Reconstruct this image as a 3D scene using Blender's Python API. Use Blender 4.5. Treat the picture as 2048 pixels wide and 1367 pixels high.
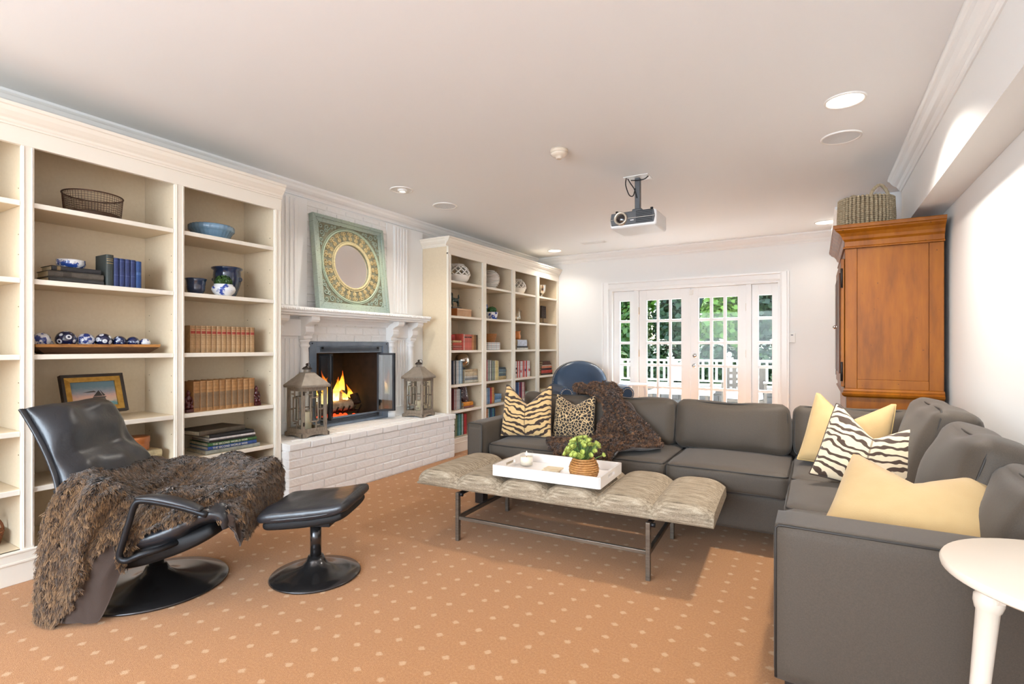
import bpy, bmesh, math, random
import numpy as np
from mathutils import Vector, Matrix, noise
PI = math.pi
random.seed(7)
for _o in list(bpy.data.objects):
    bpy.data.objects.remove(_o)
SC = bpy.context.scene
COL = SC.collection

# ---------------------------------------------------------------- camera
cam_d = bpy.data.cameras.new('camera')
cam = bpy.data.objects.new('camera', cam_d)
COL.objects.link(cam)
cam.location = (0, 0, 1.16)
cam.rotation_euler = (PI / 2, 0, math.radians(30.5))
cam_d.sensor_width = 36.0
cam_d.lens = 36.0 * 1030.0 / 2048.0
cam_d.shift_y = 9.5 / 2048.0
cam_d.clip_start = 0.02
cam_d.clip_end = 300
SC.camera = cam

# ---------------------------------------------------------------- exposure, sky, sun
SC.view_settings.view_transform = 'Standard'
SC.view_settings.look = 'None'
SC.view_settings.gamma = 1.0
SC.view_settings.use_curve_mapping = False
SC.view_settings.exposure = 0.5
CEIL = 2.525
world = bpy.data.worlds.new('sky')
SC.world = world
world.use_nodes = True
wn = world.node_tree
wn.nodes.clear()
wo = wn.nodes.new('ShaderNodeOutputWorld')
wb = wn.nodes.new('ShaderNodeBackground')
ws = wn.nodes.new('ShaderNodeTexSky')
ws.sky_type = 'NISHITA'
ws.sun_disc = False
ws.sun_elevation = math.radians(52)
ws.sun_rotation = math.radians(15)
ws.air_density = 1.0
ws.dust_density = 2.5
wn.links.new(ws.outputs[0], wb.inputs[0])
wb.inputs[1].default_value = 0.85
wn.links.new(wb.outputs[0], wo.inputs[0])

def light(name, kind, loc, energy, color=(1, 1, 1), **kw):
    d = bpy.data.lights.new(name, kind)
    d.energy = energy
    d.color = color
    rot = kw.pop('rot', None)
    for k, v in kw.items():
        setattr(d, k, v)
    o = bpy.data.objects.new(name, d)
    COL.objects.link(o)
    o.location = loc
    if rot:
        o.rotation_euler = rot
    return o

light('sun', 'SUN', (0, 12, 8), 36.0, (0.94, 0.97, 1.0), angle=math.radians(1.0),
      rot=Vector((0.22, -0.74, -1.0)).to_track_quat('-Z', 'Y').to_euler())
# added fill lamp, set in an invented window behind the camera
light('added_rear_fill', 'AREA', (-1.5, -3.3, 1.45), 215, (0.78, 0.89, 1.0), shape='RECTANGLE',
      size=3.6, size_y=1.7, rot=(PI / 2 + 0.2, 0, 0))
# daylight of the french doors: a portal only guides the sky's own light
pt = light('door_portal', 'AREA', (-1.48, 7.42, 1.0), 1.0, shape='RECTANGLE', size=2.2, size_y=2.0, rot=(-PI / 2, 0, 0))
pt.data.cycles.is_portal = True

# ---------------------------------------------------------------- materials
def lin(c):
    r = []
    for v in c[:3]:
        v = v / 255.0
        r.append(v / 12.92 if v <= 0.04045 else ((v + 0.055) / 1.055) ** 2.4)
    return (r[0], r[1], r[2], 1.0)

class NT:
    def __init__(s, m):
        m.use_nodes = True
        s.t = m.node_tree
        s.t.nodes.clear()
        s.out = s.n('ShaderNodeOutputMaterial')
    def n(s, typ, **kw):
        x = s.t.nodes.new(typ)
        for k, v in kw.items():
            if k in x.inputs:
                x.inputs[k].default_value = v
            else:
                setattr(x, k, v)
        return x
    def l(s, a, b):
        s.t.links.new(a, b)
    def math(s, op, a, b=None, clamp=False):
        x = s.n('ShaderNodeMath', operation=op, use_clamp=clamp)
        for i, v in enumerate((a, b)):
            if v is None:
                continue
            if hasattr(v, 'node'):
                s.l(v, x.inputs[i])
            else:
                x.inputs[i].default_value = v
        return x.outputs[0]
    def ramp(s, fac, stops, interp='LINEAR'):
        x = s.n('ShaderNodeValToRGB')
        e = x.color_ramp
        e.interpolation = interp
        while len(e.elements) < len(stops):
            e.elements.new(0.5)
        for el, (p, c) in zip(e.elements, stops):
            el.position = p
            el.color = lin(c)
        s.l(fac, x.inputs[0])
        return x.outputs[0]
    def mix(s, fac, a, b):
        x = s.n('ShaderNodeMix', data_type='RGBA')
        for i, v in ((0, fac), (6, a), (7, b)):
            if hasattr(v, 'node'):
                s.l(v, x.inputs[i])
            else:
                x.inputs[i].default_value = v
        return x.outputs[2]
    def coord(s, which='Object', scale=(1, 1, 1), rot=(0, 0, 0), loc=(0, 0, 0)):
        c = s.n('ShaderNodeTexCoord')
        mp = s.n('ShaderNodeMapping')
        mp.inputs['Scale'].default_value = scale
        mp.inputs['Rotation'].default_value = rot
        mp.inputs['Location'].default_value = loc
        s.l(c.outputs[which], mp.inputs[0])
        return mp.outputs[0]
    def noise(s, vec, scale, detail=2.0, rough=0.5):
        x = s.n('ShaderNodeTexNoise', Scale=scale, Detail=detail, Roughness=rough)
        s.l(vec, x.inputs['Vector'])
        return x.outputs[0]

MATS = {}
def mat(name, rgb, rough=0.5, metal=0.0, var=None, bump=None, sheen=0.0, coat=0.0, spec=0.5, var2=None,
        stretch=(1, 1, 1), build=None, trans=0.0, emit=None, emit_s=0.0, bump2=None, sss=0.0, which='Object'):
    """rgb sRGB 0-255; var=(scale, rgb2) blends a second colour by noise; bump=(scale, strength)"""
    if name in MATS:
        return MATS[name]
    m = bpy.data.materials.new(name)
    t = NT(m)
    b = t.n('ShaderNodeBsdfPrincipled')
    t.l(b.outputs[0], t.out.inputs[0])
    b.inputs['Base Color'].default_value = lin(rgb)
    b.inputs['Roughness'].default_value = rough
    b.inputs['Metallic'].default_value = metal
    b.inputs['Specular IOR Level'].default_value = spec
    b.inputs['Sheen Weight'].default_value = sheen
    b.inputs['Coat Weight'].default_value = coat
    b.inputs['Coat Roughness'].default_value = 0.12
    b.inputs['Transmission Weight'].default_value = trans
    if sss:
        b.inputs['Subsurface Weight'].default_value = sss
        b.inputs['Subsurface Radius'].default_value = (0.02, 0.012, 0.006)
    if emit:
        b.inputs['Emission Color'].default_value = lin(emit)
        b.inputs['Emission Strength'].default_value = emit_s
    vec = t.coord(which, stretch)
    col = None
    if var:
        nz = t.noise(vec, var[0], 3.0, 0.6)
        col = t.ramp(nz, [(0.3, rgb), (0.72, var[1])])
        if var2:
            nz2 = t.noise(vec, var2[0], 2.0, 0.5)
            f = t.math('MULTIPLY', t.math('SUBTRACT', nz2, var2[2] if len(var2) > 2 else 0.5), 4.0, True)
            col = t.mix(f, col, lin(var2[1]))
        t.l(col, b.inputs['Base Color'])
    if bump:
        nb = t.noise(vec, bump[0], 2.0, 0.6)
        if bump2:
            nb = t.math('ADD', nb, t.math('MULTIPLY', t.noise(vec, bump2[0], 2.0, 0.5), bump2[1]))
        bn = t.n('ShaderNodeBump', Strength=bump[1], Distance=0.01)
        t.l(nb, bn.inputs['Height'])
        t.l(bn.outputs[0], b.inputs['Normal'])
    if build:
        build(t, b, vec)
    MATS[name] = m
    return m

def book_mat(rgb):
    k = 'book_cloth_%d_%d_%d' % tuple(rgb)
    d = tuple(max(0, int(c * 0.8)) for c in rgb)
    return mat(k, rgb, 0.62, var=(35, d), bump=(240, 0.12))

# ---------------------------------------------------------------- mesh builder
class MB:
    def __init__(s):
        s.v = []
        s.f = []
    def add(s, vs, fs):
        o = len(s.v)
        s.v += [tuple(p) for p in vs]
        s.f += [tuple(i + o for i in q) for q in fs]
        return s
    def box(s, x0, x1, y0, y1, z0, z1):
        x0, x1 = min(x0, x1), max(x0, x1); y0, y1 = min(y0, y1), max(y0, y1); z0, z1 = min(z0, z1), max(z0, z1)
        return s.add([(x0, y0, z0), (x1, y0, z0), (x1, y1, z0), (x0, y1, z0), (x0, y0, z1), (x1, y0, z1), (x1, y1, z1), (x0, y1, z1)],
                     [(0, 3, 2, 1), (4, 5, 6, 7), (0, 1, 5, 4), (1, 2, 6, 5), (2, 3, 7, 6), (3, 0, 4, 7)])
    def obox(s, mtx, sx, sy, sz):
        m = MB().box(-sx / 2, sx / 2, -sy / 2, sy / 2, -sz / 2, sz / 2)
        return s.add([mtx @ Vector(p) for p in m.v], m.f)
    def bar(s, p0, p1, w, h, up=(0, 0, 1)):
        p0, p1 = Vector(p0), Vector(p1)
        d = (p1 - p0)
        L = d.length
        d.normalize()
        upv = Vector(up)
        if abs(d.dot(upv)) > 0.98:
            upv = Vector((1, 0, 0))
        sd = d.cross(upv).normalized()
        u = sd.cross(d)
        vs = []
        for t in (0, L):
            for a, b in ((-1, -1), (1, -1), (1, 1), (-1, 1)):
                vs.append(p0 + d * t + sd * a * w / 2 + u * b * h / 2)
        return s.add(vs, [(0, 1, 2, 3), (7, 6, 5, 4), (0, 4, 5, 1), (1, 5, 6, 2), (2, 6, 7, 3), (3, 7, 4, 0)])
    def tube(s, pts, r, n=8, cap=True):
        pts = [Vector(p) for p in pts]
        R = r if isinstance(r, (list, tuple)) else [r] * len(pts)
        vs = []
        prev = None
        for i, p in enumerate(pts):
            a = pts[max(i - 1, 0)]
            b = pts[min(i + 1, len(pts) - 1)]
            d = (b - a).normalized()
            if prev is None:
                up = Vector((0, 0, 1)) if abs(d.z) < 0.9 else Vector((1, 0, 0))
                u = d.cross(up).normalized()
            else:
                u = (prev - d * prev.dot(d)).normalized()
            prev = u
            w = d.cross(u)
            for k in range(n):
                t = 2 * PI * k / n
                vs.append(p + (u * math.cos(t) + w * math.sin(t)) * R[i])
        fs = []
        for i in range(len(pts) - 1):
            for k in range(n):
                fs.append((i * n + k, i * n + (k + 1) % n, (i + 1) * n + (k + 1) % n, (i + 1) * n + k))
        if cap:
            fs.append(tuple(range(n))[::-1])
            fs.append(tuple((len(pts) - 1) * n + k for k in range(n)))
        return s.add(vs, fs)
    def lathe(s, prof, n=24, c=(0, 0, 0), sx=1.0, sy=1.0, cap=True, flute=0.0, nf=0):
        vs = []
        for r, z in prof:
            for k in range(n):
                t = 2 * PI * k / n
                q = r * (1 + flute * math.cos(nf * t)) if nf else r
                vs.append((c[0] + q * math.cos(t) * sx, c[1] + q * math.sin(t) * sy, c[2] + z))
        fs = []
        for i in range(len(prof) - 1):
            for k in range(n):
                fs.append((i * n + k, i * n + (k + 1) % n, (i + 1) * n + (k + 1) % n, (i + 1) * n + k))
        if cap:
            if prof[0][0] > 1e-4:
                fs.append(tuple(range(n))[::-1])
            if prof[-1][0] > 1e-4:
                fs.append(tuple((len(prof) - 1) * n + k for k in range(n)))
        return s.add(vs, fs)
    def prism(s, poly, axis, a0, a1):
        """poly 2D; axis 'x': poly=(y,z); 'y': poly=(x,z); 'z': poly=(x,y)"""
        n = len(poly)
        def P(p, a):
            return (a, p[0], p[1]) if axis == 'x' else ((p[0], a, p[1]) if axis == 'y' else (p[0], p[1], a))
        vs = [P(p, a0) for p in poly] + [P(p, a1) for p in poly]
        fs = [(i, (i + 1) % n, (i + 1) % n + n, i + n) for i in range(n)]
        fs += [tuple(range(n))[::-1], tuple(range(n, 2 * n))]
        return s.add(vs, fs)
    def ball(s, c, r, nu=16, nv=10):
        r = r if isinstance(r, (tuple, list)) else (r, r, r)
        vs = [(c[0], c[1], c[2] - r[2])]
        for j in range(1, nv):
            t = PI * j / nv
            for k in range(nu):
                a = 2 * PI * k / nu
                vs.append((c[0] + r[0] * math.sin(t) * math.cos(a), c[1] + r[1] * math.sin(t) * math.sin(a), c[2] - r[2] * math.cos(t)))
        vs.append((c[0], c[1], c[2] + r[2]))
        fs = [(0, 1 + (k + 1) % nu, 1 + k) for k in range(nu)]
        for j in range(nv - 2):
            for k in range(nu):
                a = 1 + j * nu
                fs.append((a + k, a + (k + 1) % nu, a + nu + (k + 1) % nu, a + nu + k))
        a = 1 + (nv - 2) * nu
        fs += [(a + k, a + (k + 1) % nu, len(vs) - 1) for k in range(nu)]
        return s.add(vs, fs)
    def sheet(s, rows):
        nu = len(rows[0])
        vs = [p for r in rows for p in r]
        fs = [(i * nu + k, i * nu + k + 1, (i + 1) * nu + k + 1, (i + 1) * nu + k) for i in range(len(rows) - 1) for k in range(nu - 1)]
        return s.add(vs, fs)
    def torus(s, c, R, r, n=32, m=8, axis='z', sx=1, sy=1):
        vs = []
        for i in range(n):
            a = 2 * PI * i / n
            for j in range(m):
                b = 2 * PI * j / m
                q = ((R + r * math.cos(b)) * math.cos(a) * sx, (R + r * math.cos(b)) * math.sin(a) * sy, r * math.sin(b))
                if axis == 'x':
                    q = (q[2], q[0], q[1])
                elif axis == 'y':
                    q = (q[0], q[2], q[1])
                vs.append((c[0] + q[0], c[1] + q[1], c[2] + q[2]))
        fs = [(i * m + j, ((i + 1) % n) * m + j, ((i + 1) % n) * m + (j + 1) % m, i * m + (j + 1) % m) for i in range(n) for j in range(m)]
        return s.add(vs, fs)
    def xf(s, mtx):
        s.v = [tuple(mtx @ Vector(p)) for p in s.v]
        return s
    def mesh(s, name, mt, smooth=False):
        me = bpy.data.meshes.new(name)
        me.from_pydata(s.v, [], s.f)
        bm = bmesh.new()
        bm.from_mesh(me)
        bmesh.ops.recalc_face_normals(bm, faces=bm.faces)
        bm.to_mesh(me)
        bm.free()
        if mt:
            me.materials.append(mt)
        if smooth:
            me.polygons.foreach_set('use_smooth', [True] * len(me.polygons))
        me.update()
        return me
    def build(s, name, mt, parent=None, smooth=False, bevel=0.0, seg=2, world=False, sub=0, kind=None, label=None, autosm=None):
        if world and parent is not None:
            p = parent.matrix_world.translation if False else parent.location
            s.v = [(a - p[0], b - p[1], c - p[2]) for a, b, c in s.v]
        me = s.mesh(name, mt, smooth)
        o = bpy.data.objects.new(name, me)
        COL.objects.link(o)
        if parent is not None:
            o.parent = parent
        if bevel:
            md = o.modifiers.new('bevel', 'BEVEL')
            md.width = bevel
            md.segments = seg
            md.limit_method = 'ANGLE'
            md.angle_limit = math.radians(40)
        if sub:
            md = o.modifiers.new('sub', 'SUBSURF')
            md.levels = sub
            md.render_levels = sub
        if kind:
            o['kind'] = kind
        if label:
            o['label'] = label
        return o

def disc(r, n=40, c=(0, 0, 0)):
    m_ = MB()
    m_.add([(c[0] + r * math.cos(2 * PI * k / n), c[1] + r * math.sin(2 * PI * k / n), c[2]) for k in range(n)], [tuple(range(n))])
    return m_

def inst(src, parent, loc=(0, 0, 0), rot=None, scale=None, name=None):
    o = src.copy()
    COL.objects.link(o)
    o.parent = parent
    o.location = loc
    if rot:
        o.rotation_euler = rot
    if scale:
        o.scale = scale
    return o

def T(name, label, cat, loc=(0, 0, 0), rz=0.0, group=None):
    o = bpy.data.objects.new(name, None)
    COL.objects.link(o)
    o.empty_display_size = 0.1
    o.location = loc
    o.rotation_euler = (0, 0, rz)
    o['label'] = label
    o['category'] = cat
    if group:
        o['group'] = group
    return o

def tag(o, label, cat, group=None):
    o['label'] = label
    o['category'] = cat
    if group:
        o['group'] = group
    return o

def struct(o):
    o['kind'] = 'structure'
    return o

def softbox(hx, hy, hz, r, n=10, puff=(0, 0, 0), noise_amp=0.0, noise_scale=4.0, seed=0.0, power=0.75):
    """rounded, puffed box centred at the origin"""
    h = Vector((hx, hy, hz))
    bm = bmesh.new()
    def rem(a):
        return math.copysign(abs(a) ** power, a)
    ts = [rem(-1 + 2 * i / n) for i in range(n + 1)]
    for ax in range(3):
        for sg in (-1, 1):
            g = []
            for a in ts:
                row = []
                for b in ts:
                    q = [0, 0, 0]
                    q[ax] = sg
                    q[(ax + 1) % 3] = a
                    q[(ax + 2) % 3] = b
                    p = Vector((q[0] * h.x, q[1] * h.y, q[2] * h.z))
                    inn = Vector([max(-(h[i] - r), min(h[i] - r, p[i])) for i in range(3)])
                    d = p - inn
                    if d.length > 1e-9:
                        d = d.normalized() * r
                    p = inn + d
                    w = (1 - a * a) * (1 - b * b)
                    p[ax] += sg * puff[ax] * w
                    # soften the corners outward
                    row.append(bm.verts.new(p))
                g.append(row)
            for i in range(n):
                for j in range(n):
                    bm.faces.new((g[i][j], g[i + 1][j], g[i + 1][j + 1], g[i][j + 1]))
    bmesh.ops.remove_doubles(bm, verts=bm.verts, dist=1e-5)
    bmesh.ops.recalc_face_normals(bm, faces=bm.faces)
    bm.normal_update()
    if noise_amp:
        for v in bm.verts:
            v.co += v.normal * noise_amp * noise.noise(v.co * noise_scale + Vector((seed, seed * 1.7, 0)))
    m = MB()
    bm.verts.index_update()
    m.v = [tuple(v.co) for v in bm.verts]
    m.f = [tuple(v.index for v in f.verts) for f in bm.faces]
    bm.free()
    return m

def catmull(P, n):
    """P: array (k, ...) -> n samples by centripetal-free Catmull-Rom"""
    P = np.asarray(P, float)
    k = len(P)
    t = np.linspace(0, k - 1, n)
    i = np.clip(np.floor(t).astype(int), 0, k - 2)
    u = (t - i).reshape((-1,) + (1,) * (P.ndim - 1))
    p0 = P[np.clip(i - 1, 0, k - 1)]
    p1 = P[i]
    p2 = P[i + 1]
    p3 = P[np.clip(i + 2, 0, k - 1)]
    return 0.5 * (2 * p1 + (p2 - p0) * u + (2 * p0 - 5 * p1 + 4 * p2 - p3) * u ** 2 + (3 * p1 - p0 - 3 * p2 + p3) * u ** 3)

def text_mesh(body, size, mt, parent, mtx, name='title', extrude=0.0004, align='CENTER'):
    cu = bpy.data.curves.new('t', 'FONT')
    cu.body = body
    cu.size = size
    cu.extrude = extrude
    cu.align_x = align
    cu.align_y = 'CENTER'
    o = bpy.data.objects.new('t', cu)
    COL.objects.link(o)
    dg = bpy.context.evaluated_depsgraph_get()
    me = bpy.data.meshes.new_from_object(o.evaluated_get(dg))
    bpy.data.objects.remove(o)
    bpy.data.curves.remove(cu)
    me.transform(mtx)
    me.materials.clear()
    me.materials.append(mt)
    r = bpy.data.objects.new(name, me)
    COL.objects.link(r)
    r.parent = parent
    return r

# ---------------------------------------------------------------- common materials
WHITE = mat('white_paint', (240, 238, 234), 0.45)
TRIM = mat('white_gloss_trim', (246, 246, 245), 0.3)
WALLM = mat('wall_paint', (243, 242, 240), 0.7, bump=(180, 0.02))
CEILM = mat('ceiling_paint', (243, 245, 247), 0.75, bump=(150, 0.02))
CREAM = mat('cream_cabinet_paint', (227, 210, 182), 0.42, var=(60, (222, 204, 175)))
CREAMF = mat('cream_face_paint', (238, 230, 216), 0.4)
BRICKW = mat('painted_brick', (246, 245, 243), 0.55, bump=(70, 0.3), var=(30, (241, 239, 236)))
MORTAR = mat('painted_mortar', (242, 240, 237), 0.7, bump=(120, 0.3))
BLACKM = mat('black_metal', (38, 39, 42), 0.4, 0.6)
STEEL = mat('brushed_bronze_steel', (128, 117, 104), 0.36, 0.65, var=(14, (98, 89, 79)), stretch=(1, 1, 8))
CHROME = mat('chrome', (215, 215, 215), 0.12, 1.0)
SILVER = mat('silver', (205, 202, 196), 0.2, 1.0, bump=(40, 0.1))
PAGES = mat('book_pages', (226, 212, 182), 0.8, bump=(300, 0.15), var=(40, (208, 190, 155)))
GOLD = mat('gilt', (190, 150, 72), 0.35, 0.7, var=(30, (150, 110, 45)))
# ================================================================ room shell
XL, XR, YF, YB = -3.77, 0.78, 7.15, -3.5

def carpet_build(t, b, vec):
    # woven lozenge dots on a square lattice over a mottled tan pile
    sp = t.n('ShaderNodeSeparateXYZ')
    t.l(t.coord('Object', (1 / 0.1165, 1 / 0.1085, 1), loc=(18.706, -11.62, 0)), sp.inputs[0])
    wob = t.noise(t.coord('Object'), 75.0, 2.0, 0.6)
    fx = t.math('ABSOLUTE', t.math('SUBTRACT', t.math('FRACT', sp.outputs[0]), 0.5))
    fy = t.math('ABSOLUTE', t.math('SUBTRACT', t.math('FRACT', sp.outputs[1]), 0.5))
    d = t.math('ADD', t.math('MAXIMUM', t.math('MULTIPLY', t.math('ADD', fx, fy), 0.8), t.math('MAXIMUM', fx, fy)), t.math('MULTIPLY', t.math('SUBTRACT', wob, 0.5), 0.16))
    dot = t.math('MULTIPLY', t.math('SUBTRACT', 0.15, d), 16.0, True)
    pile = t.noise(t.coord('Object'), 330.0, 2.0, 0.7)
    pile2 = t.noise(t.coord('Object'), 110.0, 3.0, 0.7)
    base = t.ramp(pile, [(0.25, (150, 104, 66)), (0.52, (200, 148, 98)), (0.8, (230, 183, 132))])
    base = t.mix(t.math('MULTIPLY', t.math('SUBTRACT', pile2, 0.35), 1.6, True), lin((166, 115, 71)), base)
    colr = t.mix(t.math('MULTIPLY', dot, 0.30), base, lin((240, 214, 180)))
    t.l(colr, b.inputs['Base Color'])
    bn = t.n('ShaderNodeBump', Strength=0.5, Distance=0.006)
    t.l(pile, bn.inputs['Height'])
    t.l(bn.outputs[0], b.inputs['Normal'])
CARPET = mat('tan_dotted_carpet', (199, 149, 105), 0.95, sheen=0.15, spec=0.1, build=carpet_build)

def setobj(name, mb, mt, **kw):
    return struct(mb.build(name, mt, **kw))

setobj('floor', MB().box(XL - 0.1, XR + 0.1, YB - 0.1, YF + 0.2, -0.12, 0.0), CARPET)
setobj('ceiling', MB().box(XL - 0.1, XR + 0.1, YB - 0.1, YF + 0.2, CEIL, CEIL + 0.12), CEILM)
setobj('wall_left', MB().box(XL - 0.12, XL, YB, 2.95, 0, CEIL).box(XL - 0.12, XL, 3.77, YF, 0, CEIL).box(XL - 0.12, XL, 2.95, 3.77, 1.16, CEIL).box(XL - 0.12, XL, 2.95, 3.77, 0, 0.46), WALLM)
setobj('wall_right', MB().box(XR, XR + 0.12, YB, YF, 0, CEIL), WALLM)
DX0, DX1, DZ = -2.586, -0.37, 1.99
m = MB().box(XL - 0.12, DX0, YF, YF + 0.2, 0, CEIL).box(DX1, XR + 0.12, YF, YF + 0.2, 0, CEIL).box(DX0, DX1, YF, YF + 0.2, DZ, CEIL)
setobj('wall_back', m, WALLM)
# wall behind the camera, with an opening added for the fill lamp
m = MB().box(XL - 0.12, -3.35, YB - 0.2, YB, 0, CEIL).box(0.35, XR + 0.12, YB - 0.2, YB, 0, CEIL)
m.box(-3.35, 0.35, YB - 0.2, YB, 0, 0.55).box(-3.35, 0.35, YB - 0.2, YB, 2.35, CEIL)
setobj('wall_front', m, WALLM)
# roof over the room keeps sky light out of the cavities
setobj('roof', MB().box(XL - 0.6, XR + 0.6, YB - 0.6, YF + 0.7, CEIL + 0.16, CEIL + 0.3), mat('roof_felt', (90, 86, 82), 0.9))
# soffit boxing along the right wall
setobj('trim_4', MB().box(0.60, XR - 0.001, YB, 5.19, 2.10, CEIL - 0.001), WALLM)
# second boxing beyond the armoire
SB = setobj('trim_5', MB().box(0.27, XR - 0.001, 5.62, 6.98, 2.17, CEIL - 0.001), TRIM, bevel=0.003)

CROWN = [(0.0, 0.0), (0.092, 0.0), (0.092, -0.014), (0.083, -0.022), (0.076, -0.026), (0.066, -0.044), (0.05, -0.06), (0.032, -0.072), (0.022, -0.088), (0.022, -0.094), (0.014, -0.1), (0.008, -0.112), (0.0, -0.112)]
def crown(name, p0, p1, nrm, z=None, k=1.0):
    """crown moulding run p0-p1 (2D) with the wall normal nrm"""
    z = CEIL - 0.0005 if z is None else z
    mb = MB()
    n = len(CROWN)
    vs = []
    for (x, y) in (p0, p1):
        for a, b in CROWN:
            vs.append((x + nrm[0] * a * k, y + nrm[1] * a * k, z + b * k))
    fs = [(i, (i + 1) % n, (i + 1) % n + n, i + n) for i in range(n)] + [tuple(range(n))[::-1], tuple(range(n, 2 * n))]
    mb.add(vs, fs)
    return setobj(name, mb, TRIM)
crown('trim_6', (XL, YB), (XL, YF), (1, 0))
crown('trim_7', (XL, YF), (XR, YF), (0, -1))
crown('trim_8', (0.60, YB), (0.60, 5.19), (-1, 0))
crown('trim_9', (0.27, 5.62), (0.27, 6.98), (-1, 0), z=2.45, k=1.25)
setobj('baseboard_back', MB().box(DX1 + 0.12, XR, YF - 0.016, YF, 0, 0.14), TRIM, bevel=0.004)
setobj('baseboard_right', MB().box(XR - 0.016, XR, YB, YF, 0, 0.14), TRIM, bevel=0.004)

# ---------------------------------------------------------------- french doors and sidelights
def thin_glass(name, refl=0.07, tint=(0.96, 0.98, 0.97)):
    m = bpy.data.materials.new(name)
    t = NT(m)
    tr = t.n('ShaderNodeBsdfTransparent')
    tr.inputs[0].default_value = (*tint, 1)
    gl = t.n('ShaderNodeBsdfGlossy', Roughness=0.02)
    mx = t.n('ShaderNodeMixShader')
    mx.inputs[0].default_value = refl
    t.l(tr.outputs[0], mx.inputs[1]); t.l(gl.outputs[0], mx.inputs[2]); t.l(mx.outputs[0], t.out.inputs[0])
    return m
GLASS = thin_glass('window_glass', 0.010)
CLEAR = thin_glass('clear_glass', 0.035, (0.985, 0.99, 0.985))

def glazed(name, x0, x1, z0, z1, panes_x, zt, zb, rows, y=7.235, th=0.045):
    """a glazed leaf: stiles, rails, muntins and single panes. panes_x = list of (x0,x1)"""
    e = bpy.data.objects.new(name, None)
    COL.objects.link(e)
    e.location = ((x0 + x1) / 2, y, z0)
    e['kind'] = 'structure'
    fr = MB()
    fr.box(x0, panes_x[0][0], y, y + th, z0, z1).box(panes_x[-1][1], x1, y, y + th, z0, z1)
    fr.box(panes_x[0][0], panes_x[-1][1], y, y + th, zt, z1).box(panes_x[0][0], panes_x[-1][1], y, y + th, z0, zb)
    fr.build('frame', TRIM, e, world=True, bevel=0.002)
    ph = (zt - zb + 0.036) / rows
    for i in range(len(panes_x) - 1):
        MB().box(panes_x[i][1], panes_x[i + 1][0], y + 0.006, y + th - 0.006, zb, zt).build('muntin', TRIM, e, world=True, bevel=0.003)
    for r in range(1, rows):
        z = zb + ph * r - 0.036
        MB().box(panes_x[0][0], panes_x[-1][1], y + 0.008, y + th - 0.008, z, z + 0.036).build('muntin', TRIM, e, world=True, bevel=0.003)
    for (a, b) in panes_x:
        for r in range(rows):
            z = zb + ph * r
            MB().box(a - 0.003, b + 0.003, y + 0.02, y + 0.024, z - 0.003, z + ph - 0.033).build('pane', GLASS, e, world=True)
    return e
ZT, ZB = 1.815, 0.30
d1 = glazed('door_1', -2.16, -1.456, 0.02, 1.955, [(-2.053, -1.916), (-1.883, -1.747), (-1.712, -1.579)], ZT, ZB, 5)
d2 = glazed('door_2', -1.452, -0.767, 0.02, 1.955, [(-1.350, -1.211), (-1.173, -1.043), (-1.004, -0.868)], ZT, ZB, 5)
glazed('window_1', -2.535, -2.225, 0.02, 1.955, [(-2.445, -2.297)], ZT, ZB, 5)
glazed('window_2', -0.702, -0.402, 0.02, 1.955, [(-0.622, -0.469)], ZT, ZB, 5)
# knob, deadbolt, hinges, latch
def ydisc(y, c, prof, n=20):
    mb = MB().lathe(prof, n)
    mb.xf(Matrix.Translation((c[0], y, c[1])) @ Matrix.Rotation(PI / 2, 4, 'X'))
    return mb
ydisc(7.235, (-1.405, 0.905), [(0.0, 0.055), (0.018, 0.055), (0.027, 0.045), (0.027, 0.034), (0.012, 0.022), (0.012, 0.008), (0.03, 0.006), (0.03, 0.0)]).build('door_knob', CHROME, d2, True, world=True)
ydisc(7.235, (-1.40, 1.04), [(0.0, 0.02), (0.02, 0.02), (0.03, 0.012), (0.03, 0.0)]).build('deadbolt', CHROME, d2, True, world=True)
HINGE = mat('brass_hinge', (205, 180, 140), 0.35, 0.6)
for z in (1.62, 1.02, 0.35):
    MB().tube([(-2.163, 7.226, z), (-2.163, 7.226, z + 0.1)], 0.008).build('hinge', HINGE, d1, True, world=True)
    MB().tube([(-0.763, 7.226, z), (-0.763, 7.226, z + 0.1)], 0.008).build('hinge', HINGE, d2, True, world=True)
MB().box(-1.47, -1.42, 7.205, 7.235, 1.86, 1.93).build('door_sensor', WHITE, d2, world=True, bevel=0.004)
# frame posts and casing
m = MB().box(DX0, -2.537, 7.16, 7.33, 0, DZ).box(-0.40, DX1, 7.16, 7.33, 0, DZ).box(-2.537, -0.40, 7.16, 7.33, 1.957, DZ)
m.box(-2.224, -2.162, 7.19, 7.32, 0, 1.957).box(-0.765, -0.704, 7.19, 7.32, 0, 1.957)
setobj('trim_1', m, TRIM, bevel=0.003)
def casing_prof(a):
    return [(0, 0), (0, 0.016), (0.02, 0.02), (0.075, 0.02), (0.08, 0.032), (0.1, 0.034), (0.1, 0)]
m = MB()
for x, s in ((DX0 + 0.005, -1), (DX1 - 0.005, 1)):
    m.prism([(x + s * a, YF - b) for a, b in casing_prof(0)], 'z', 0, DZ - 0.005 + 0.1)
vs = [(YF - b, DZ - 0.005 + a) for a, b in casing_prof(0)]
m.prism(vs, 'x', DX0 + 0.004, DX1 - 0.004)
setobj('trim_2', m, TRIM, bevel=0.002)
setobj('trim_3', MB().box(DX0, DX1, YF + 0.005, YF + 0.21, 0.0, 0.02), mat('oak_threshold', (170, 140, 105), 0.5), bevel=0.003)

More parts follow.
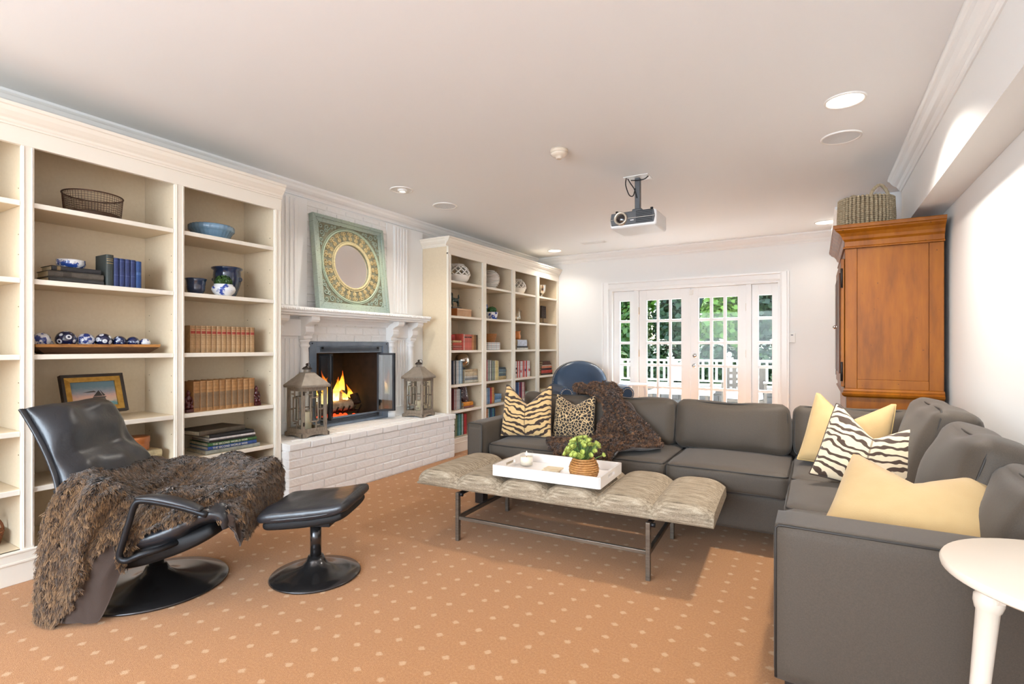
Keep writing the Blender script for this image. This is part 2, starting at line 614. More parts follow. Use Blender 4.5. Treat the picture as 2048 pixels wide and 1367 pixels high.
# frame of the added rear window, unseen behind the camera
m = MB().box(-3.35, 0.35, YB - 0.12, YB - 0.06, 0.55, 0.61).box(-3.35, 0.35, YB - 0.12, YB - 0.06, 2.29, 2.35)
for x in (-3.35, -2.14, -0.92, 0.29):
    m.box(x, x + 0.06, YB - 0.12, YB - 0.06, 0.55, 2.35)
setobj('added_window_3', m, TRIM)

# ---------------------------------------------------------------- ceiling and wall fixtures
LAMPW = (1.0, 0.93, 0.84)
GLOW = bpy.data.materials.new('lamp_glow')
_t = NT(GLOW)
_e = _t.n('ShaderNodeEmission', Strength=5.0)
_e.inputs[0].default_value = (1.0, 0.9, 0.72, 1)
_t.l(_e.outputs[0], _t.out.inputs[0])
OFFLENS = mat('lamp_lens_unlit', (240, 238, 232), 0.4)
def downlight(x, y, watts, label, lit=True, eyeball=False, r=0.088):
    e = T('recessed_downlight', label, 'ceiling light', (x, y, CEIL))
    MB().lathe([(r + 0.014, -0.0005), (r + 0.014, -0.006), (r + 0.004, -0.009), (r, -0.004), (r, -0.0005)], 40, cap=False).build('trim_ring', WHITE, e, True)
    if eyeball:
        disc(r, 40, (0, 0, -0.003)).build('baffle', WHITE, e)
        MB().lathe([(0.04, -0.003), (0.038, -0.02), (0.03, -0.024), (0.028, -0.01)], 32, (0.01, 0, 0), cap=False).build('eyeball', WHITE, e, True)
        disc(0.028, 24, (0.01, 0, -0.012)).build('bulb', GLOW if lit else OFFLENS, e)
    else:
        disc(r, 40, (0, 0, -0.0035)).build('lens', GLOW if lit else OFFLENS, e)
    if lit:
        d = bpy.data.lights.new('downlight_lamp', 'AREA')
        d.shape = 'DISK'
        d.size = 0.16
        d.energy = watts
        d.spread = math.radians(132)
        d.color = LAMPW
        o = bpy.data.objects.new('downlight_lamp', d)
        COL.objects.link(o)
        o.parent = e
        o.location = (0, 0, -0.03)
    return e
downlight(0.141, 3.39, 19, 'brightly lit round recessed light beside the round ceiling speaker near the soffit')
downlight(-3.10, 3.37, 7, 'small gold-lit eyeball recessed light above the mantel mirror', eyeball=True, r=0.085)
downlight(0.09, 6.60, 2, 'round recessed light with pale lens near the armoire basket')
downlight(-3.19, 6.61, 4, 'round recessed light with pale lens above the corner of the far bookcase')
for x, y, lab in ((0.14, 0.17, 'lit round recessed light over the white side table'), (-3.10, 0.17, 'lit round recessed light over the near end of the cream bookcase'), (-1.5, -1.2, 'lit round recessed light midway before the added wide front window')):
    downlight(x, y, 6, lab)
SPK = mat('speaker_grille', (228, 230, 232), 0.8, bump=(700, 0.5))
for x, y, lab in ((0.144, 3.979, 'round grey ceiling speaker grille next to the brightest recessed light'), (-3.089, 3.967, 'round grey ceiling speaker grille above the far bookcase end by the mantel')):
    e = T('ceiling_speaker', lab, 'speaker', (x, y, CEIL))
    MB().lathe([(0.118, -0.0005), (0.118, -0.006), (0.108, -0.01), (0.1, -0.004)], 40, cap=False).build('rim', WHITE, e, True)
    disc(0.104, 40, (0, 0, -0.0055)).build('grille', SPK, e)
e = T('smoke_detector', 'small beige domed smoke detector on the ceiling before the projector', 'smoke detector', (-1.534, 3.248, CEIL))
MB().lathe([(0.062, -0.0005), (0.062, -0.018), (0.055, -0.022)], 32).build('base', mat('beige_plastic', (222, 206, 186), 0.4), e, True)
MB().lathe([(0.06, -0.024), (0.056, -0.034), (0.04, -0.046), (0.022, -0.05), (0.022, -0.058), (0.018, -0.062), (0, -0.062)], 32).build('cover', mat('beige_plastic2', (228, 214, 196), 0.35), e, True)
e = T('air_vent', 'slim white slotted air vent in the ceiling near the back wall', 'vent', (-2.5, 6.35, CEIL))
MB().box(-0.17, 0.17, -0.05, 0.05, -0.004, -0.0005).build('plate', WHITE, e, bevel=0.002)
for k in range(4):
    MB().box(-0.15, 0.15, -0.036 + k * 0.022, -0.028 + k * 0.022, -0.008, -0.004).build('slat', WHITE, e)
e = T('wall_thermostat', 'small white rectangular wall control beside the glazed doors', 'wall control', (-0.245, YF, 1.21))
MB().box(-0.035, 0.035, -0.022, -0.0005, 0, 0.115).build('body', WHITE, e, bevel=0.004)
MB().box(-0.012, 0.012, -0.024, -0.022, 0.088, 0.096).build('display', BLACKM, e)

# ---------------------------------------------------------------- projector
DKGREY = mat('projector_grey', (86, 88, 92), 0.45)
PW = mat('projector_white', (238, 238, 238), 0.35)
e = T('ceiling_projector', 'grey and white video projector hanging upside down from a short ceiling pole', 'projector', (-1.235, 4.10, 2.10), 0.0)
MB().add(*(lambda q: (q.v, q.f))(MB().box(-0.185, 0.185, -0.14, 0.18, 0.0, 0.125))).build('body', PW, e, bevel=0.02, seg=4)
MB().prism([(-0.17, 0.022), (0.165, 0.022), (0.175, 0.07), (0.165, 0.118), (-0.17, 0.118), (-0.178, 0.07)], 'y', -0.152, -0.12).build('front_panel', DKGREY, e, bevel=0.004)
MB().box(-0.178, 0.178, -0.1545, -0.150, 0.066, 0.070).build('silver_line', SILVER, e)
mb = MB().lathe([(0.052, -0.01), (0.052, 0.02), (0.046, 0.026), (0.034, 0.012), (0.034, 0.0)], 36, cap=False)
mb.xf(Matrix.Translation((-0.09, -0.152, 0.07)) @ Matrix.Rotation(PI / 2, 4, 'X')).build('lens_ring', mat('champagne', (200, 188, 172), 0.3, 0.6), e, True)
mb = MB().lathe([(0.0, 0.014), (0.018, 0.012), (0.034, 0.004)], 32, cap=False)
mb.xf(Matrix.Translation((-0.09, -0.152, 0.07)) @ Matrix.Rotation(PI / 2, 4, 'X')).build('lens', mat('lens_glass', (24, 18, 26), 0.05, coat=1.0), e, True)
for k in range(7):
    MB().box(0.03, 0.16, -0.1545, -0.151, 0.03 + k * 0.0125 + (0.006 if k > 2 else 0), 0.036 + k * 0.0125 + (0.006 if k > 2 else 0)).build('vent_slat', BLACKM, e)
MB().box(-0.015, 0.012, -0.154, -0.15, 0.048, 0.054).build('logo_plate', PW, e)
MB().box(-0.15, 0.15, -0.10, 0.12, 0.1255, 0.135).build('mount_plate', DKGREY, e, bevel=0.003)
m = MB()
for x, y in ((-0.14, -0.1), (0.14, -0.1), (0.14, 0.1), (-0.14, 0.1)):
    m.tube([(x, y, 0.12), (x, y, 0.145)], 0.011, 10)
m.build('mount_studs', BLACKM, e)
MB().box(-0.04, 0.04, -0.035, 0.035, 0.136, 0.17).build('mount_joint', DKGREY, e, bevel=0.01)
MB().box(-0.021, 0.021, -0.02, 0.02, 0.17, CEIL - 2.10 - 0.006).build('pole', DKGREY, e, bevel=0.004)
MB().box(-0.1, 0.1, -0.07, 0.07, CEIL - 2.10 - 0.006, CEIL - 2.10 - 0.0005).build('ceiling_plate', PW, e, bevel=0.002)
zc = CEIL - 2.10
for k, pts in enumerate([[(-0.08, -0.05, zc - 0.006), (-0.085, -0.05, zc - 0.06), (-0.06, -0.04, zc - 0.14), (-0.03, -0.03, zc - 0.15), (-0.015, -0.022, zc - 0.09)],
                         [(-0.075, -0.03, zc - 0.006), (-0.05, -0.03, zc - 0.05), (-0.02, -0.025, zc - 0.1), (0, -0.022, zc - 0.17)],
                         [(0.09, -0.02, zc - 0.006), (0.06, -0.03, zc - 0.03), (0.0, -0.03, zc - 0.03), (-0.05, -0.02, zc - 0.02)]]):
    MB().tube([tuple(p) for p in catmull(pts, 18)], 0.0045, 6).build('cable', BLACKM, e, True)
# ================================================================ bookcases
SHELF_Z = [1.882, 1.500, 1.121, 0.742, 0.456]
BASE_Z = 0.160
def bookcase(label, stiles, xf, xb, panel=True):
    y0, y1 = stiles[0][0], stiles[-1][1]
    e = T('bookcase', label, 'bookcase', (xf - 0.2, (y0 + y1) / 2, 0))
    B = lambda mb, n, mt=CREAMF, bv=0.002, **k: mb.build(n, mt, e, world=True, bevel=bv, **k)
    B(MB().box(xb, xb + 0.012, y0, y1, 0, 2.29), 'back_panel', CREAM, 0)
    for k, (a, b) in enumerate(stiles):
        mb = MB().box(xf - 0.022, xf, a, b, 0.0, 2.17)
        w = b - a
        for q in (0.14, 0.78):
            mb.box(xf, xf + 0.004, a + w * q, a + w * (q + 0.08), 0.17, 2.15)
        B(mb, 'stile')
        mid = (a + b) / 2
        B(MB().box(xb + 0.012, xf - 0.022, mid - 0.018 if k else a, mid + 0.018 if k < len(stiles) - 1 else b, 0, 2.26), 'side_panel', CREAM, 0.001)
    for (a, b), (c, d) in zip(stiles, stiles[1:]):
        m0, m1 = (a + b) / 2 + 0.018, (c + d) / 2 - 0.018
        if (a, b) == stiles[0]:
            m0 = b
        if (c, d) == stiles[-1]:
            m1 = c
        for z in SHELF_Z:
            B(MB().box(xb + 0.013, xf - 0.026, m0 + 0.001, m1 - 0.001, z - 0.022, z), 'shelf', CREAM, 0.002)
            mb = MB().box(xf - 0.025, xf - 0.012, b + 0.001, c - 0.001, z - 0.026, z)
            B(mb, 'shelf_edge', CREAMF, 0.003)
        B(MB().box(xb + 0.013, xf - 0.012, m0 + 0.001, m1 - 0.001, BASE_Z - 0.03, BASE_Z), 'bottom_shelf', CREAM, 0.002)
    # base: plinth with two bead lines
    mb = MB().box(xf - 0.03, xf + 0.001, y0, y1, 0.0, 0.10)
    mb.box(xf - 0.03, xf + 0.008, y0, y1, 0.10, 0.112).box(xf - 0.03, xf + 0.003, y0, y1, 0.112, 0.15).box(xf - 0.03, xf + 0.008, y0, y1, 0.15, BASE_Z)
    B(mb, 'plinth')
    # frieze and cornice
    B(MB().box(xf - 0.022, xf + 0.003, y0, y1, 2.152, 2.27), 'frieze')
    prof = [(0.0, 2.235), (0.012, 2.235), (0.012, 2.243), (0.018, 2.25), (0.018, 2.262), (0.03, 2.272), (0.046, 2.292), (0.052, 2.312), (0.06, 2.316), (0.06, 2.332), (0.0, 2.332)]
    B(MB().prism([(xf + a, z) for a, z in prof], 'y', y0 - 0.055, y1), 'cornice', CREAMF, 0)
    # cornice return along the exposed end
    n = len(prof)
    B(MB().prism([(y0 - a * 0.9, z) for a, z in prof], 'x', xb + 0.037, xf + 0.0), 'cornice_return', CREAMF, 0)
    B(MB().box(xb, xf, y0, y1, 2.27, 2.33), 'top_panel', CREAM, 0)
    # pin holes of the side panels
    if panel:
        pin = MB().tube([(0, 0, 0), (0, 0.002, 0)], 0.003, 6)
        first = None
        for (a, b) in stiles[1:]:
            m0 = (a + b) / 2 - (0.018 if (a, b) != stiles[-1] else (b - a) / 2)
            for z in (1.95, 1.72, 1.62, 1.36, 1.26, 0.98, 0.88, 0.62):
                for x in (xf - 0.06, xb + 0.07):
                    if first is None:
                        first = pin.build('pin_hole', mat('pin_hole_dark', (120, 100, 78), 0.8), e)
                        first.location = (x - e.location.x, m0 - 0.0015 - e.location.y, z)
                    else:
                        inst(first, e, (x - e.location.x, m0 - 0.0015 - e.location.y, z))
    return e
XB1, XB2 = -3.365, -3.38
BK = -3.765
bookcase('tall cream built-in bookcase behind the black recliner, left of the fireplace',
         [(0.28, 0.33), (0.958, 1.007), (1.663, 1.718), (2.338, 2.388)], XB1, BK)
bookcase('tall cream four-bay built-in bookcase between fireplace and glazed doors',
         [(4.394, 4.449), (5.064, 5.139), (5.751, 5.828), (6.417, 6.509), (7.105, 7.145)], XB2, BK)

# ---------------------------------------------------------------- books
def book(loc, L, W, th, rgb, stand, label, group=None, rz=0.0, bands=(), lean=0.0, b=0.003, page_rgb=None, flip=False):
    """stand: spine faces +x at the origin, thickness along +y; flat: length along y, thickness up"""
    e = T('book', label, 'book', loc, rz, group)
    if lean:
        e.rotation_euler = (lean, 0, rz)
    q = min(0.005, th * 0.2)
    prof = [(-W, 0), (-q, 0), (0, th * 0.22), (0.0012, th * 0.5), (0, th * 0.78), (-q, th), (-W, th), (-W, th - b), (-0.007, th - b), (-0.007, b), (-W, b)]
    mp = MB()
    if stand:
        MB().prism(prof, 'z', 0, L).build('cover', book_mat(rgb), e)
        mp.box(-W + 0.005, -0.007, b, th - b, 0.004, L - 0.004)
    else:
        MB().prism(prof, 'y', -L / 2, L / 2).build('cover', book_mat(rgb), e)
        mp.box(-W + 0.005, -0.007, -L / 2 + 0.004, L / 2 - 0.004, b, th - b)
    mp.build('pages', PAGES if page_rgb is None else book_mat(page_rgb), e)
    for (z0, z1, c) in bands:      # fractions of the length
        bm_ = MB()
        m_ = c if not isinstance(c, tuple) else book_mat(c)
        P = [(0.0002 + x, y) for x, y in [(-q * 0.6, th * 0.08), (0, th * 0.22), (0.0014, th * 0.5), (0, th * 0.78), (-q * 0.6, th * 0.92)]]
        P += [(x - 0.001, y) for x, y in reversed(P)]
        if stand:
            bm_.prism([(x + 0.0006, y) for x, y in P], 'z', z0 * L, z1 * L)
        else:
            bm_.prism([(x + 0.0006, y) for x, y in P], 'y', (z0 - 0.5) * L, (z1 - 0.5) * L)
        bm_.build('spine_band', m_, e)
    return e

def row(y, z, xf, items, place, group, W=0.15, jitter=0.006):
    """items: (colour word, rgb, thickness, height[, bands])"""
    for it in items:
        w, rgb, th, h = it[:4]
        bd = it[4] if len(it) > 4 else ()
        book((xf - random.random() * jitter, y, z + 0.0006), h, W, th, rgb, True, w + ' book standing ' + place, group, bands=bd)
        y += th + 0.0007
    return y
def stack(y, z, xf, items, place, group, rz=0.0):
    """items bottom to top: (word, rgb, thickness, length, width)"""
    for it in items:
        w, rgb, th, L, W = it[:5]
        bd = it[5] if len(it) > 5 else ()
        book((xf - random.random() * 0.01, y, z + 0.0006), L, W, th, rgb, False, w + ' book lying ' + place, group, rz=rz + random.uniform(-0.02, 0.02), bands=bd)
        z += th + 0.0007
    return z
Z1, Z2, Z3, Z4, Z5 = SHELF_Z
SPGOLD = mat('spine_gilt', (176, 150, 96), 0.4, 0.4)
# bookcase left of the fireplace, wide bay
stack(1.205, Z2, -3.43, [('charcoal', (62, 60, 58), 0.026, 0.24, 0.16), ('worn grey-brown', (92, 84, 76), 0.033, 0.24, 0.17, ((0.25, 0.4, (70, 62, 56)),)), ('black', (48, 48, 52), 0.026, 0.215, 0.15, ((0.1, 0.17, (140, 118, 82)),))],
      'in the low pile under the blue and white dish', 'old books under the dish')
book((-3.425, 1.334, Z2 + 0.0006), 0.178, 0.135, 0.036, (58, 66, 64), True, 'thick dark green old book standing beside the row of navy volumes', bands=((0.72, 0.735, SPGOLD), (0.8, 0.815, SPGOLD), (0.86, 0.87, SPGOLD)))
yy = 1.371
for k in range(4):
    book((-3.425, yy, Z2 + 0.0006), 0.164, 0.12, 0.0265, (44, 58, 108), True, 'navy blue clothbound volume of the matching set on the wide shelf', 'navy volumes', bands=((0.40, 0.415, (90, 104, 150)), (0.9, 0.91, (90, 104, 150))))
    yy += 0.0275
book((-3.425, yy, Z2 + 0.0006), 0.160, 0.12, 0.029, (38, 74, 134), True, 'brighter blue clothbound book closing the row of navy volumes', bands=((0.5, 0.6, (70, 104, 160)),))
# narrow bay: thirteen old tan volumes with red labels
yy = 1.79
for k in range(13):
    th = 0.0335 - (k % 3) * 0.001
    c = [(186, 148, 104), (178, 140, 98), (190, 154, 112)][k % 3]
    book((-3.435, yy, Z3 + 0.0006), 0.175, 0.125, th, c, True, 'tan leather volume with red title label in the long matching row', 'tan volumes with red labels',
         bands=((0.70, 0.80, (168, 62, 48)), (0.84, 0.87, (166, 96, 60)), (0.64, 0.655, (140, 100, 60)), (0.3, 0.31, (150, 112, 70)), (0.93, 0.94, (140, 100, 60))))
    yy += th + 0.0012
yy = 1.803
for k in range(10):
    th = 0.0405
    c = [(176, 126, 74), (168, 120, 72), (182, 134, 84)][k % 3]
    book((-3.42, yy, Z4 + 0.0006), 0.194 + 0.003 * (k % 2), 0.15, th, c, True, 'brown half-leather volume in the row between the dark red bookends', 'brown half-leather volumes',
         bands=((0.12, 0.62, (132, 104, 74)), (0.7, 0.71, (120, 84, 46)), (0.93, 0.94, (120, 84, 46))))
    yy += th + 0.0012
# big picture books, two of them titled
LET = mat('spine_lettering', (226, 224, 206), 0.5)
zs = Z5 + 0.0006
for w, rgb, th, L, W, y, title in [('thin pale grey-green', (160, 162, 150), 0.026, 0.37, 0.25, 2.055, None), ('blue picture', (52, 84, 148), 0.023, 0.33, 0.24, 2.05, 'THE SECOND WORLD WAR'),
                                   ('green picture', (66, 108, 62), 0.023, 0.33, 0.24, 2.05, 'THE SECOND WORLD WAR'), ('black', (34, 34, 36), 0.014, 0.31, 0.23, 2.05, None),
                                   ('white-spined', (222, 214, 212), 0.014, 0.31, 0.22, 2.05, None), ('black large', (30, 30, 33), 0.022, 0.30, 0.22, 2.045, None), ('worn brown album', (98, 86, 70), 0.03, 0.33, 0.24, 2.0, None)]:
    rz = -0.04 if 'album' not in w else 0.10
    e = book((-3.40 - (0.0 if 'album' not in w else 0.03), y, zs), L, W, th, rgb, False, w + ' book in the pile of large flat books on the narrow shelf', 'large flat books', rz=rz, page_rgb=(214, 200, 172))
    if title:
        text_mesh(title, 0.0185, LET, e, Matrix.Translation((0.0026, -0.02, th / 2)) @ Matrix.Rotation(PI / 2, 4, 'Z') @ Matrix.Rotation(PI / 2, 4, 'X'))
    zs += th + 0.0007
# grey slip-cased volumes behind the recliner, striped boxed books
for k in range(3):
    book((-3.44, 1.335 + k * 0.031, Z5 + 0.0006), 0.225, 0.16, 0.03, (128, 130, 128), True, 'pale grey tall volume partly hidden by the recliner headrest', 'grey tall volumes', bands=((0.55, 0.78, (196, 196, 190)), (0.2, 0.3, (196, 196, 190))))
for k in range(2):
    e = book((-3.43, 1.53, Z5 + 0.0006 + k * 0.041), 0.185, 0.14, 0.04, (196, 176, 134), False, 'linen book with blue stripes lying under the round wooden box', 'blue striped linen books', bands=((0.06, 0.12, (92, 140, 158)), (0.16, 0.3, (92, 140, 158)), (0.34, 0.38, (92, 140, 158))))

# second bookcase
X2 = -3.455
stack(4.665, Z3, X2, [('faded red', (196, 92, 78), 0.028, 0.17, 0.13), ('rose', (190, 120, 108), 0.024, 0.165, 0.13), ('cinnabar', (206, 84, 64), 0.03, 0.165, 0.13), ('buff', (220, 190, 140), 0.026, 0.16, 0.12)],
      'in the small pile left of the coral books', 'small red pile')
book((X2 - 0.05, 4.60, Z3 + 0.110), 0.165, 0.12, 0.065, (186, 40, 32), False, 'bright red thick book on top of the small pile of red books', None, rz=0.0)
for k in range(2):
    pass
row(4.762, Z3, X2, [('deep coral', (214, 92, 78), 0.024, 0.185), ('ivory-spined', (236, 214, 200), 0.014, 0.182), ('coral', (222, 120, 104), 0.03, 0.18, ((0.78, 0.86, (60, 50, 48)),)), ('coral', (222, 120, 104), 0.03, 0.18, ((0.78, 0.86, (60, 50, 48)),)),
                    ('coral', (222, 120, 104), 0.03, 0.18, ((0.78, 0.86, (60, 50, 48)),)), ('coral', (222, 120, 104), 0.03, 0.18, ((0.78, 0.86, (60, 50, 48)),)), ('coral', (222, 120, 104), 0.03, 0.18, ((0.78, 0.86, (60, 50, 48)),)),
                    ('orange-tan', (204, 138, 92), 0.026, 0.18), ('tan', (190, 146, 100), 0.026, 0.178), ('brown', (150, 110, 72), 0.026, 0.178), ('dark brown', (96, 74, 54), 0.026, 0.176)],
    'in the coral and tan row on the third shelf', 'coral and tan row')
row(4.572, Z4, X2, [('navy', (40, 50, 74), 0.028, 0.265), ('white', (226, 224, 218), 0.012, 0.262), ('black', (34, 36, 42), 0.03, 0.262), ('pale grey', (196, 198, 200), 0.026, 0.26), ('white', (232, 230, 226), 0.02, 0.262), ('steel blue', (150, 178, 198), 0.024, 0.258), ('pale blue', (190, 212, 222), 0.03, 0.262), ('grey-blue', (120, 146, 166), 0.02, 0.255)],
    'in the row beside the silver sphere', 'row beside the sphere', W=0.2)
stack(4.94, Z4, X2, [('cream-spined', (214, 210, 196), 0.03, 0.25, 0.2), ('dusty grey', (150, 156, 160), 0.026, 0.25, 0.2), ('white', (224, 222, 214), 0.02, 0.25, 0.2), ('cream', (222, 206, 174), 0.05, 0.245, 0.19), ('beige', (206, 186, 150), 0.026, 0.24, 0.19)],
      'in the cream pile by the silver sphere', 'cream pile')
row(4.588, Z5, X2, [('maroon', (110, 34, 40), 0.026, 0.235), ('white', (228, 224, 220), 0.016, 0.232), ('dark red', (128, 40, 44), 0.016, 0.232), ('white', (230, 228, 224), 0.022, 0.228), ('grey patterned', (170, 172, 176), 0.02, 0.225), ('white', (228, 226, 222), 0.02, 0.228), ('slate', (92, 110, 122), 0.022, 0.222), ('dark slate', (66, 76, 86), 0.012, 0.215)],
    'in the row left of the patterned cone', 'row by the cone', W=0.18)
stack(4.885, Z5, X2, [('plum-spined', (150, 92, 84), 0.02, 0.19, 0.15), ('bright orange', (236, 150, 40), 0.045, 0.185, 0.15)], 'flat under the patterned cone', 'orange pile')
row(4.60, BASE_Z, X2, [('dark grey', (86, 90, 98), 0.02, 0.13), ('sage', (150, 160, 130), 0.028, 0.235), ('olive', (104, 120, 84), 0.02, 0.232), ('teal', (70, 140, 140), 0.03, 0.235), ('sky blue', (120, 176, 200), 0.022, 0.24), ('jade', (48, 136, 112), 0.026, 0.235), ('pale blue', (190, 214, 220), 0.026, 0.24), ('brown', (110, 80, 64), 0.018, 0.23), ('red', (204, 54, 60), 0.032, 0.23), ('crimson', (186, 44, 54), 0.02, 0.23)],
    'on the lowest shelf beside the brick hearth', 'row on the lowest shelf', W=0.18)
# bay two
row(5.262, Z4, X2, [('crimson', (170, 44, 54), 0.022, 0.262), ('white', (226, 224, 220), 0.02, 0.26), ('grey-green', (136, 148, 140), 0.03, 0.255), ('white patterned', (214, 218, 216), 0.028, 0.252), ('black-white', (120, 124, 126), 0.02, 0.25), ('sage', (160, 174, 156), 0.036, 0.244), ('steel grey', (126, 142, 148), 0.03, 0.24), ('cream', (232, 220, 176), 0.032, 0.246), ('butter yellow', (232, 212, 140), 0.034, 0.244), ('pale straw', (222, 208, 160), 0.026, 0.24)],
    'in the pale row of the second bay', 'pale row in the second bay', W=0.18)
stack(5.665, Z4, X2 - 0.02, [('buff', (214, 190, 140), 0.04, 0.17, 0.15), ('slate blue', (104, 128, 142), 0.03, 0.17, 0.15), ('pale teal', (150, 174, 178), 0.026, 0.165, 0.15), ('steel blue', (120, 148, 166), 0.03, 0.165, 0.15), ('dark slate', (76, 92, 104), 0.022, 0.16, 0.15)],
      'in the small pile at the end of the pale row', 'slate pile in the second bay')
row(5.262, Z5, X2, [('pale blue', (172, 198, 220), 0.03, 0.2), ('cornflower', (110, 150, 196), 0.026, 0.2), ('sky blue', (140, 178, 210), 0.024, 0.198), ('red', (206, 60, 56), 0.022, 0.2), ('pink-red', (214, 96, 92), 0.022, 0.2), ('yellow', (226, 190, 110), 0.024, 0.2), ('orange', (220, 150, 84), 0.022, 0.198)],
    'in the rainbow row of the second bay', 'rainbow row', W=0.16)
stack(5.53, Z5, X2, [('powder blue', (164, 194, 216), 0.04, 0.15, 0.13), ('mid blue', (112, 154, 196), 0.036, 0.15, 0.13), ('light blue', (150, 186, 214), 0.03, 0.145, 0.13)], 'in the blue pile after the rainbow row', 'blue pile')
row(5.262, BASE_Z, X2, [('orange', (226, 140, 60), 0.026, 0.24), ('white', (220, 224, 228), 0.022, 0.24), ('teal', (64, 138, 158), 0.03, 0.24), ('navy', (50, 74, 120), 0.03, 0.238), ('blue', (80, 130, 180), 0.03, 0.236), ('turquoise', (92, 170, 180), 0.03, 0.235), ('dark blue', (44, 70, 116), 0.03, 0.232)],
    'just above the sofa arm on the lowest shelf', 'row above the sofa arm', W=0.16)
# bay three
stack(6.16, Z3, X2, [('white-paged', (214, 214, 208), 0.026, 0.30, 0.2), ('black', (50, 54, 60), 0.022, 0.29, 0.2), ('pale lilac', (206, 214, 232), 0.085, 0.27, 0.18)], 'in the pile under the copper jug', 'pile under the jug')
row(5.975, Z4, X2, [('white and black', (222, 220, 218), 0.036, 0.222, ((0.5, 0.62, (60, 60, 66)), (0.25, 0.36, (60, 60, 66)))), ('coral', (222, 108, 96), 0.026, 0.222), ('white', (232, 230, 228), 0.03, 0.222), ('red', (206, 66, 62), 0.026, 0.22), ('white and red', (230, 224, 222), 0.036, 0.22, ((0.3, 0.45, (206, 66, 62)),)), ('white', (232, 230, 228), 0.03, 0.22),
                    ('pink', (224, 150, 150), 0.026, 0.222), ('vermilion', (224, 92, 70), 0.034, 0.226), ('blue-banded white', (226, 226, 230), 0.03, 0.224, ((0.35, 0.5, (70, 90, 150)),)), ('scarlet', (208, 60, 56), 0.03, 0.224), ('white', (232, 230, 228), 0.036, 0.222), ('white and coral', (232, 228, 226), 0.05, 0.222, ((0.35, 0.5, (222, 100, 90)),))],
    'in the red and white row of the third bay', 'red and white row', W=0.16)
row(5.975, Z5, X2, [('slate blue', (92, 116, 160), 0.034, 0.225), ('cobalt', (62, 92, 158), 0.034, 0.225), ('light blue', (150, 180, 214), 0.024, 0.222), ('crimson', (184, 52, 60), 0.026, 0.222), ('dark blue', (52, 66, 110), 0.024, 0.22), ('red', (206, 70, 66), 0.026, 0.22), ('white', (228, 226, 224), 0.03, 0.22), ('pale pink', (226, 190, 184), 0.026, 0.218), ('plum', (130, 60, 76), 0.02, 0.216)],
    'in the blue and red row of the third bay', 'blue and red row', W=0.16)
stack(6.325, Z5, X2, [('grey-green', (150, 166, 160), 0.03, 0.17, 0.14), ('pale aqua', (176, 200, 198), 0.024, 0.165, 0.14), ('mint', (190, 210, 200), 0.022, 0.16, 0.14)], 'in the pile after the blue and red row', 'aqua pile')
# bay four
stack(6.90, Z4, X2, [('black', (52, 46, 46), 0.024, 0.36, 0.2), ('red', (206, 74, 62), 0.045, 0.35, 0.2), ('dark plum', (78, 54, 58), 0.03, 0.35, 0.2), ('salmon', (226, 140, 110), 0.03, 0.33, 0.18), ('white', (224, 214, 200), 0.012, 0.32, 0.18), ('brown', (110, 66, 56), 0.026, 0.26, 0.16), ('mahogany', (96, 56, 50), 0.03, 0.22, 0.15)],
      'in the red and brown pile of the last bay', 'red and brown pile')

# ---------------------------------------------------------------- objects on the first bookcase
def glaze_pattern(name, base, ink, scale=18.0, thr=0.52, rough=0.12):
    def bld(t, b, vec):
        n1 = t.noise(vec, scale, 3.0, 0.65)
        w = t.n('ShaderNodeTexVoronoi', Scale=scale * 1.3)
        t.l(vec, w.inputs['Vector'])
        f = t.math('MULTIPLY', t.math('SUBTRACT', t.math('ADD', n1, t.math('MULTIPLY', w.outputs[0], 0.25)), thr + 0.1), 16.0, True)
        t.l(t.mix(f, lin(base), lin(ink)), b.inputs['Base Color'])
    return mat(name, base, rough, coat=0.6, build=bld)
BW = glaze_pattern('blue_white_china', (232, 234, 238), (46, 78, 158), 24, 0.55)
BWF = glaze_pattern('blue_white_floral', (228, 230, 236), (36, 60, 140), 40, 0.53)
NAVYC = mat('navy_glaze', (34, 56, 88), 0.12, coat=0.8, var=(16, (24, 40, 70)))
e = T('wire_basket', 'low round rusty wire basket with solid base on the top wide shelf', 'basket', (-3.54, 1.315, Z1 + 0.001))
RUST = mat('rusty_wire', (96, 66, 48), 0.6, 0.5, var=(40, (64, 44, 34)))
MB().lathe([(0.0, 0.0), (0.122, 0.0), (0.13, 0.006), (0.13, 0.026), (0.124, 0.03), (0.0, 0.022)], 48).build('base', mat('rusty_plate', (84, 58, 38), 0.6, 0.4, var=(20, (58, 40, 28))), e, True)
MB().torus((0, 0, 0.132), 0.137, 0.0042, 48, 8).build('rim', RUST, e, True)
mb = MB()
for k in range(60):
    a = 2 * PI * k / 60
    mb.tube([(0.128 * math.cos(a), 0.128 * math.sin(a), 0.02), (0.137 * math.cos(a), 0.137 * math.sin(a), 0.132)], 0.0011, 4, False)
for k in range(8):
    mb.torus((0, 0, 0.035 + k * 0.0125), 0.129 + k * 0.001, 0.0011, 40, 4)
mb.build('wire_mesh', RUST, e)
e = T('ribbed_bowl', 'pale blue ribbed pottery bowl on the top narrow shelf', 'bowl', (-3.545, 1.985, Z1 + 0.001))
MB().lathe([(0.0, 0.0), (0.098, 0.0), (0.104, 0.008), (0.125, 0.05), (0.133, 0.058), (0.137, 0.06), (0.138, 0.09), (0.132, 0.096), (0.126, 0.092), (0.118, 0.055), (0.095, 0.012), (0.0, 0.01)], 120, cap=False, flute=0.012, nf=30).build('body', mat('pale_blue_glaze', (124, 156, 180), 0.22, coat=0.7, var=(18, (104, 140, 168))), e, True)
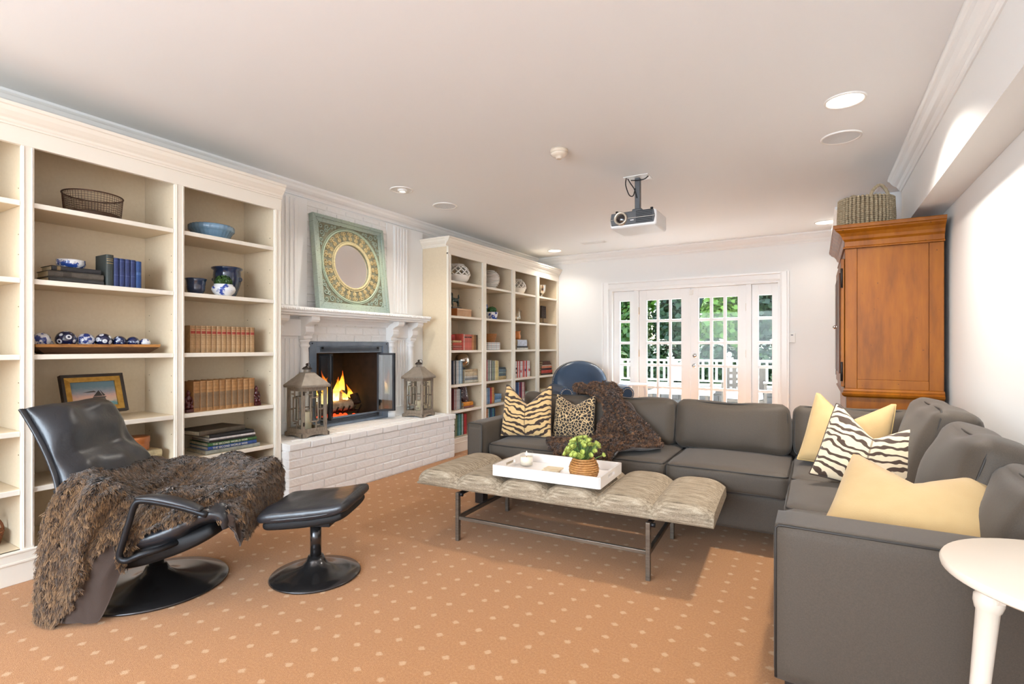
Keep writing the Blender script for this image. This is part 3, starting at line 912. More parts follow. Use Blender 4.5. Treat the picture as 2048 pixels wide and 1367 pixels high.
tag(MB().lathe([(0.0, 0.0), (0.05, 0.0), (0.052, 0.004), (0.06, 0.012), (0.0645, 0.024), (0.0625, 0.038), (0.0635, 0.046), (0.059, 0.046), (0.057, 0.016), (0.0, 0.01)], 40, cap=False).build('china_dish', BW, None, True), 'small blue and white china dish on the pile of old books', 'dish').location = (-3.53, 1.21, Z2 + 0.089)
def jar(name, lab, loc, prof, handles=True, mt=NAVYC, hz=0.06, hr=0.05):
    e = T(name, lab, 'pot', loc)
    MB().lathe(prof, 48, cap=False).build('body', mt, e, True)
    if handles:
        for s in (0.55, -2.6):
            a = s
            MB().torus((hr * math.cos(a), hr * math.sin(a), hz), 0.012, 0.0045, 18, 8, 'x').build('ring_handle', mt, e, True)
    return e
jar('small_navy_pot', 'small dark blue glazed pot with flared rim on the second narrow shelf', (-3.52, 1.868, Z2 + 0.001),
    [(0, 0), (0.038, 0), (0.042, 0.006), (0.052, 0.03), (0.055, 0.055), (0.053, 0.06), (0.055, 0.066), (0.056, 0.09), (0.064, 0.106), (0.06, 0.108), (0.05, 0.092), (0.046, 0.03), (0, 0.01)], False)
jar('large_navy_pot', 'large dark blue glazed planter with ring handles behind the china pot', (-3.60, 2.125, Z2 + 0.001),
    [(0, 0), (0.055, 0), (0.06, 0.012), (0.055, 0.02), (0.075, 0.07), (0.088, 0.12), (0.089, 0.16), (0.085, 0.195), (0.1, 0.208), (0.1, 0.216), (0.09, 0.22), (0.078, 0.2), (0.06, 0.04), (0, 0.02)], True, NAVYC, 0.135, 0.092)
e = T('china_pot_plant', 'clipped green ball plant in a squat blue and white china pot', 'potted plant', (-3.46, 2.018, Z2 + 0.001))
MB().lathe([(0, 0), (0.045, 0), (0.047, 0.006), (0.066, 0.025), (0.074, 0.045), (0.07, 0.062), (0.056, 0.075), (0.06, 0.08), (0.052, 0.08), (0.05, 0.07), (0, 0.06)], 48, cap=False).build('pot', glaze_pattern('blue_white_blotch', (232, 234, 238), (42, 72, 160), 15, 0.6), e, True)
def leaf_cloud(n, c, rad, size, seed, shell=0.75, updir=0.3, flat=0.35):
    """leaf quads folded along the midrib, spread over an ellipsoid"""
    rg = np.random.default_rng(seed)
    d = rg.normal(size=(n, 3))
    d /= np.linalg.norm(d, axis=1)[:, None]
    rr = shell + (1 - shell) * rg.random(n)
    p = d * rr[:, None] * np.array(rad) + np.array(c)
    nrm = d + rg.normal(size=(n, 3)) * 0.5 + np.array([0, 0, updir])
    nrm /= np.linalg.norm(nrm, axis=1)[:, None]
    t = np.cross(nrm, rg.normal(size=(n, 3)))
    t /= np.linalg.norm(t, axis=1)[:, None]
    b = np.cross(nrm, t)
    s = size * (0.6 + 0.8 * rg.random(n))[:, None]
    v = np.stack([p - t * s * 0.5, p + b * s * flat + nrm * s * 0.12, p + t * s * 0.5, p - b * s * flat + nrm * s * 0.12], 1).reshape(-1, 3)
    i = np.arange(n) * 4
    f = np.concatenate([np.stack([i, i + 1, i + 2], 1), np.stack([i, i + 2, i + 3], 1)])
    return v, f
def np_mesh(name, v, f, mt, parent=None, smooth=False, kind=None, attrs=None):
    me = bpy.data.meshes.new(name)
    nf, k = f.shape
    me.vertices.add(len(v))
    me.vertices.foreach_set('co', np.ascontiguousarray(v, np.float32).ravel())
    me.loops.add(nf * k)
    me.loops.foreach_set('vertex_index', np.ascontiguousarray(f, np.int32).ravel())
    me.polygons.add(nf)
    me.polygons.foreach_set('loop_start', np.arange(nf, dtype=np.int32) * k)
    me.polygons.foreach_set('loop_total', np.full(nf, k, np.int32))
    if smooth:
        me.polygons.foreach_set('use_smooth', np.ones(nf, bool))
    for an, av in (attrs or {}).items():
        at = me.attributes.new(an, 'FLOAT', 'POINT')
        at.data.foreach_set('value', np.ascontiguousarray(av, np.float32))
    me.update(calc_edges=True)
    me.materials.append(mt)
    o = bpy.data.objects.new(name, me)
    COL.objects.link(o)
    if parent is not None:
        o.parent = parent
    if kind:
        o['kind'] = kind
    return o
BOX_GREEN = mat('boxwood_leaf', (46, 78, 34), 0.5, var=(60, (74, 112, 48)))
v, f = leaf_cloud(900, (0, 0, 0.098), (0.055, 0.055, 0.045), 0.014, 3)
np_mesh('foliage', v, f, BOX_GREEN, e, kind='stuff')
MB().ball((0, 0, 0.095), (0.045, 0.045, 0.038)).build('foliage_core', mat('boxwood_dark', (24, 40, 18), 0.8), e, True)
# long wooden trough with painted balls
e = T('dough_tray', 'long shallow carved wooden tray on the third shelf holding painted balls', 'tray', (-3.53, 1.325, Z3 + 0.001))
WOODT = mat('carved_wood', (206, 146, 78), 0.5, var=(12, (122, 76, 38)), stretch=(6, 1, 6), bump=(40, 0.15))
WOODD = mat('carved_wood_dark', (96, 64, 40), 0.6, var=(14, (70, 46, 30)), stretch=(6, 1, 6), bump=(40, 0.3))
def frus(y0, y1, x0, x1, z, Y0, Y1, X0, X1, Z):
    return [(x0, y0, z), (x1, y0, z), (x1, y1, z), (x0, y1, z), (X0, Y0, Z), (X1, Y0, Z), (X1, Y1, Z), (X0, Y1, Z)]
mb = MB().add(frus(-0.245, 0.245, -0.05, 0.06, 0, -0.29, 0.29, -0.085, 0.09, 0.036), [(0, 3, 2, 1), (0, 1, 5, 4), (1, 2, 6, 5), (2, 3, 7, 6), (3, 0, 4, 7)])
mb.build('trough', WOODD, e)
mb = MB().add(frus(-0.29, 0.29, -0.085, 0.09, 0.036, -0.292, 0.292, -0.087, 0.092, 0.052), [(0, 1, 5, 4), (1, 2, 6, 5), (2, 3, 7, 6), (3, 0, 4, 7)])
mb.add(frus(-0.26, 0.26, -0.06, 0.065, 0.03, -0.28, 0.28, -0.075, 0.08, 0.052), [(0, 1, 2, 3), (4, 5, 1, 0), (5, 6, 2, 1), (6, 7, 3, 2), (7, 4, 0, 3)])
mb.add([(-0.087, -0.292, 0.052), (0.092, -0.292, 0.052), (0.092, 0.292, 0.052), (-0.087, 0.292, 0.052), (-0.075, -0.28, 0.052), (0.08, -0.28, 0.052), (0.08, 0.28, 0.052), (-0.075, 0.28, 0.052)], [(0, 1, 5, 4), (1, 2, 6, 5), (2, 3, 7, 6), (3, 0, 4, 7)])
mb.build('rim', WOODT, e)
def dotted(name, base, ring, scale):
    def bld(t, b, vec):
        w = t.n('ShaderNodeTexVoronoi', Scale=scale)
        w.inputs['Randomness'].default_value = 0.15
        t.l(vec, w.inputs['Vector'])
        d = w.outputs['Distance']
        f = t.math('MULTIPLY', t.math('SUBTRACT', 0.40, d), 20.0, True)
        f2 = t.math('MULTIPLY', t.math('SUBTRACT', 0.20, d), 20.0, True)
        t.l(t.mix(f2, t.mix(f, lin(base), lin(ring)), lin(base)), b.inputs['Base Color'])
    return mat(name, base, 0.1, coat=0.8, build=bld)
NDOT = dotted('navy_dotted_china', (22, 32, 70), (226, 230, 238), 28)
BDENSE = glaze_pattern('dense_blue_china', (206, 212, 228), (40, 64, 138), 46, 0.48)
NFL = glaze_pattern('navy_flecked_china', (26, 40, 84), (190, 204, 226), 34, 0.60)
for k, (y, r, mt_, lab) in enumerate([(1.084, 0.041, BWF, 'white china ball with fine blue flowers at the tray end by the stile'), (1.128, 0.022, BWF, 'small white china ball tucked behind the dotted one'), (1.188, 0.047, NDOT, 'navy china ball with white ringed dots, first of its kind in the tray'),
                                      (1.277, 0.0415, BDENSE, 'densely patterned mid-blue china ball between the dotted navy ones'), (1.361, 0.042, NDOT, 'navy china ball with white ringed dots in the middle of the tray'), (1.439, 0.0355, NFL, 'navy china ball with white flecks in the tray'),
                                      (1.509, 0.034, NFL, 'navy china ball with white flecks in the tray'), (1.573, 0.029, BWF, 'cream china ball with sparse blue flowers at the narrow end of the tray')]):
    x = -3.53 + (0.0 if k != 1 else -0.045)
    o = tag(MB().ball((0, 0, 0), r, 32, 20).build('china_ball', mt_, None, True), lab, 'ball', 'china balls in the tray')
    o.location = (x, y, Z3 + 0.032 + r)
    o.rotation_euler = (k * 0.7, k * 1.1, k)
# seascape on a small easel
e = T('framed_painting', 'small sailing boat seascape in a black and gold frame on an easel', 'painting', (-3.545, 1.335, Z4 + 0.042))
e.rotation_euler = (0, math.radians(-16), math.radians(8))
def seascape(t, b, vec):
    g = t.n('ShaderNodeTexCoord')
    sp = t.n('ShaderNodeSeparateXYZ')
    t.l(g.outputs['Object'], sp.inputs[0])
    z = t.math('MULTIPLY', sp.outputs[2], 1 / 0.15)
    nz = t.noise(t.coord('Object', (1, 14, 30)), 3.0, 3.0, 0.6)
    zz = t.math('ADD', z, t.math('MULTIPLY', t.math('SUBTRACT', nz, 0.5), 0.22))
    c = t.ramp(zz, [(0.0, (70, 66, 56)), (0.12, (120, 110, 88)), (0.2, (84, 122, 122)), (0.36, (92, 136, 140)), (0.46, (196, 168, 146)), (0.62, (200, 158, 140)), (0.78, (140, 140, 146)), (1.0, (92, 118, 128))])
    t.l(c, b.inputs['Base Color'])
MB().box(-0.002, 0.004, -0.115, 0.115, 0.0, 0.15).xf(Matrix.Translation((0, 0, 0.032))).build('canvas', mat('seascape_paint', (120, 130, 130), 0.45, build=seascape, coat=0.2), e)
DKBOAT = mat('boat_paint', (52, 46, 42), 0.5)
mb = MB().prism([(-0.022, 0.05), (0.04, 0.052), (0.05, 0.06), (-0.02, 0.062)], 'x', 0.0042, 0.005)
mb.prism([(-0.018, 0.064), (0.03, 0.064), (0.012, 0.098)], 'x', 0.0042, 0.005).prism([(0.032, 0.063), (0.044, 0.066), (0.02, 0.1)], 'x', 0.0042, 0.005)
mb.prism([(-0.07, 0.088), (0.0, 0.088), (-0.01, 0.097), (-0.04, 0.094)], 'x', 0.0042, 0.0046)
mb.xf(Matrix.Translation((0, 0.012, 0.03)))
mb.build('painted_boat', DKBOAT, e)
def frame_part(nm, o0, o1, i0, i1, x0, x1, mt_):
    """rectangular ring between outer half sizes o and inner half sizes i in the y-z plane"""
    zc = 0.107
    mb = MB()
    O = [(-o0, zc - o1), (o0, zc - o1), (o0, zc + o1), (-o0, zc + o1)]
    I = [(-i0, zc - i1), (i0, zc - i1), (i0, zc + i1), (-i0, zc + i1)]
    for a in range(4):
        c = (a + 1) % 4
        mb.add([(x0, *O[a]), (x0, *O[c]), (x0, *I[c]), (x0, *I[a]), (x1, *O[a]), (x1, *O[c]), (x1 - 0.004, *I[c]), (x1 - 0.004, *I[a])],
               [(0, 3, 2, 1), (4, 5, 6, 7), (0, 1, 5, 4), (3, 7, 6, 2)])
    mb.build(nm, mt_, e)
frame_part('outer_frame', 0.158, 0.115, 0.142, 0.099, -0.006, 0.022, mat('ebony_frame', (46, 34, 28), 0.35, var=(30, (30, 22, 18))))
frame_part('gilt_slip', 0.142, 0.099, 0.113, 0.073, -0.004, 0.016, GOLD)
e = T('display_easel', 'small scrolled pale brass easel carrying the seascape', 'easel', (-3.50, 1.345, Z4 + 0.001))
BRASSP = mat('pale_brass', (206, 186, 136), 0.4, 0.6)
for s in (-1, 1):
    pts = catmull([(-0.01, 0.06 * s, 0.042), (0.035, 0.058 * s, 0.040), (0.05, 0.05 * s, 0.052), (0.045, 0.04 * s, 0.062), (0.038, 0.03 * s, 0.05), (0.04, 0.012 * s, 0.045), (0.044, 0.0, 0.055)], 30)
    MB().tube([tuple(p) for p in pts], 0.004, 7).build('scroll_rest', BRASSP, e, True)
    pts = catmull([(0.03, 0.012 * s, 0.045), (0.045, 0.03 * s, 0.022), (0.06, 0.05 * s, 0.006), (0.066, 0.062 * s, 0.004)], 16)
    MB().tube([tuple(p) for p in pts], 0.004, 7).build('front_leg', BRASSP, e, True)
MB().tube([(0.0, 0, 0.044), (-0.10, 0, 0.005)], 0.004, 7).build('rear_leg', BRASSP, e, True)
# round bent-wood box on the striped books
e = T('round_wood_box', 'round orange bentwood box with lid on the striped linen books', 'box', (-3.52, 1.515, Z5 + 0.085))
OB = mat('orange_bentwood', (190, 112, 56), 0.4, var=(10, (160, 88, 40)), stretch=(2, 2, 10), coat=0.3)
MB().lathe([(0, 0), (0.072, 0), (0.072, 0.07), (0, 0.07)], 40).build('drum', OB, e, True, bevel=0.002)
MB().lathe([(0.074, 0.045), (0.0755, 0.045), (0.0755, 0.078), (0.073, 0.08), (0, 0.08)], 40, cap=False).build('lid', OB, e, True, bevel=0.002)
# dark red carved bookends
REDW = mat('dark_red_lacquer', (88, 30, 32), 0.3, coat=0.3, var=(30, (58, 18, 22)))
for y, s in ((1.775, 1.0), (2.236, 1.0)):
    e = T('carved_bookend', 'dark red carved seated figure bookend at the end of the brown leather volumes', 'bookend', (-3.435, y, Z4 + 0.001), 0, 'carved bookends')
    MB().box(-0.03, 0.03, -0.022, 0.022, 0, 0.022).build('plinth', REDW, e, bevel=0.004)
    mb = MB().ball((-0.004, 0, 0.045), (0.024, 0.02, 0.03)).ball((0.0, 0, 0.085), (0.018, 0.016, 0.026)).ball((0.016, 0.011, 0.036), (0.018, 0.01, 0.014)).ball((0.016, -0.011, 0.036), (0.018, 0.01, 0.014))
    mb.tube([(0, 0.017, 0.095), (0.014, 0.02, 0.07), (0.022, 0.008, 0.055)], 0.006).tube([(0, -0.017, 0.095), (0.014, -0.02, 0.07), (0.022, -0.008, 0.055)], 0.006)
    mb.ball((0.004, 0, 0.12), (0.013, 0.012, 0.016)).ball((0.002, 0, 0.135), (0.007, 0.007, 0.006))
    mb.build('figure', REDW, e, True)
# brown leather case on the lowest shelf, wicker basket with handle in the left bay
e = T('leather_case', 'dark brown leather case lying on the lowest shelf behind the fur throw', 'case', (-3.55, 2.04, BASE_Z + 0.001))
LTH = mat('brown_leather_case', (84, 48, 30), 0.35, var=(20, (60, 34, 22)), bump=(80, 0.1))
softbox(0.13, 0.2, 0.105, 0.03, 8, (0, 0, 0.015)).xf(Matrix.Translation((0, 0, 0.1195))).build('body', LTH, e, True)
MB().tube([tuple(p) for p in catmull([(0.09, 0.06, 0.21), (0.1, 0.07, 0.235), (0.1, 0.1, 0.24), (0.09, 0.115, 0.21)], 16)], 0.007, 8).build('handle', LTH, e, True)
def wicker(name, c1, c2, su=90, sv=60):
    def bld(t, b, vec):
        g = t.n('ShaderNodeTexBrick', Scale=1.0)
        u = t.coord('Object', (su, su, sv))
        nz = t.noise(u, 1.2, 1.0)
        w = t.n('ShaderNodeTexWave', Scale=0.35, Distortion=1.5)
        t.l(u, w.inputs['Vector'])
        t.l(t.mix(t.math('ADD', t.math('MULTIPLY', nz, 0.6), t.math('MULTIPLY', w.outputs['Fac'], 0.4), True), lin(c1), lin(c2)), b.inputs['Base Color'])
    return mat(name, c1, 0.6, build=bld, bump=(160, 0.3))
WICK = wicker('wicker_brown', (150, 86, 40), (92, 50, 24))
def woven_pot(prof_r, z0, z1, n, rows, cr, parent, mt_, nm='weave'):
    """stacked wavy coils woven around a body of radius prof_r(z)"""
    for j in range(rows):
        z = z0 + (z1 - z0) * (j + 0.5) / rows
        pts = []
        for k in range(n + 1):
            a = 2 * PI * k / n
            w = 1 if (k + j) % 2 else -1
            r = prof_r(z) + w * cr * 0.45
            pts.append((r * math.cos(a), r * math.sin(a), z))
        MB().tube(pts, cr, 6, False).build(nm, mt_, parent, True)
e = T('wicker_basket', 'small reddish wicker basket with a looped handle on the lowest left shelf', 'basket', (-3.56, 0.868, BASE_Z + 0.001))
woven_pot(lambda z: 0.055 + 0.25 * z, 0.005, 0.075, 40, 8, 0.0052, e, WICK, 'coil')
MB().lathe([(0, 0), (0.055, 0), (0.072, 0.07), (0.068, 0.07), (0.05, 0.006), (0, 0.006)], 30, cap=False).build('lining', WICK, e, True)
MB().tube([(0.0, 0.075 * math.cos(a), 0.07 + 0.085 * math.sin(a)) for a in [PI * k / 16 for k in range(17)]], 0.006, 8).build('handle', WICK, e, True)

# ---------------------------------------------------------------- objects on the second bookcase
CER = mat('white_ceramic', (238, 232, 224), 0.3, coat=0.2)
def lattice_vase(loc, r, hgt, lab):
    e = T('lattice_vase', lab, 'vase', loc)
    R = lambda t: r * math.sin(PI * (0.2 + 0.66 * t)) ** 0.8
    # solid lower part, open lattice of crossing ribs above, rim collar
    low = [(R(t), hgt * t) for t in [k / 10 * 0.42 for k in range(11)]]
    MB().lathe([(0, 0)] + low + [(low[-1][0] - 0.006, low[-1][1]), (0, 0.02)], 40, cap=False).build('lower_body', CER, e, True)
    for s in (-1, 1):
        for k in range(12):
            a0 = 2 * PI * k / 12
            pts = []
            for q in range(13):
                t = 0.40 + 0.48 * q / 12
                a = a0 + s * q / 12 * (2 * PI / 12) * 1.5
                pts.append((R(t) * math.cos(a), R(t) * math.sin(a), hgt * t))
            MB().tube(pts, 0.0075, 6).build('lattice_rib', CER, e, True)
    rt = R(0.88)
    MB().lathe([(rt + 0.008, hgt * 0.85), (rt + 0.004, hgt * 0.9), (rt * 0.86, hgt * 0.95), (rt * 0.86, hgt), (rt * 0.8, hgt), (rt * 0.8, hgt * 0.93), (rt - 0.01, hgt * 0.86)], 40, cap=False).build('collar', CER, e, True)
lattice_vase((-3.56, 4.78, Z1 + 0.001), 0.155, 0.22, 'large white ceramic vase with open lattice shoulder in the first bay')
lattice_vase((-3.60, 6.235, Z1 + 0.001), 0.13, 0.215, 'smaller white ceramic lattice vase in the third bay, half hidden')
e = T('striped_sphere_vase', 'round pearly white vase cut with slanted open slits', 'vase', (-3.57, 5.50, Z1 + 0.001))
mb = MB()
MB().ball((0, 0, 0.125), (0.112, 0.112, 0.115), 32, 20).build('inner_body', mat('pearl_inner', (206, 196, 182), 0.35, coat=0.4), e, True)
for k in range(13):
    z = 0.012 + k * 0.0185
    rr = math.sqrt(max(0.0, 0.125 ** 2 - (z - 0.125) ** 2))
    o = MB().torus((0, 0, 0), rr, 0.0072, 40, 8)
    o.xf(Matrix.Translation((0, 0, z)) @ Matrix.Rotation(0.18 * math.sin(PI * k / 12), 4, 'X'))
    o.build('slat_ring', mat('pearl_white', (242, 238, 232), 0.2, coat=0.6), e, True)
e = T('silver_goblet', 'polished silver trophy goblet with two handles in the last bay', 'goblet', (-3.53, 6.86, Z1 + 0.001))
MB().lathe([(0, 0), (0.05, 0), (0.05, 0.012), (0.018, 0.03), (0.014, 0.05), (0.026, 0.06), (0.05, 0.085), (0.062, 0.12), (0.07, 0.19), (0.076, 0.195), (0.07, 0.198), (0.06, 0.13), (0.03, 0.08), (0, 0.075)], 40, cap=False).build('cup', SILVER, e, True)
for s in (-1, 1):
    MB().tube([tuple(p) for p in catmull([(0, 0.055 * s, 0.1), (0, 0.1 * s, 0.12), (0, 0.105 * s, 0.17), (0, 0.07 * s, 0.185)], 16)], 0.006, 8).build('handle', SILVER, e, True)
# bronze horse on a box
e = T('keepsake_box', 'small tan wooden box carrying the bronze horse in the first bay', 'box', (-3.55, 4.80, Z2 + 0.001))
MB().box(-0.09, 0.09, -0.14, 0.14, 0.0, 0.07).build('box_body', mat('tan_box', (206, 166, 130), 0.5, var=(10, (186, 140, 100))), e, bevel=0.003)
MB().box(-0.092, 0.092, -0.142, 0.142, 0.07, 0.092).build('box_lid', mat('tan_box_lid', (214, 176, 142), 0.5), e, bevel=0.003)
MB().box(-0.0935, 0.0935, -0.143, -0.139, 0.001, 0.09).build('leather_end', mat('brown_box_end', (176, 104, 54), 0.45), e)
e = T('horse_sculpture', 'verdigris bronze sculpture of a prancing horse on a dark slab', 'sculpture', (-3.54, 4.725, Z2 + 0.094))
VERD = mat('verdigris_bronze', (74, 90, 86), 0.45, 0.6, var=(40, (44, 52, 50)))
MB().box(-0.035, 0.035, -0.09, 0.09, 0, 0.016).build('slab', mat('dark_slab', (64, 58, 58), 0.4), e, bevel=0.002)
mb = MB().tube([tuple(p) for p in catmull([(0, -0.05, 0.095), (0, -0.025, 0.1), (0, 0.01, 0.098), (0, 0.045, 0.105)], 14)], [0.018 + 0.006 * math.sin(PI * k / 13) for k in range(14)], 12)
mb.tube([tuple(p) for p in catmull([(0, -0.045, 0.1), (0, -0.06, 0.13), (0, -0.056, 0.16), (0, -0.062, 0.172)], 12)], [0.02 - 0.0009 * k for k in range(12)], 10)
mb.tube([(0, -0.06, 0.17), (0, -0.085, 0.158), (0, -0.096, 0.148)], [0.011, 0.009, 0.006], 10)
mb.tube([tuple(p) for p in catmull([(0, 0.05, 0.105), (0, 0.075, 0.125), (0, 0.07, 0.155), (0, 0.08, 0.165)], 12)], [0.008, 0.009, 0.01, 0.01, 0.01, 0.009, 0.008, 0.007, 0.006, 0.005, 0.004, 0.003], 8)
for pts in ([(0.01, 0.04, 0.095), (0.012, 0.055, 0.065), (0.012, 0.04, 0.045), (0.012, 0.05, 0.016)], [(-0.01, 0.04, 0.095), (-0.012, 0.07, 0.07), (-0.012, 0.085, 0.05), (-0.012, 0.105, 0.04)],
            [(0.01, -0.045, 0.09), (0.012, -0.07, 0.075), (0.012, -0.075, 0.05), (0.012, -0.09, 0.045)], [(-0.01, -0.04, 0.09), (-0.012, -0.03, 0.06), (-0.012, -0.02, 0.04), (-0.012, -0.03, 0.016)]):
    mb.tube([tuple(p) for p in catmull(pts, 10)], [0.011 - 0.0007 * k for k in range(10)], 8)
mb.build('horse', VERD, e, True)
# blue and white planter with a picture tile behind
e = T('blue_tile', 'square blue and white porcelain tile leaning in the second bay', 'tile', (-3.60, 5.43, Z2 + 0.001))
e.rotation_euler = (0, math.radians(-8), 0)
MB().box(-0.006, 0.006, -0.085, 0.1, 0, 0.205).build('tile_body', glaze_pattern('blue_landscape', (70, 118, 186), (226, 232, 240), 14, 0.58), e, bevel=0.003)
MB().box(0.006, 0.0075, -0.075, 0.09, 0.012, 0.193).build('tile_picture', glaze_pattern('blue_landscape2', (52, 96, 170), (198, 214, 236), 22, 0.56), e)
e = T('blue_white_planter', 'hexagonal blue and white china planter with green plant in the second bay', 'potted plant', (-3.49, 5.43, Z2 + 0.001))
MB().lathe([(0, 0), (0.065, 0), (0.072, 0.01), (0.088, 0.085), (0.094, 0.09), (0.084, 0.092), (0.06, 0.02), (0, 0.015)], 6, cap=False).build('pot', BW, e)
v, f = leaf_cloud(400, (0, 0, 0.115), (0.06, 0.06, 0.045), 0.022, 9)
np_mesh('foliage', v, f, mat('ivy_leaf', (40, 92, 48), 0.45, var=(50, (64, 128, 58))), e, kind='stuff')
# silver gull
e = T('silver_gull', 'silver bird sculpture with raised outspread wings in the third bay', 'sculpture', (-3.53, 6.14, Z2 + 0.001))
mb = MB().tube([tuple(p) for p in catmull([(0, -0.06, 0.05), (0, -0.03, 0.055), (0, 0.03, 0.06), (0, 0.09, 0.05)], 12)], [0.008, 0.016, 0.022, 0.026, 0.028, 0.028, 0.026, 0.024, 0.02, 0.015, 0.01, 0.005], 12)
mb.build('body', SILVER, e, True)
for s in (-1, 1):
    rows_ = []
    for k in range(12):
        t = k / 11
        c = Vector((0.02 * s + 0.06 * s * t, 0.03 + 0.24 * t if s < 0 else 0.02 - 0.13 * t, 0.06 + 0.11 * math.sin(t * 2.2)))
        w = 0.055 * (1 - t) ** 0.7 + 0.004
        rows_.append([c + Vector((0, -w * 0.4, w * 0.5)), c + Vector((0, 0, w * 0.2 + 0.004)), c + Vector((0, w * 0.6, -w * 0.5)), c + Vector((0, 0, w * 0.2 - 0.006)), c + Vector((0, -w * 0.4, w * 0.5))])
    MB().sheet(rows_).build('wing', SILVER, e, True)
mb = MB().tube([(0, 0.02, 0.04), (0, 0.02, 0.008)], 0.008, 8).lathe([(0, 0), (0.06, 0), (0.05, 0.008), (0, 0.012)], 24, (0, 0.02, 0))
mb.build('stand', SILVER, e, True)
e = T('openwork_sculpture', 'dark carved openwork wooden panel on a thin post and base', 'sculpture', (-3.50, 6.855, Z2 + 0.001))
DKW = mat('dark_carved_wood', (74, 58, 50), 0.6, var=(80, (42, 32, 28)), bump=(120, 0.8))
MB().box(-0.03, 0.03, -0.09, 0.09, 0, 0.014).build('base', BLACKM, e, bevel=0.002)
MB().tube([(0, 0, 0.014), (0, 0, 0.09)], 0.004, 8).build('post', BLACKM, e)
mb = MB().box(-0.012, 0.012, -0.075, 0.075, 0.085, 0.265)
mb.build('panel', DKW, e, bevel=0.003)
for j in range(6):
    for k in range(5):
        MB().torus((0.012, -0.058 + k * 0.029, 0.104 + j * 0.0285), 0.0095, 0.003, 12, 5, 'x').build('carved_ring', DKW, e, True)
# silver sphere, patterned cone, baskets, jug
e = T('silver_sphere', 'large hammered silver sphere on a small ring stand on the cream pile', 'ornament', (-3.555, 4.885, Z4 + 0.1575))
MB().ball((0, 0, 0.098), 0.088, 32, 20).build('sphere', SILVER, e, True)
MB().lathe([(0.03, 0), (0.04, 0), (0.036, 0.016), (0.03, 0.016)], 24, cap=False).build('stand', DKGREY, e, True)
e = T('patterned_cone', 'dark purple patterned cone ornament on the fifth shelf', 'ornament', (-3.55, 4.885, Z5 + 0.068))
MB().lathe([(0, 0), (0.075, 0), (0.068, 0.06), (0.05, 0.17), (0.045, 0.19), (0, 0.195)], 32, cap=False).build('cone', glaze_pattern('purple_pattern', (66, 44, 54), (210, 190, 180), 40, 0.6, 0.5), e, True)
WICKL = wicker('wicker_light', (198, 140, 84), (150, 96, 50))
e = T('tan_basket', 'small tan woven basket on the plaid boxes in the second bay', 'basket', (-3.53, 5.42, Z3 + 0.096))
woven_pot(lambda z: 0.07 + 0.25 * z, 0.004, 0.105, 44, 9, 0.0062, e, WICKL, 'coil')
MB().lathe([(0, 0), (0.07, 0), (0.096, 0.104), (0.09, 0.104), (0.066, 0.006), (0, 0.006)], 30, cap=False).build('lining', WICKL, e, True)
def plaid(t, b, vec):
    u = t.coord('Object')
    sp = t.n('ShaderNodeSeparateXYZ')
    t.l(u, sp.inputs[0])
    def stripe(o, per, w):
        return t.math('LESS_THAN', t.math('FRACT', t.math('MULTIPLY', o, 1 / per)), w)
    a, c = stripe(sp.outputs[1], 0.032, 0.3), stripe(sp.outputs[2], 0.028, 0.3)
    col = t.mix(t.math('MULTIPLY', t.math('ADD', a, c), 0.45), lin((232, 232, 230)), lin((96, 128, 140)))
    col = t.mix(t.math('MULTIPLY', stripe(sp.outputs[1], 0.064, 0.08), 0.7), col, lin((196, 90, 84)))
    t.l(col, b.inputs['Base Color'])
PLAID = mat('plaid_cloth', (220, 222, 222), 0.7, build=plaid)
for k in range(2):
    tag(MB().box(-0.09, 0.09, -0.145 + 0.01 * k, 0.15, 0, 0.046).build('plaid_box', PLAID, None, bevel=0.003), 'flat blue and white plaid box under the tan basket', 'box', 'plaid boxes').location = (-3.545, 5.42, Z3 + 0.001 + k * 0.047)
e = T('copper_jug', 'small copper-orange jug with long spout on the pile of books', 'jug', (-3.54, 6.13, Z3 + 0.139))
COP = mat('copper_glaze', (204, 124, 56), 0.3, 0.3, coat=0.4)
MB().lathe([(0, 0), (0.05, 0), (0.058, 0.02), (0.062, 0.05), (0.05, 0.08), (0.046, 0.095), (0.056, 0.112), (0.05, 0.112), (0.04, 0.09), (0, 0.03)], 32, cap=False).build('body', COP, e, True)
MB().tube([tuple(p) for p in catmull([(0, 0.05, 0.06), (0, 0.08, 0.08), (0, 0.095, 0.11), (0, 0.115, 0.125)], 12)], [0.016 - 0.0009 * k for k in range(12)], 10).build('spout', COP, e, True)
e = T('cream_box', 'small cream keepsake box on the fifth shelf beside the blue armchair', 'box', (-3.52, 6.80, Z5 + 0.001))
MB().box(-0.08, 0.08, -0.14, 0.14, 0, 0.06).build('body', mat('cream_box_card', (232, 214, 176), 0.6), e, bevel=0.003)
MB().box(-0.083, 0.083, -0.143, 0.143, 0.06, 0.08).build('lid', mat('cream_box_lid', (238, 224, 190), 0.6), e, bevel=0.003)
# ================================================================ fireplace
FC = 3.363
FP = T('fireplace', 'white painted brick fireplace with carved mantel and raised brick hearth', 'fireplace', (-3.6, FC, 0))
def F(mb, n, mt_=TRIM, parent=None, bv=0.0015, **k):
    p = parent or FP
    base = FP.location if p is FP else FP.location + p.location
    mb.v = [(a - base[0], b - base[1], c - base[2]) for a, b, c in mb.v]
    return mb.build(n, mt_, p, bevel=bv, **k)
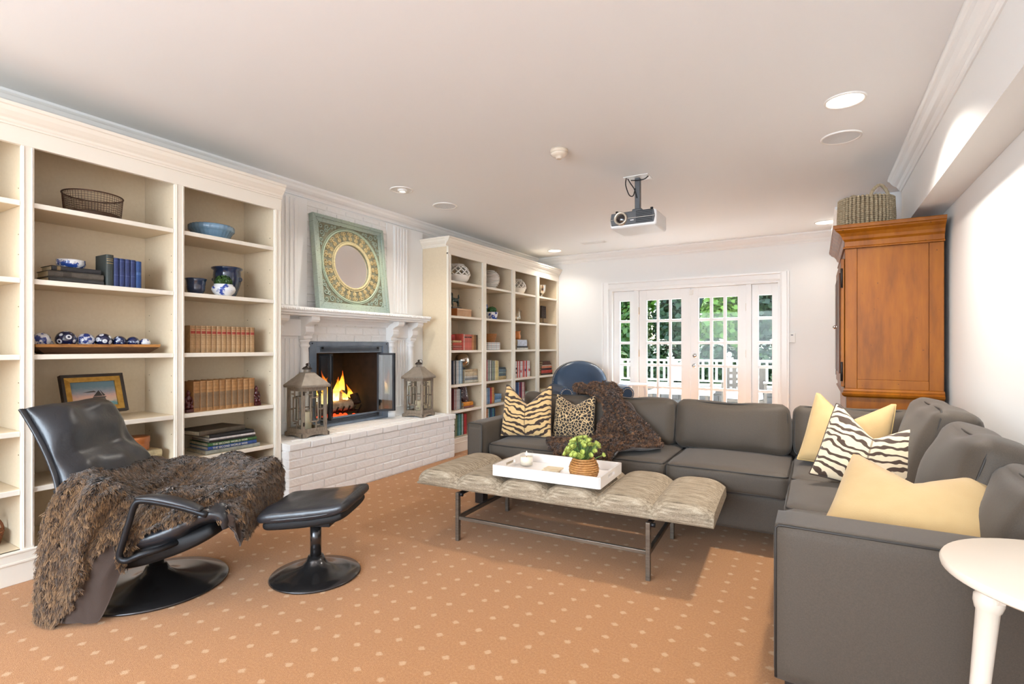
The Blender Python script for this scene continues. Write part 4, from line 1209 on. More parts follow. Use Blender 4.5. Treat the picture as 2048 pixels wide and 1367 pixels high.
# raised hearth: mortar core with single bricks
HX, HY0, HY1, HZ = -3.285, 2.394, 4.385, 0.45
hearth = F(MB().box(-3.745, HX - 0.006, HY0 + 0.006, HY1 - 0.006, 0, HZ - 0.005), 'hearth', MORTAR, bv=0)
BL, BH, J = 0.2025, 0.0555, 0.0095
def brick_src(parent, dx, dy, dz, jit):
    r_ = random.Random(jit)
    mb = MB().box(-dx / 2, dx / 2, -dy / 2, dy / 2, -dz / 2, dz / 2)
    mb.v = [(a + r_.uniform(-1, 1) * 0.0012, b + r_.uniform(-1, 1) * 0.002, c + r_.uniform(-1, 1) * 0.0018) for a, b, c in mb.v]
    o = mb.build('brick', BRICKW, parent, bevel=0.004)
    return o
BRICK_CACHE = {}
def brick(parent, c, dx, dy, dz):
    key = (parent.name, round(dx, 3), round(dy, 3), round(dz, 3), random.randrange(3))
    base = FP.location
    loc = (c[0] - base[0] + random.uniform(-0.0015, 0.0015), c[1] - base[1], c[2] - base[2])
    if key not in BRICK_CACHE:
        o = brick_src(parent, dx, dy, dz, hash(key[1:]) % 999)
        o.location = loc
        BRICK_CACHE[key] = o
    else:
        inst(BRICK_CACHE[key], parent, loc)
pitch = BH + J
nc = 6
zc0 = 0.002
for c in range(nc):
    z = zc0 + c * (0.398 / nc) + (0.398 / nc) / 2
    dz = 0.398 / nc - J
    y = HY0
    off = (0.0, 0.107)[c % 2]
    first = BL if off == 0 else 0.095
    while y < HY1 - 0.02:
        L = first
        first = BL
        if y + L > HY1:
            L = HY1 - y
        brick(hearth, (HX - 0.02, y + L / 2, z), 0.04, L, dz)
        y += L + J
    # end faces
    for ye in (HY0 + 0.018, HY1 - 0.018):
        xs = [-3.40, -3.61] if c % 2 else [-3.49, -3.69]
        for x in xs:
            brick(hearth, (x, ye, z), 0.19 if x > -3.65 else 0.09, 0.036, dz)
# cap course and the top pavers behind it
y = HY0
while y < HY1 - 0.02:
    L = min(0.178, HY1 - y)
    brick(hearth, (HX - 0.045, y + L / 2, HZ - 0.024), 0.114, L, 0.048)
    y += L + J
for k, x in enumerate((-3.455, -3.565, -3.675)):
    y = HY0 + 0.004
    first = BL if k % 2 else 0.1
    while y < HY1 - 0.02:
        L = min(first, HY1 - y)
        first = BL
        brick(hearth, (x, y + L / 2, HZ - 0.0235), 0.1, L, 0.048)
        y += L + J
# chimney breast: mortar core and bricks above the mantel and over the opening
WX = -3.735
m = MB().box(-3.768, WX - 0.006, 2.88, 3.845, 1.15, CEIL - 0.11).box(-3.768, WX - 0.006, 2.88, 2.955, HZ, 1.15).box(-3.768, WX - 0.006, 3.765, 3.845, HZ, 1.15)
breast = F(m, 'chimney_breast', MORTAR, bv=0)
def courses(z0, z1, y0, y1):
    c = 0
    z = z0
    while z < z1 - 0.02:
        dz = min(0.0585, z1 - z)
        y = y0
        first = BL if c % 2 else 0.1
        while y < y1 - 0.015:
            L = min(first, y1 - y)
            first = BL
            brick(breast, (WX - 0.012, y + L / 2, z + dz / 2), 0.026, L, dz)
            y += L + J
        z += dz + J
        c += 1
courses(1.207, 1.40, 2.895, 3.84)
courses(1.48, 2.40, 2.895, 3.84)
courses(0.46, 1.207, 2.88, 2.93)
courses(0.46, 1.207, 3.80, 3.845)
# wood panelling each side with fluted pilasters
for y0, y1 in ((2.39, 2.893), (3.842, 4.392)):
    F(MB().box(-3.768, WX + 0.006, y0, y1, HZ, CEIL - 0.11), 'panelling', TRIM)
for yc in (FC - 0.675, FC + 0.675):
    for z0, z1, nm in ((1.485, CEIL - 0.112, 'upper_pilaster'), (0.46, 1.25, 'lower_pilaster')):
        mb = MB().box(WX + 0.006, WX + 0.014, yc - 0.11, yc + 0.11, z0, z1)
        for q in range(5):
            ya = yc - 0.1 + q * 0.0425
            mb.box(WX + 0.012, WX + 0.024, ya, ya + 0.026, z0 + 0.02, z1 - 0.02)
        F(mb, nm, TRIM, bv=0.004)
    F(MB().box(WX + 0.004, WX + 0.035, yc - 0.13, yc + 0.13, 1.25, 1.39), 'pilaster_head', TRIM, bv=0.004)
    F(MB().box(WX + 0.004, WX + 0.035, yc - 0.13, yc + 0.13, HZ + 0.001, HZ + 0.10), 'pilaster_foot', TRIM, bv=0.004)
# half columns with turned capitals, and carved corbels over them
for yc in (FC - 0.513, FC + 0.513, FC - 0.80, FC + 0.80):
    prof = [(0.05, 0), (0.05, 0.05), (0.042, 0.06), (0.042, 0.085), (0.032, 0.1), (0.033, 0.35), (0.036, 0.5), (0.033, 0.66), (0.03, 0.70), (0.04, 0.71), (0.042, 0.722), (0.034, 0.73), (0.034, 0.745), (0.044, 0.755), (0.046, 0.77), (0.0, 0.77)]
    F(MB().lathe(prof, 28, (WX + 0.03, yc, HZ + 0.001)), 'column', TRIM, bv=0, smooth=True)
    cp = [(WX, 1.222), (WX + 0.07, 1.222), (WX + 0.075, 1.235), (WX + 0.07, 1.25), (WX + 0.082, 1.262), (WX + 0.1, 1.285), (WX + 0.1, 1.315), (WX + 0.092, 1.33), (WX + 0.1, 1.34), (WX + 0.12, 1.352), (WX + 0.16, 1.366), (WX + 0.175, 1.385), (WX + 0.175, 1.412), (WX, 1.412)]
    F(MB().prism(cp, 'y', yc - 0.042, yc + 0.042), 'corbel', TRIM, bv=0.003)
# mantel shelf
MX = -3.50
y0, y1 = FC - 0.905, FC + 0.905
mb = MB().box(-3.745, MX, y0, y1, 1.448, 1.478)
F(mb, 'mantel_shelf', TRIM, bv=0.008, seg=3)
F(MB().box(-3.745, MX - 0.012, y0 + 0.012, y1 - 0.012, 1.43, 1.448), 'mantel_under_step', TRIM, bv=0.003)
F(MB().box(-3.745, MX - 0.03, y0 + 0.03, y1 - 0.03, 1.412, 1.43), 'mantel_bed', TRIM, bv=0.006)
bead0 = None
for k in range(88):
    yy = y0 + 0.012 + k * 0.0204
    if bead0 is None:
        bead0 = F(MB().ball((0, 0, 0), (0.004, 0.0085, 0.010), 8, 6).xf(Matrix.Translation((MX, yy, 1.461))), 'bead', TRIM, bv=0, smooth=True)
        yb = yy
    else:
        inst(bead0, FP, (0, yy - yb, 0))
cp = [(WX, 1.352), (WX + 0.02, 1.352), (WX + 0.03, 1.366), (WX + 0.05, 1.378), (WX + 0.07, 1.39), (WX + 0.1, 1.398), (WX + 0.1, 1.412), (WX, 1.412)]
F(MB().prism(cp, 'y', FC - 0.47, FC + 0.47), 'mantel_cove', TRIM, bv=0)
# firebox recess
SOOT = mat('sooty_firebrick', (30, 26, 24), 0.95, var=(14, (48, 38, 32)))
fx0, fy0, fy1, fz0, fz1 = -4.25, 2.99, 3.735, 0.475, 1.14
m = MB().box(fx0 - 0.03, fx0, fy0 - 0.05, fy1 + 0.05, fz0, fz1).box(fx0, -3.74, fy0 - 0.04, fy0, fz0, fz1).box(fx0, -3.74, fy1, fy1 + 0.03, fz0, fz1)
m.box(fx0, -3.74, fy0 - 0.04, fy1 + 0.03, fz1, fz1 + 0.03).box(fx0, -3.74, fy0 - 0.04, fy1 + 0.03, fz0 - 0.03, fz0)
F(m, 'firebox', SOOT, bv=0)
# steel surround with louvred vents
SUR = mat('blued_steel', (122, 136, 152), 0.38, 0.12, var=(10, (104, 116, 132)))
SURD = mat('dark_steel', (44, 46, 50), 0.45, 0.5)
sy0, sy1 = FC - 0.47, FC + 0.47
sx = -3.70
m = MB().box(-3.734, sx, sy0, sy0 + 0.075, HZ + 0.003, 1.205).box(-3.734, sx, sy1 - 0.075, sy1, HZ + 0.003, 1.205).box(-3.734, sx, sy0 + 0.075, sy1 - 0.075, 1.165, 1.205).box(-3.734, sx, sy0 + 0.075, sy1 - 0.075, HZ + 0.003, 0.475)
F(m, 'surround_frame', SUR, bv=0.003)
for za, zb in ((1.105, 1.165), (0.475, 0.53)):
    F(MB().box(-3.734, sx - 0.012, sy0 + 0.075, sy1 - 0.075, za, zb), 'vent_panel', SUR, bv=0.002)
for z0, n_ in ((1.118, 4), (0.483, 4)):
    for k in range(n_):
        F(MB().box(sx - 0.012, sx - 0.006, sy0 + 0.12, sy1 - 0.12, z0 + k * 0.0095, z0 + k * 0.0095 + 0.0045), 'louvre', SURD, bv=0)
for yk in (sy0 + 0.14, sy1 - 0.14):
    for zk in (1.15, 0.508):
        F(MB().tube([(sx - 0.013, yk, zk), (sx + 0.004, yk, zk)], 0.009, 12), 'vent_knob', BLACKM, bv=0, smooth=True)
for yk in (sy0 + 0.03, sy1 - 0.03):
    F(MB().ball((sx, yk, 1.188), 0.006, 10, 6), 'rivet', BLACKM, bv=0, smooth=True)
DGL = thin_glass('smoked_door_glass', 0.12, (0.62, 0.66, 0.66))
def leaf(p, q, z0=0.535, z1=1.098):
    """one leaf of a bifold glass door between plan points p and q"""
    a, b = Vector((*p, 0)), Vector((*q, 0))
    w = 0.018
    mb = MB()
    d = (b - a).normalized()
    for s, t_ in ((a, a + d * w), (b - d * w, b)):
        mb.bar((s + t_) / 2 + Vector((0, 0, z0)), (s + t_) / 2 + Vector((0, 0, z1)), w, 0.012, up=d.cross(Vector((0, 0, 1))))
    for z in (z0 + w / 2, z1 - w / 2):
        mb.bar(a + Vector((0, 0, z)), b + Vector((0, 0, z)), 0.012, w)
    F(mb, 'door_leaf', SURD, bv=0.001)
    n = d.cross(Vector((0, 0, 1))) * 0.002
    vs = [a + d * w - n, b - d * w - n, b - d * w + n, a + d * w + n]
    F(MB().prism([(v_.x, v_.y) for v_ in vs], 'z', z0 + w, z1 - w), 'door_glass', DGL, bv=0)
leaf((-3.69, 2.985), (-3.545, 2.975))
leaf((-3.545, 2.985), (-3.66, 3.10))
leaf((-3.69, 3.745), (-3.545, 3.765))
leaf((-3.548, 3.752), (-3.665, 3.64))
# grate, logs and flames
IRON = mat('cast_iron', (36, 32, 30), 0.7, 0.6)
g = T('fire_grate', 'black iron grate holding the burning logs in the fireplace', 'grate', (-3.98, FC + 0.02, 0.476))
m = MB()
for y in (-0.2, 0.2):
    m.tube([(-0.13, y, 0.06), (0.13, y, 0.06)], 0.008, 8)
    for x in (-0.11, 0.11):
        m.tube([(x, y, 0.0), (x, y, 0.06)], 0.008, 8)
m.build('side_frame', IRON, g, True)
for k in range(7):
    y = -0.21 + k * 0.07
    MB().tube([(-0.14, y, 0.068), (0.12, y, 0.068), (0.15, y, 0.12)], 0.008, 8).build('grate_bar', IRON, g, True)
BARK = mat('charred_bark', (58, 40, 30), 0.9, var=(18, (24, 20, 18)), bump=(40, 0.8))
BIRCH = mat('ash_white_birch', (206, 186, 160), 0.8, var=(16, (120, 96, 78)), bump=(40, 0.5))
for p, q, r, mt_, lab in (((-3.92, 3.16, 0.60), (-3.90, 3.52, 0.605), 0.052, BIRCH, 'pale ash-covered birch log at the front of the fire'), ((-4.05, 3.20, 0.60), (-4.04, 3.62, 0.605), 0.055, BARK, 'dark bark log at the back of the grate'),
                          ((-3.98, 3.22, 0.69), (-3.97, 3.50, 0.695), 0.045, BIRCH, 'pale split log lying on top of the others'), ((-3.90, 3.605, 0.598), (-3.945, 3.605, 0.69), 0.042, BARK, 'short charred log end leaning on the pile')):
    p, q = Vector(p), Vector(q)
    pts = [p.lerp(q, t / 8) + Vector((0, 0, 0.004 * math.sin(t * 1.7))) for t in range(9)]
    c = (p + q) / 2
    tag(MB().tube([pt_ - c for pt_ in pts], [r * (1 + 0.06 * math.sin(t * 2.3)) for t in range(9)], 14).build('fire_log', mt_, None, True), lab, 'log').location = c
FL = bpy.data.materials.new('flame_fire')
t = NT(FL)
gc = t.n('ShaderNodeTexCoord')
sp = t.n('ShaderNodeSeparateXYZ')
t.l(gc.outputs['Generated'], sp.inputs[0])
nz = t.noise(t.coord('Object'), 22.0, 2.0)
hh = t.math('ADD', sp.outputs[2], t.math('MULTIPLY', t.math('SUBTRACT', nz, 0.5), 0.5))
cr = t.ramp(hh, [(0.0, (255, 236, 170)), (0.4, (255, 186, 70)), (0.75, (255, 120, 24)), (1.0, (200, 60, 8))])
em = t.n('ShaderNodeEmission')
t.l(cr, em.inputs[0])
em.inputs[1].default_value = 3.2
tr = t.n('ShaderNodeBsdfTransparent')
lw = t.n('ShaderNodeLayerWeight', Blend=0.35)
mx = t.n('ShaderNodeMixShader')
fac = t.math('MULTIPLY', t.math('ADD', t.math('MULTIPLY', hh, 0.55), t.math('MULTIPLY', nz, 0.25)), 1.0, True)
t.l(fac, mx.inputs[0]); t.l(em.outputs[0], mx.inputs[1]); t.l(tr.outputs[0], mx.inputs[2]); t.l(mx.outputs[0], t.out.inputs[0])
for k, (x, y, z, hgt, w) in enumerate([(-3.90, 3.20, 0.64, 0.30, 0.055), (-3.93, 3.27, 0.66, 0.22, 0.05), (-3.95, 3.15, 0.66, 0.17, 0.04), (-3.90, 3.34, 0.65, 0.20, 0.045), (-3.97, 3.42, 0.68, 0.19, 0.04), (-4.1, 3.56, 0.62, 0.30, 0.06), (-4.1, 3.66, 0.56, 0.22, 0.05), (-3.93, 3.46, 0.63, 0.13, 0.03)]):
    pts, rs = [], []
    for q in range(14):
        u = q / 13
        pts.append((0.02 * math.sin(u * 5 + k), 0.03 * math.sin(u * 4.2 + k * 2) * u + 0.02 * u, u * hgt))
        rs.append(w * (math.sin(PI * min(1, u * 0.75 + 0.25)) ** 1.2) * (1 - u) ** 0.55 + 0.001)
    tag(MB().tube(pts, rs, 12).build('flame', FL, None, True), 'orange and yellow flame licking up from the fireplace logs', 'flame', 'flames of the log fire').location = (x, y, z)
fl = light('fire_glow', 'POINT', (-3.95, 3.33, 0.72), 5.0, (1.0, 0.48, 0.16), shadow_soft_size=0.08)
EMB = mat('embers', (60, 20, 10), 0.9, emit=(255, 70, 30), emit_s=1.6, var=(60, (20, 12, 10)))
eb = MB()
rr = random.Random(4)
for k in range(60):
    eb.ball((rr.uniform(-0.12, 0.12), rr.uniform(-0.22, 0.22), rr.uniform(0.006, 0.02)), rr.uniform(0.012, 0.024), 7, 5)
o = eb.build('ember_bed', EMB, None)
o['kind'] = 'stuff'
tag(o, 'glowing red ember bed under the fireplace grate', 'embers').location = (-3.96, FC - 0.03, 0.476)

# ---------------------------------------------------------------- carved mirror leaning on the mantel
def verd(t, b, vec):
    g = t.n('ShaderNodeTexCoord')
    sp = t.n('ShaderNodeSeparateXYZ')
    t.l(g.outputs['Object'], sp.inputs[0])
    zc = t.math('SUBTRACT', sp.outputs[2], 0.41)
    r = t.math('SQRT', t.math('ADD', t.math('POWER', sp.outputs[1], 2.0), t.math('POWER', zc, 2.0)))
    n1 = t.noise(t.coord('Object'), 9.0, 3.0, 0.6)
    r2 = t.math('ADD', r, t.math('MULTIPLY', t.math('SUBTRACT', n1, 0.5), 0.12))
    c = t.ramp(t.math('MULTIPLY', r2, 2.0), [(0.3, (206, 186, 136)), (0.52, (198, 188, 148)), (0.66, (176, 192, 168)), (0.85, (164, 176, 162)), (1.0, (156, 172, 162))])
    worn = t.noise(t.coord('Object', (1, 9, 60)), 3.5, 3.0, 0.65)
    f = t.math('MULTIPLY', t.math('SUBTRACT', worn, 0.60), 14.0, True)
    c = t.mix(f, c, lin((98, 84, 66)))
    t.l(c, b.inputs['Base Color'])
VG = mat('distressed_verdigris', (150, 182, 172), 0.6, build=verd, bump=(60, 0.2))
VGD = mat('painted_recess_shade', (140, 140, 116), 0.75, var=(24, (104, 100, 80)))  # darker panel colour paints in the shade behind the scrolls
e = T('carved_mirror', 'square distressed green and gold carved frame with round mirror on the mantel', 'mirror', (-3.612, 3.325, 1.480))
e.rotation_euler = (0, math.radians(-6.6), 0)
S = 0.415
zc = S
def ring_frame(o_, i_, x0, x1, nm, mt_=VG, bv=0.004):
    for k in range(4):
        mb = MB()
        O = [(-o_, zc - o_), (o_, zc - o_), (o_, zc + o_), (-o_, zc + o_)]
        I = [(-i_, zc - i_), (i_, zc - i_), (i_, zc + i_), (-i_, zc + i_)]
        c = (k + 1) % 4
        mb.prism([O[k], O[c], I[c], I[k]], 'x', x0, x1)
        mb.build(nm, mt_, e, bevel=bv)
ring_frame(0.415, 0.385, -0.030, 0.026, 'outer_rail')
ring_frame(0.386, 0.352, -0.030, 0.014, 'inner_rail')
# back panel with round opening
n = 96
mb = MB()
vs, fs = [], []
for k in range(n):
    a = 2 * PI * k / n
    ca, sa = math.cos(a), math.sin(a)
    q = 0.353 / max(abs(ca), abs(sa))
    for x, rr_ in ((0.0, 0.198), (0.0, q), (-0.025, q), (-0.025, 0.198)):
        vs.append((x, rr_ * ca, zc + rr_ * sa))
for k in range(n):
    for j in range(4):
        fs.append((k * 4 + j, k * 4 + (j + 1) % 4, ((k + 1) % n) * 4 + (j + 1) % 4, ((k + 1) % n) * 4 + j))
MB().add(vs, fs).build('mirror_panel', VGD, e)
for R, r_ in ((0.330, 0.008), (0.345, 0.004), (0.210, 0.011), (0.227, 0.005)):
    MB().torus((0.003, 0, zc), R, r_, 96, 8, 'x').build('ring_moulding', VG, e, True)
disc(0.203, 64).xf(Matrix.Translation((-0.008, 0, zc)) @ Matrix.Rotation(PI / 2, 4, 'Y')).build('mirror_glass', mat('mirror_silver', (250, 251, 252), 0.02, 1.0), e)
def spiral(cy, cz, r0, turns, a0, s=1, n_=26):
    pts = []
    for q in range(n_):
        u = q / (n_ - 1)
        a = a0 + s * turns * 2 * PI * u
        rr_ = r0 * (1 - 0.82 * u)
        pts.append((0.003, cy + rr_ * math.cos(a), cz + rr_ * math.sin(a)))
    return pts
# ring scrolls: pairs of volutes and a leaf, radiating
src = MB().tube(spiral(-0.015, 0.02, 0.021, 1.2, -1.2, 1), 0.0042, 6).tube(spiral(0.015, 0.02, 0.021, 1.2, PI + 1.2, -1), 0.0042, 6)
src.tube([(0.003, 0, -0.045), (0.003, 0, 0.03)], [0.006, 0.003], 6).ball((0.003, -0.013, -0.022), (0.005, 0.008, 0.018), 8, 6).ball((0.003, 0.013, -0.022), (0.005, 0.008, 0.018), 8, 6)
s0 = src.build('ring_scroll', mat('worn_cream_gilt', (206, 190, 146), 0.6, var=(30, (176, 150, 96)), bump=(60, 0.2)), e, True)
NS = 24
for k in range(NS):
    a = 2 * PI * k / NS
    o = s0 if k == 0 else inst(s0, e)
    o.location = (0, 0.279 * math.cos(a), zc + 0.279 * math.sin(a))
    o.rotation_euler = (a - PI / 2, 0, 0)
# corner scrolls
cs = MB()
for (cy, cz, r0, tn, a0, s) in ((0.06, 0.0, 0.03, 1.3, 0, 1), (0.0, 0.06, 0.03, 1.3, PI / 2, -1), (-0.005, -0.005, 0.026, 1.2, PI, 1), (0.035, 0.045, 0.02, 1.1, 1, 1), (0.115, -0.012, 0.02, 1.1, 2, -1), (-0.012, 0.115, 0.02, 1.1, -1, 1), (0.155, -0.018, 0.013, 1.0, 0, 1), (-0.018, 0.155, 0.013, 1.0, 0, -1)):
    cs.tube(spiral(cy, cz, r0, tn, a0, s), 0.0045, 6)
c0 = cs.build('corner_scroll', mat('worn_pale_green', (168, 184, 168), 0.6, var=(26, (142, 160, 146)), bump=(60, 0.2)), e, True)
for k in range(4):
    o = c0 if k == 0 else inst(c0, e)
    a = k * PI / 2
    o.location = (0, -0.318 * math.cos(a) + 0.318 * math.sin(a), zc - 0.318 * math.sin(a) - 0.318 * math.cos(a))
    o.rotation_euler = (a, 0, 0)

# ---------------------------------------------------------------- lanterns
GW = mat('greyed_wood', (152, 136, 118), 0.75, var=(18, (116, 102, 88)), stretch=(4, 4, 1), bump=(60, 0.3))
RM = mat('aged_zinc_roof', (152, 140, 126), 0.5, 0.2, var=(12, (126, 115, 103)))
def lantern(loc, rz, lab):
    e = T('candle_lantern', lab, 'lantern', loc, rz)
    H0, H1, w = 0.035, 0.385, 0.098
    # scalloped base rails
    for k in range(4):
        pts = [(-0.122, 0.03), (0.122, 0.03), (0.122, 0.0), (0.085, 0.0), (0.06, 0.008), (0.03, 0.014), (-0.03, 0.014), (-0.06, 0.008), (-0.085, 0.0), (-0.122, 0.0)]
        mb = MB().prism(pts, 'y', -0.122, -0.106)
        mb.xf(Matrix.Rotation(k * PI / 2, 4, 'Z')).build('base_rail', GW, e, bevel=0.002)
    MB().box(-0.115, 0.115, -0.115, 0.115, 0.022, 0.036).build('floor_board', GW, e, bevel=0.002)
    for sx_ in (-1, 1):
        for sy_ in (-1, 1):
            MB().box(sx_ * w - 0.011, sx_ * w + 0.011, sy_ * w - 0.011, sy_ * w + 0.011, H0, H1).build('corner_post', GW, e, bevel=0.002)
    for k in range(4):
        M = Matrix.Rotation(k * PI / 2, 4, 'Z')
        for za, zb in ((H0, H0 + 0.03), (H1 - 0.026, H1)):
            MB().box(-0.088, 0.088, -w - 0.008, -w + 0.008, za, zb).xf(M).build('side_rail', GW, e, bevel=0.002)
        mb = MB()
        b = 0.0085
        x0, x1, z0, z1 = -0.038, 0.038, 0.115, 0.31
        yb = (-w - 0.005, -w + 0.005)
        for (a0, a1, c0_, c1_) in ((x0, x0 + b, z0, z1), (x1 - b, x1, z0, z1), (x0, x1, z0, z0 + b), (x0, x1, z1 - b, z1), (-0.088, x0, 0.208, 0.208 + b), (x1, 0.088, 0.208, 0.208 + b),
                                   (-0.02, -0.02 + b, z1, H1 - 0.02), (0.012, 0.012 + b, H0 + 0.02, z0), (-0.055, -0.02, z1 + 0.02, z1 + 0.02 + b), (0.012, 0.055, z0 - 0.03, z0 - 0.03 + b)):
            mb.box(a0, a1, *yb, c0_, c1_)
        mb.xf(M).build('fretwork', GW, e, bevel=0.001)
        MB().box(-0.088, 0.088, -w + 0.006, -w + 0.0085, H0 + 0.028, H1 - 0.024).xf(M).build('glass_pane', CLEAR, e)
    MB().box(-0.128, 0.128, -0.128, 0.128, H1, H1 + 0.012).build('eave_board', GW, e, bevel=0.002)
    rows_ = []
    for hw, z in ((0.130, H1 + 0.012), (0.126, H1 + 0.022), (0.1, H1 + 0.05), (0.066, H1 + 0.085), (0.044, H1 + 0.112), (0.044, H1 + 0.118), (0.0, H1 + 0.118)):
        rows_.append([(hw, hw, z), (-hw, hw, z), (-hw, -hw, z), (hw, -hw, z), (hw, hw, z)])
    MB().sheet(rows_).build('roof', RM, e)
    z = H1 + 0.118
    for k in range(8):
        a = 2 * PI * k / 8
        MB().tube([(0.024 * math.cos(a), 0.024 * math.sin(a), z), (0.024 * math.cos(a), 0.024 * math.sin(a), z + 0.024)], 0.0032, 6).build('chimney_bar', RM, e)
    MB().lathe([(0.036, z + 0.024), (0.04, z + 0.028), (0.028, z + 0.042), (0.01, z + 0.05), (0.01, z + 0.054), (0.0, z + 0.054)], 24).build('chimney_cap', mat('dark_bronze', (66, 58, 52), 0.45, 0.6), e, True)
    MB().ball((0, 0, z + 0.062), 0.0115, 14, 10).build('finial', MATS['dark_bronze'], e, True)
    MB().tube([(0.022 * math.cos(a) + 0.02, 0.0, z + 0.05 + 0.024 * math.sin(a)) for a in [PI * (k / 14 * 1.5 - 0.55) for k in range(15)]], 0.0022, 6).build('ring', MATS['dark_bronze'], e, True)
    for zz in (0.09, 0.33):
        MB().box(w + 0.010, w + 0.0135, -w - 0.008, -w + 0.006, zz, zz + 0.03).build('hinge', MATS['dark_bronze'], e)
    return e
lantern((-3.515, 2.727, HZ + 0.002), math.radians(-5), 'weathered wood lantern with fret panes beside the recliner end of the hearth')
lantern((-3.512, 4.074, HZ + 0.002), math.radians(10), 'weathered wood lantern with fret panes beside the far bookcase end')
for loc, hh_, lab in (((-3.525, 2.732, HZ + 0.040), 0.15, 'cream pillar candle inside the lantern at the recliner end'), ((-3.512, 4.074, HZ + 0.040), 0.12, 'cream pillar candle inside the lantern at the bookcase end')):
    e = T('pillar_candle', lab, 'candle', loc)
    MB().lathe([(0, 0), (0.036, 0), (0.036, hh_ - 0.004), (0.032, hh_), (0.02, hh_ - 0.006), (0, hh_ - 0.008)], 28).build('wax', mat('cream_wax', (236, 224, 192), 0.5, sss=0.2), e, True)
    MB().tube([(0, 0, hh_ - 0.008), (0.002, 0, hh_ + 0.012)], 0.0015, 6).build('wick', BLACKM, e)
# ================================================================ upholstery materials
SOFA = mat('charcoal_upholstery', (80, 70, 59), 0.62, sheen=0.12, var=(260, (69, 60, 51)), bump=(420, 0.12), bump2=(9, 0.8), spec=0.35)
SOFAP = mat('charcoal_piping', (46, 42, 38), 0.6)
LEATHER = mat('black_leather', (33, 34, 38), 0.32, bump=(55, 0.10), bump2=(7, 2.0), var=(5, (44, 47, 53)), spec=0.6)
LEATHD = mat('black_shell', (16, 16, 18), 0.7)
BLUEL = mat('navy_leather', (44, 66, 90), 0.3, bump=(45, 0.08), bump2=(6, 1.8), var=(4, (54, 80, 108)), spec=0.6)
CREAMV = mat('cream_velvet', (200, 170, 120), 0.75, sheen=0.2, var=(4, (186, 154, 102)), bump=(240, 0.12))
def slub(t, b, vec):
    u = t.coord('Object', (7, 90, 90))
    n1 = t.noise(u, 1.0, 3.0, 0.7)
    n2 = t.noise(t.coord('Object', (260, 260, 260)), 1.0, 1.0)
    c = t.ramp(t.math('ADD', t.math('MULTIPLY', n1, 0.75), t.math('MULTIPLY', n2, 0.25)), [(0.32, (100, 87, 70)), (0.5, (152, 136, 114)), (0.68, (188, 174, 152))])
    t.l(c, b.inputs['Base Color'])
    bn = t.n('ShaderNodeBump', Strength=0.35, Distance=0.006)
    t.l(n1, bn.inputs['Height'])
    t.l(bn.outputs[0], b.inputs['Normal'])
SLUB = mat('slubbed_taupe_weave', (160, 146, 122), 0.9, build=slub)

# ---------------------------------------------------------------- sectional sofa
sofa = T('sectional_sofa', 'large charcoal L-shaped sectional sofa around the upholstered bench', 'sofa', (-0.7, 3.6, 0))
def SO(mb, n, mt_=SOFA, **k):
    return mb.build(n, mt_, sofa, world=True, **k)
def place(mb, c, rx=0, ry=0, rz=0):
    return mb.xf(Matrix.Translation(c) @ Matrix.Rotation(rz, 4, 'Z') @ Matrix.Rotation(ry, 4, 'Y') @ Matrix.Rotation(rx, 4, 'X'))
def sbox(x0, x1, y0, y1, z0, z1, r=0.02, n=8, puff=(0, 0, 0), na=0.0, ns=5.0, seed=0.0):
    mb = softbox((x1 - x0) / 2, (y1 - y0) / 2, (z1 - z0) / 2, r, n, puff, na, ns, seed)
    return mb.xf(Matrix.Translation(((x0 + x1) / 2, (y0 + y1) / 2, (z0 + z1) / 2)))
def loop_piping(x0, x1, y0, y1, z, r=0.005, inset=0.012, seg=5, rad=0.02, sag=None):
    pts = []
    for cx, cy, a0 in ((x1 - rad, y1 - rad, 0), (x0 + rad, y1 - rad, PI / 2), (x0 + rad, y0 + rad, PI), (x1 - rad, y0 + rad, 1.5 * PI)):
        for k in range(seg + 1):
            a = a0 + PI / 2 * k / seg
            pts.append((cx + rad * math.cos(a), cy + rad * math.sin(a), z))
    pts.append(pts[0])
    return MB().tube(pts, r, 6, False)
# bases
SO(sbox(-2.10, 0.76, 3.24, 4.05, 0.10, 0.315, 0.015), 'back_section_base', smooth=True)
SO(sbox(-0.105, 0.76, 2.02, 3.235, 0.10, 0.315, 0.015), 'side_section_base', smooth=True)
# arms
SO(sbox(-2.235, -2.105, 3.14, 4.05, 0.10, 0.60, 0.014, 8, (0.004, 0, 0.004)), 'arm', smooth=True)
SO(sbox(-0.115, 0.76, 1.835, 2.015, 0.10, 0.60, 0.014, 10, (0, 0.004, 0.004)), 'arm', smooth=True)
# piping lines along the arm edges
for pts in ([(-0.109, 1.841, 0.11), (-0.109, 1.841, 0.585), (-0.10, 1.841, 0.594), (0.75, 1.841, 0.594)], [(-2.105 - 0.004, 3.145, 0.11), (-2.109, 3.145, 0.585), (-2.118, 3.145, 0.594), (-2.222, 3.145, 0.594), (-2.231, 3.145, 0.585), (-2.231, 3.145, 0.11)]):
    SO(MB().tube(pts, 0.0045, 6), 'piping', SOFAP, smooth=True)
# back rests behind the loose cushions
SO(sbox(-2.105, 0.76, 3.955, 4.06, 0.30, 0.665, 0.03, 10), 'back_rest', smooth=True)
SO(sbox(0.615, 0.765, 2.02, 3.95, 0.30, 0.665, 0.03, 10), 'back_rest', smooth=True)
# feet
for x, y in ((-2.15, 3.2), (-0.16, 3.33), (-2.15, 3.98), (0.70, 3.98), (-0.05, 1.90), (0.70, 1.90)):
    MB().box(x - 0.035, x + 0.035, y - 0.035, y + 0.035, 0.0005, 0.105).build('foot', mat('dark_foot', (36, 28, 24), 0.5), sofa, world=True, bevel=0.004)
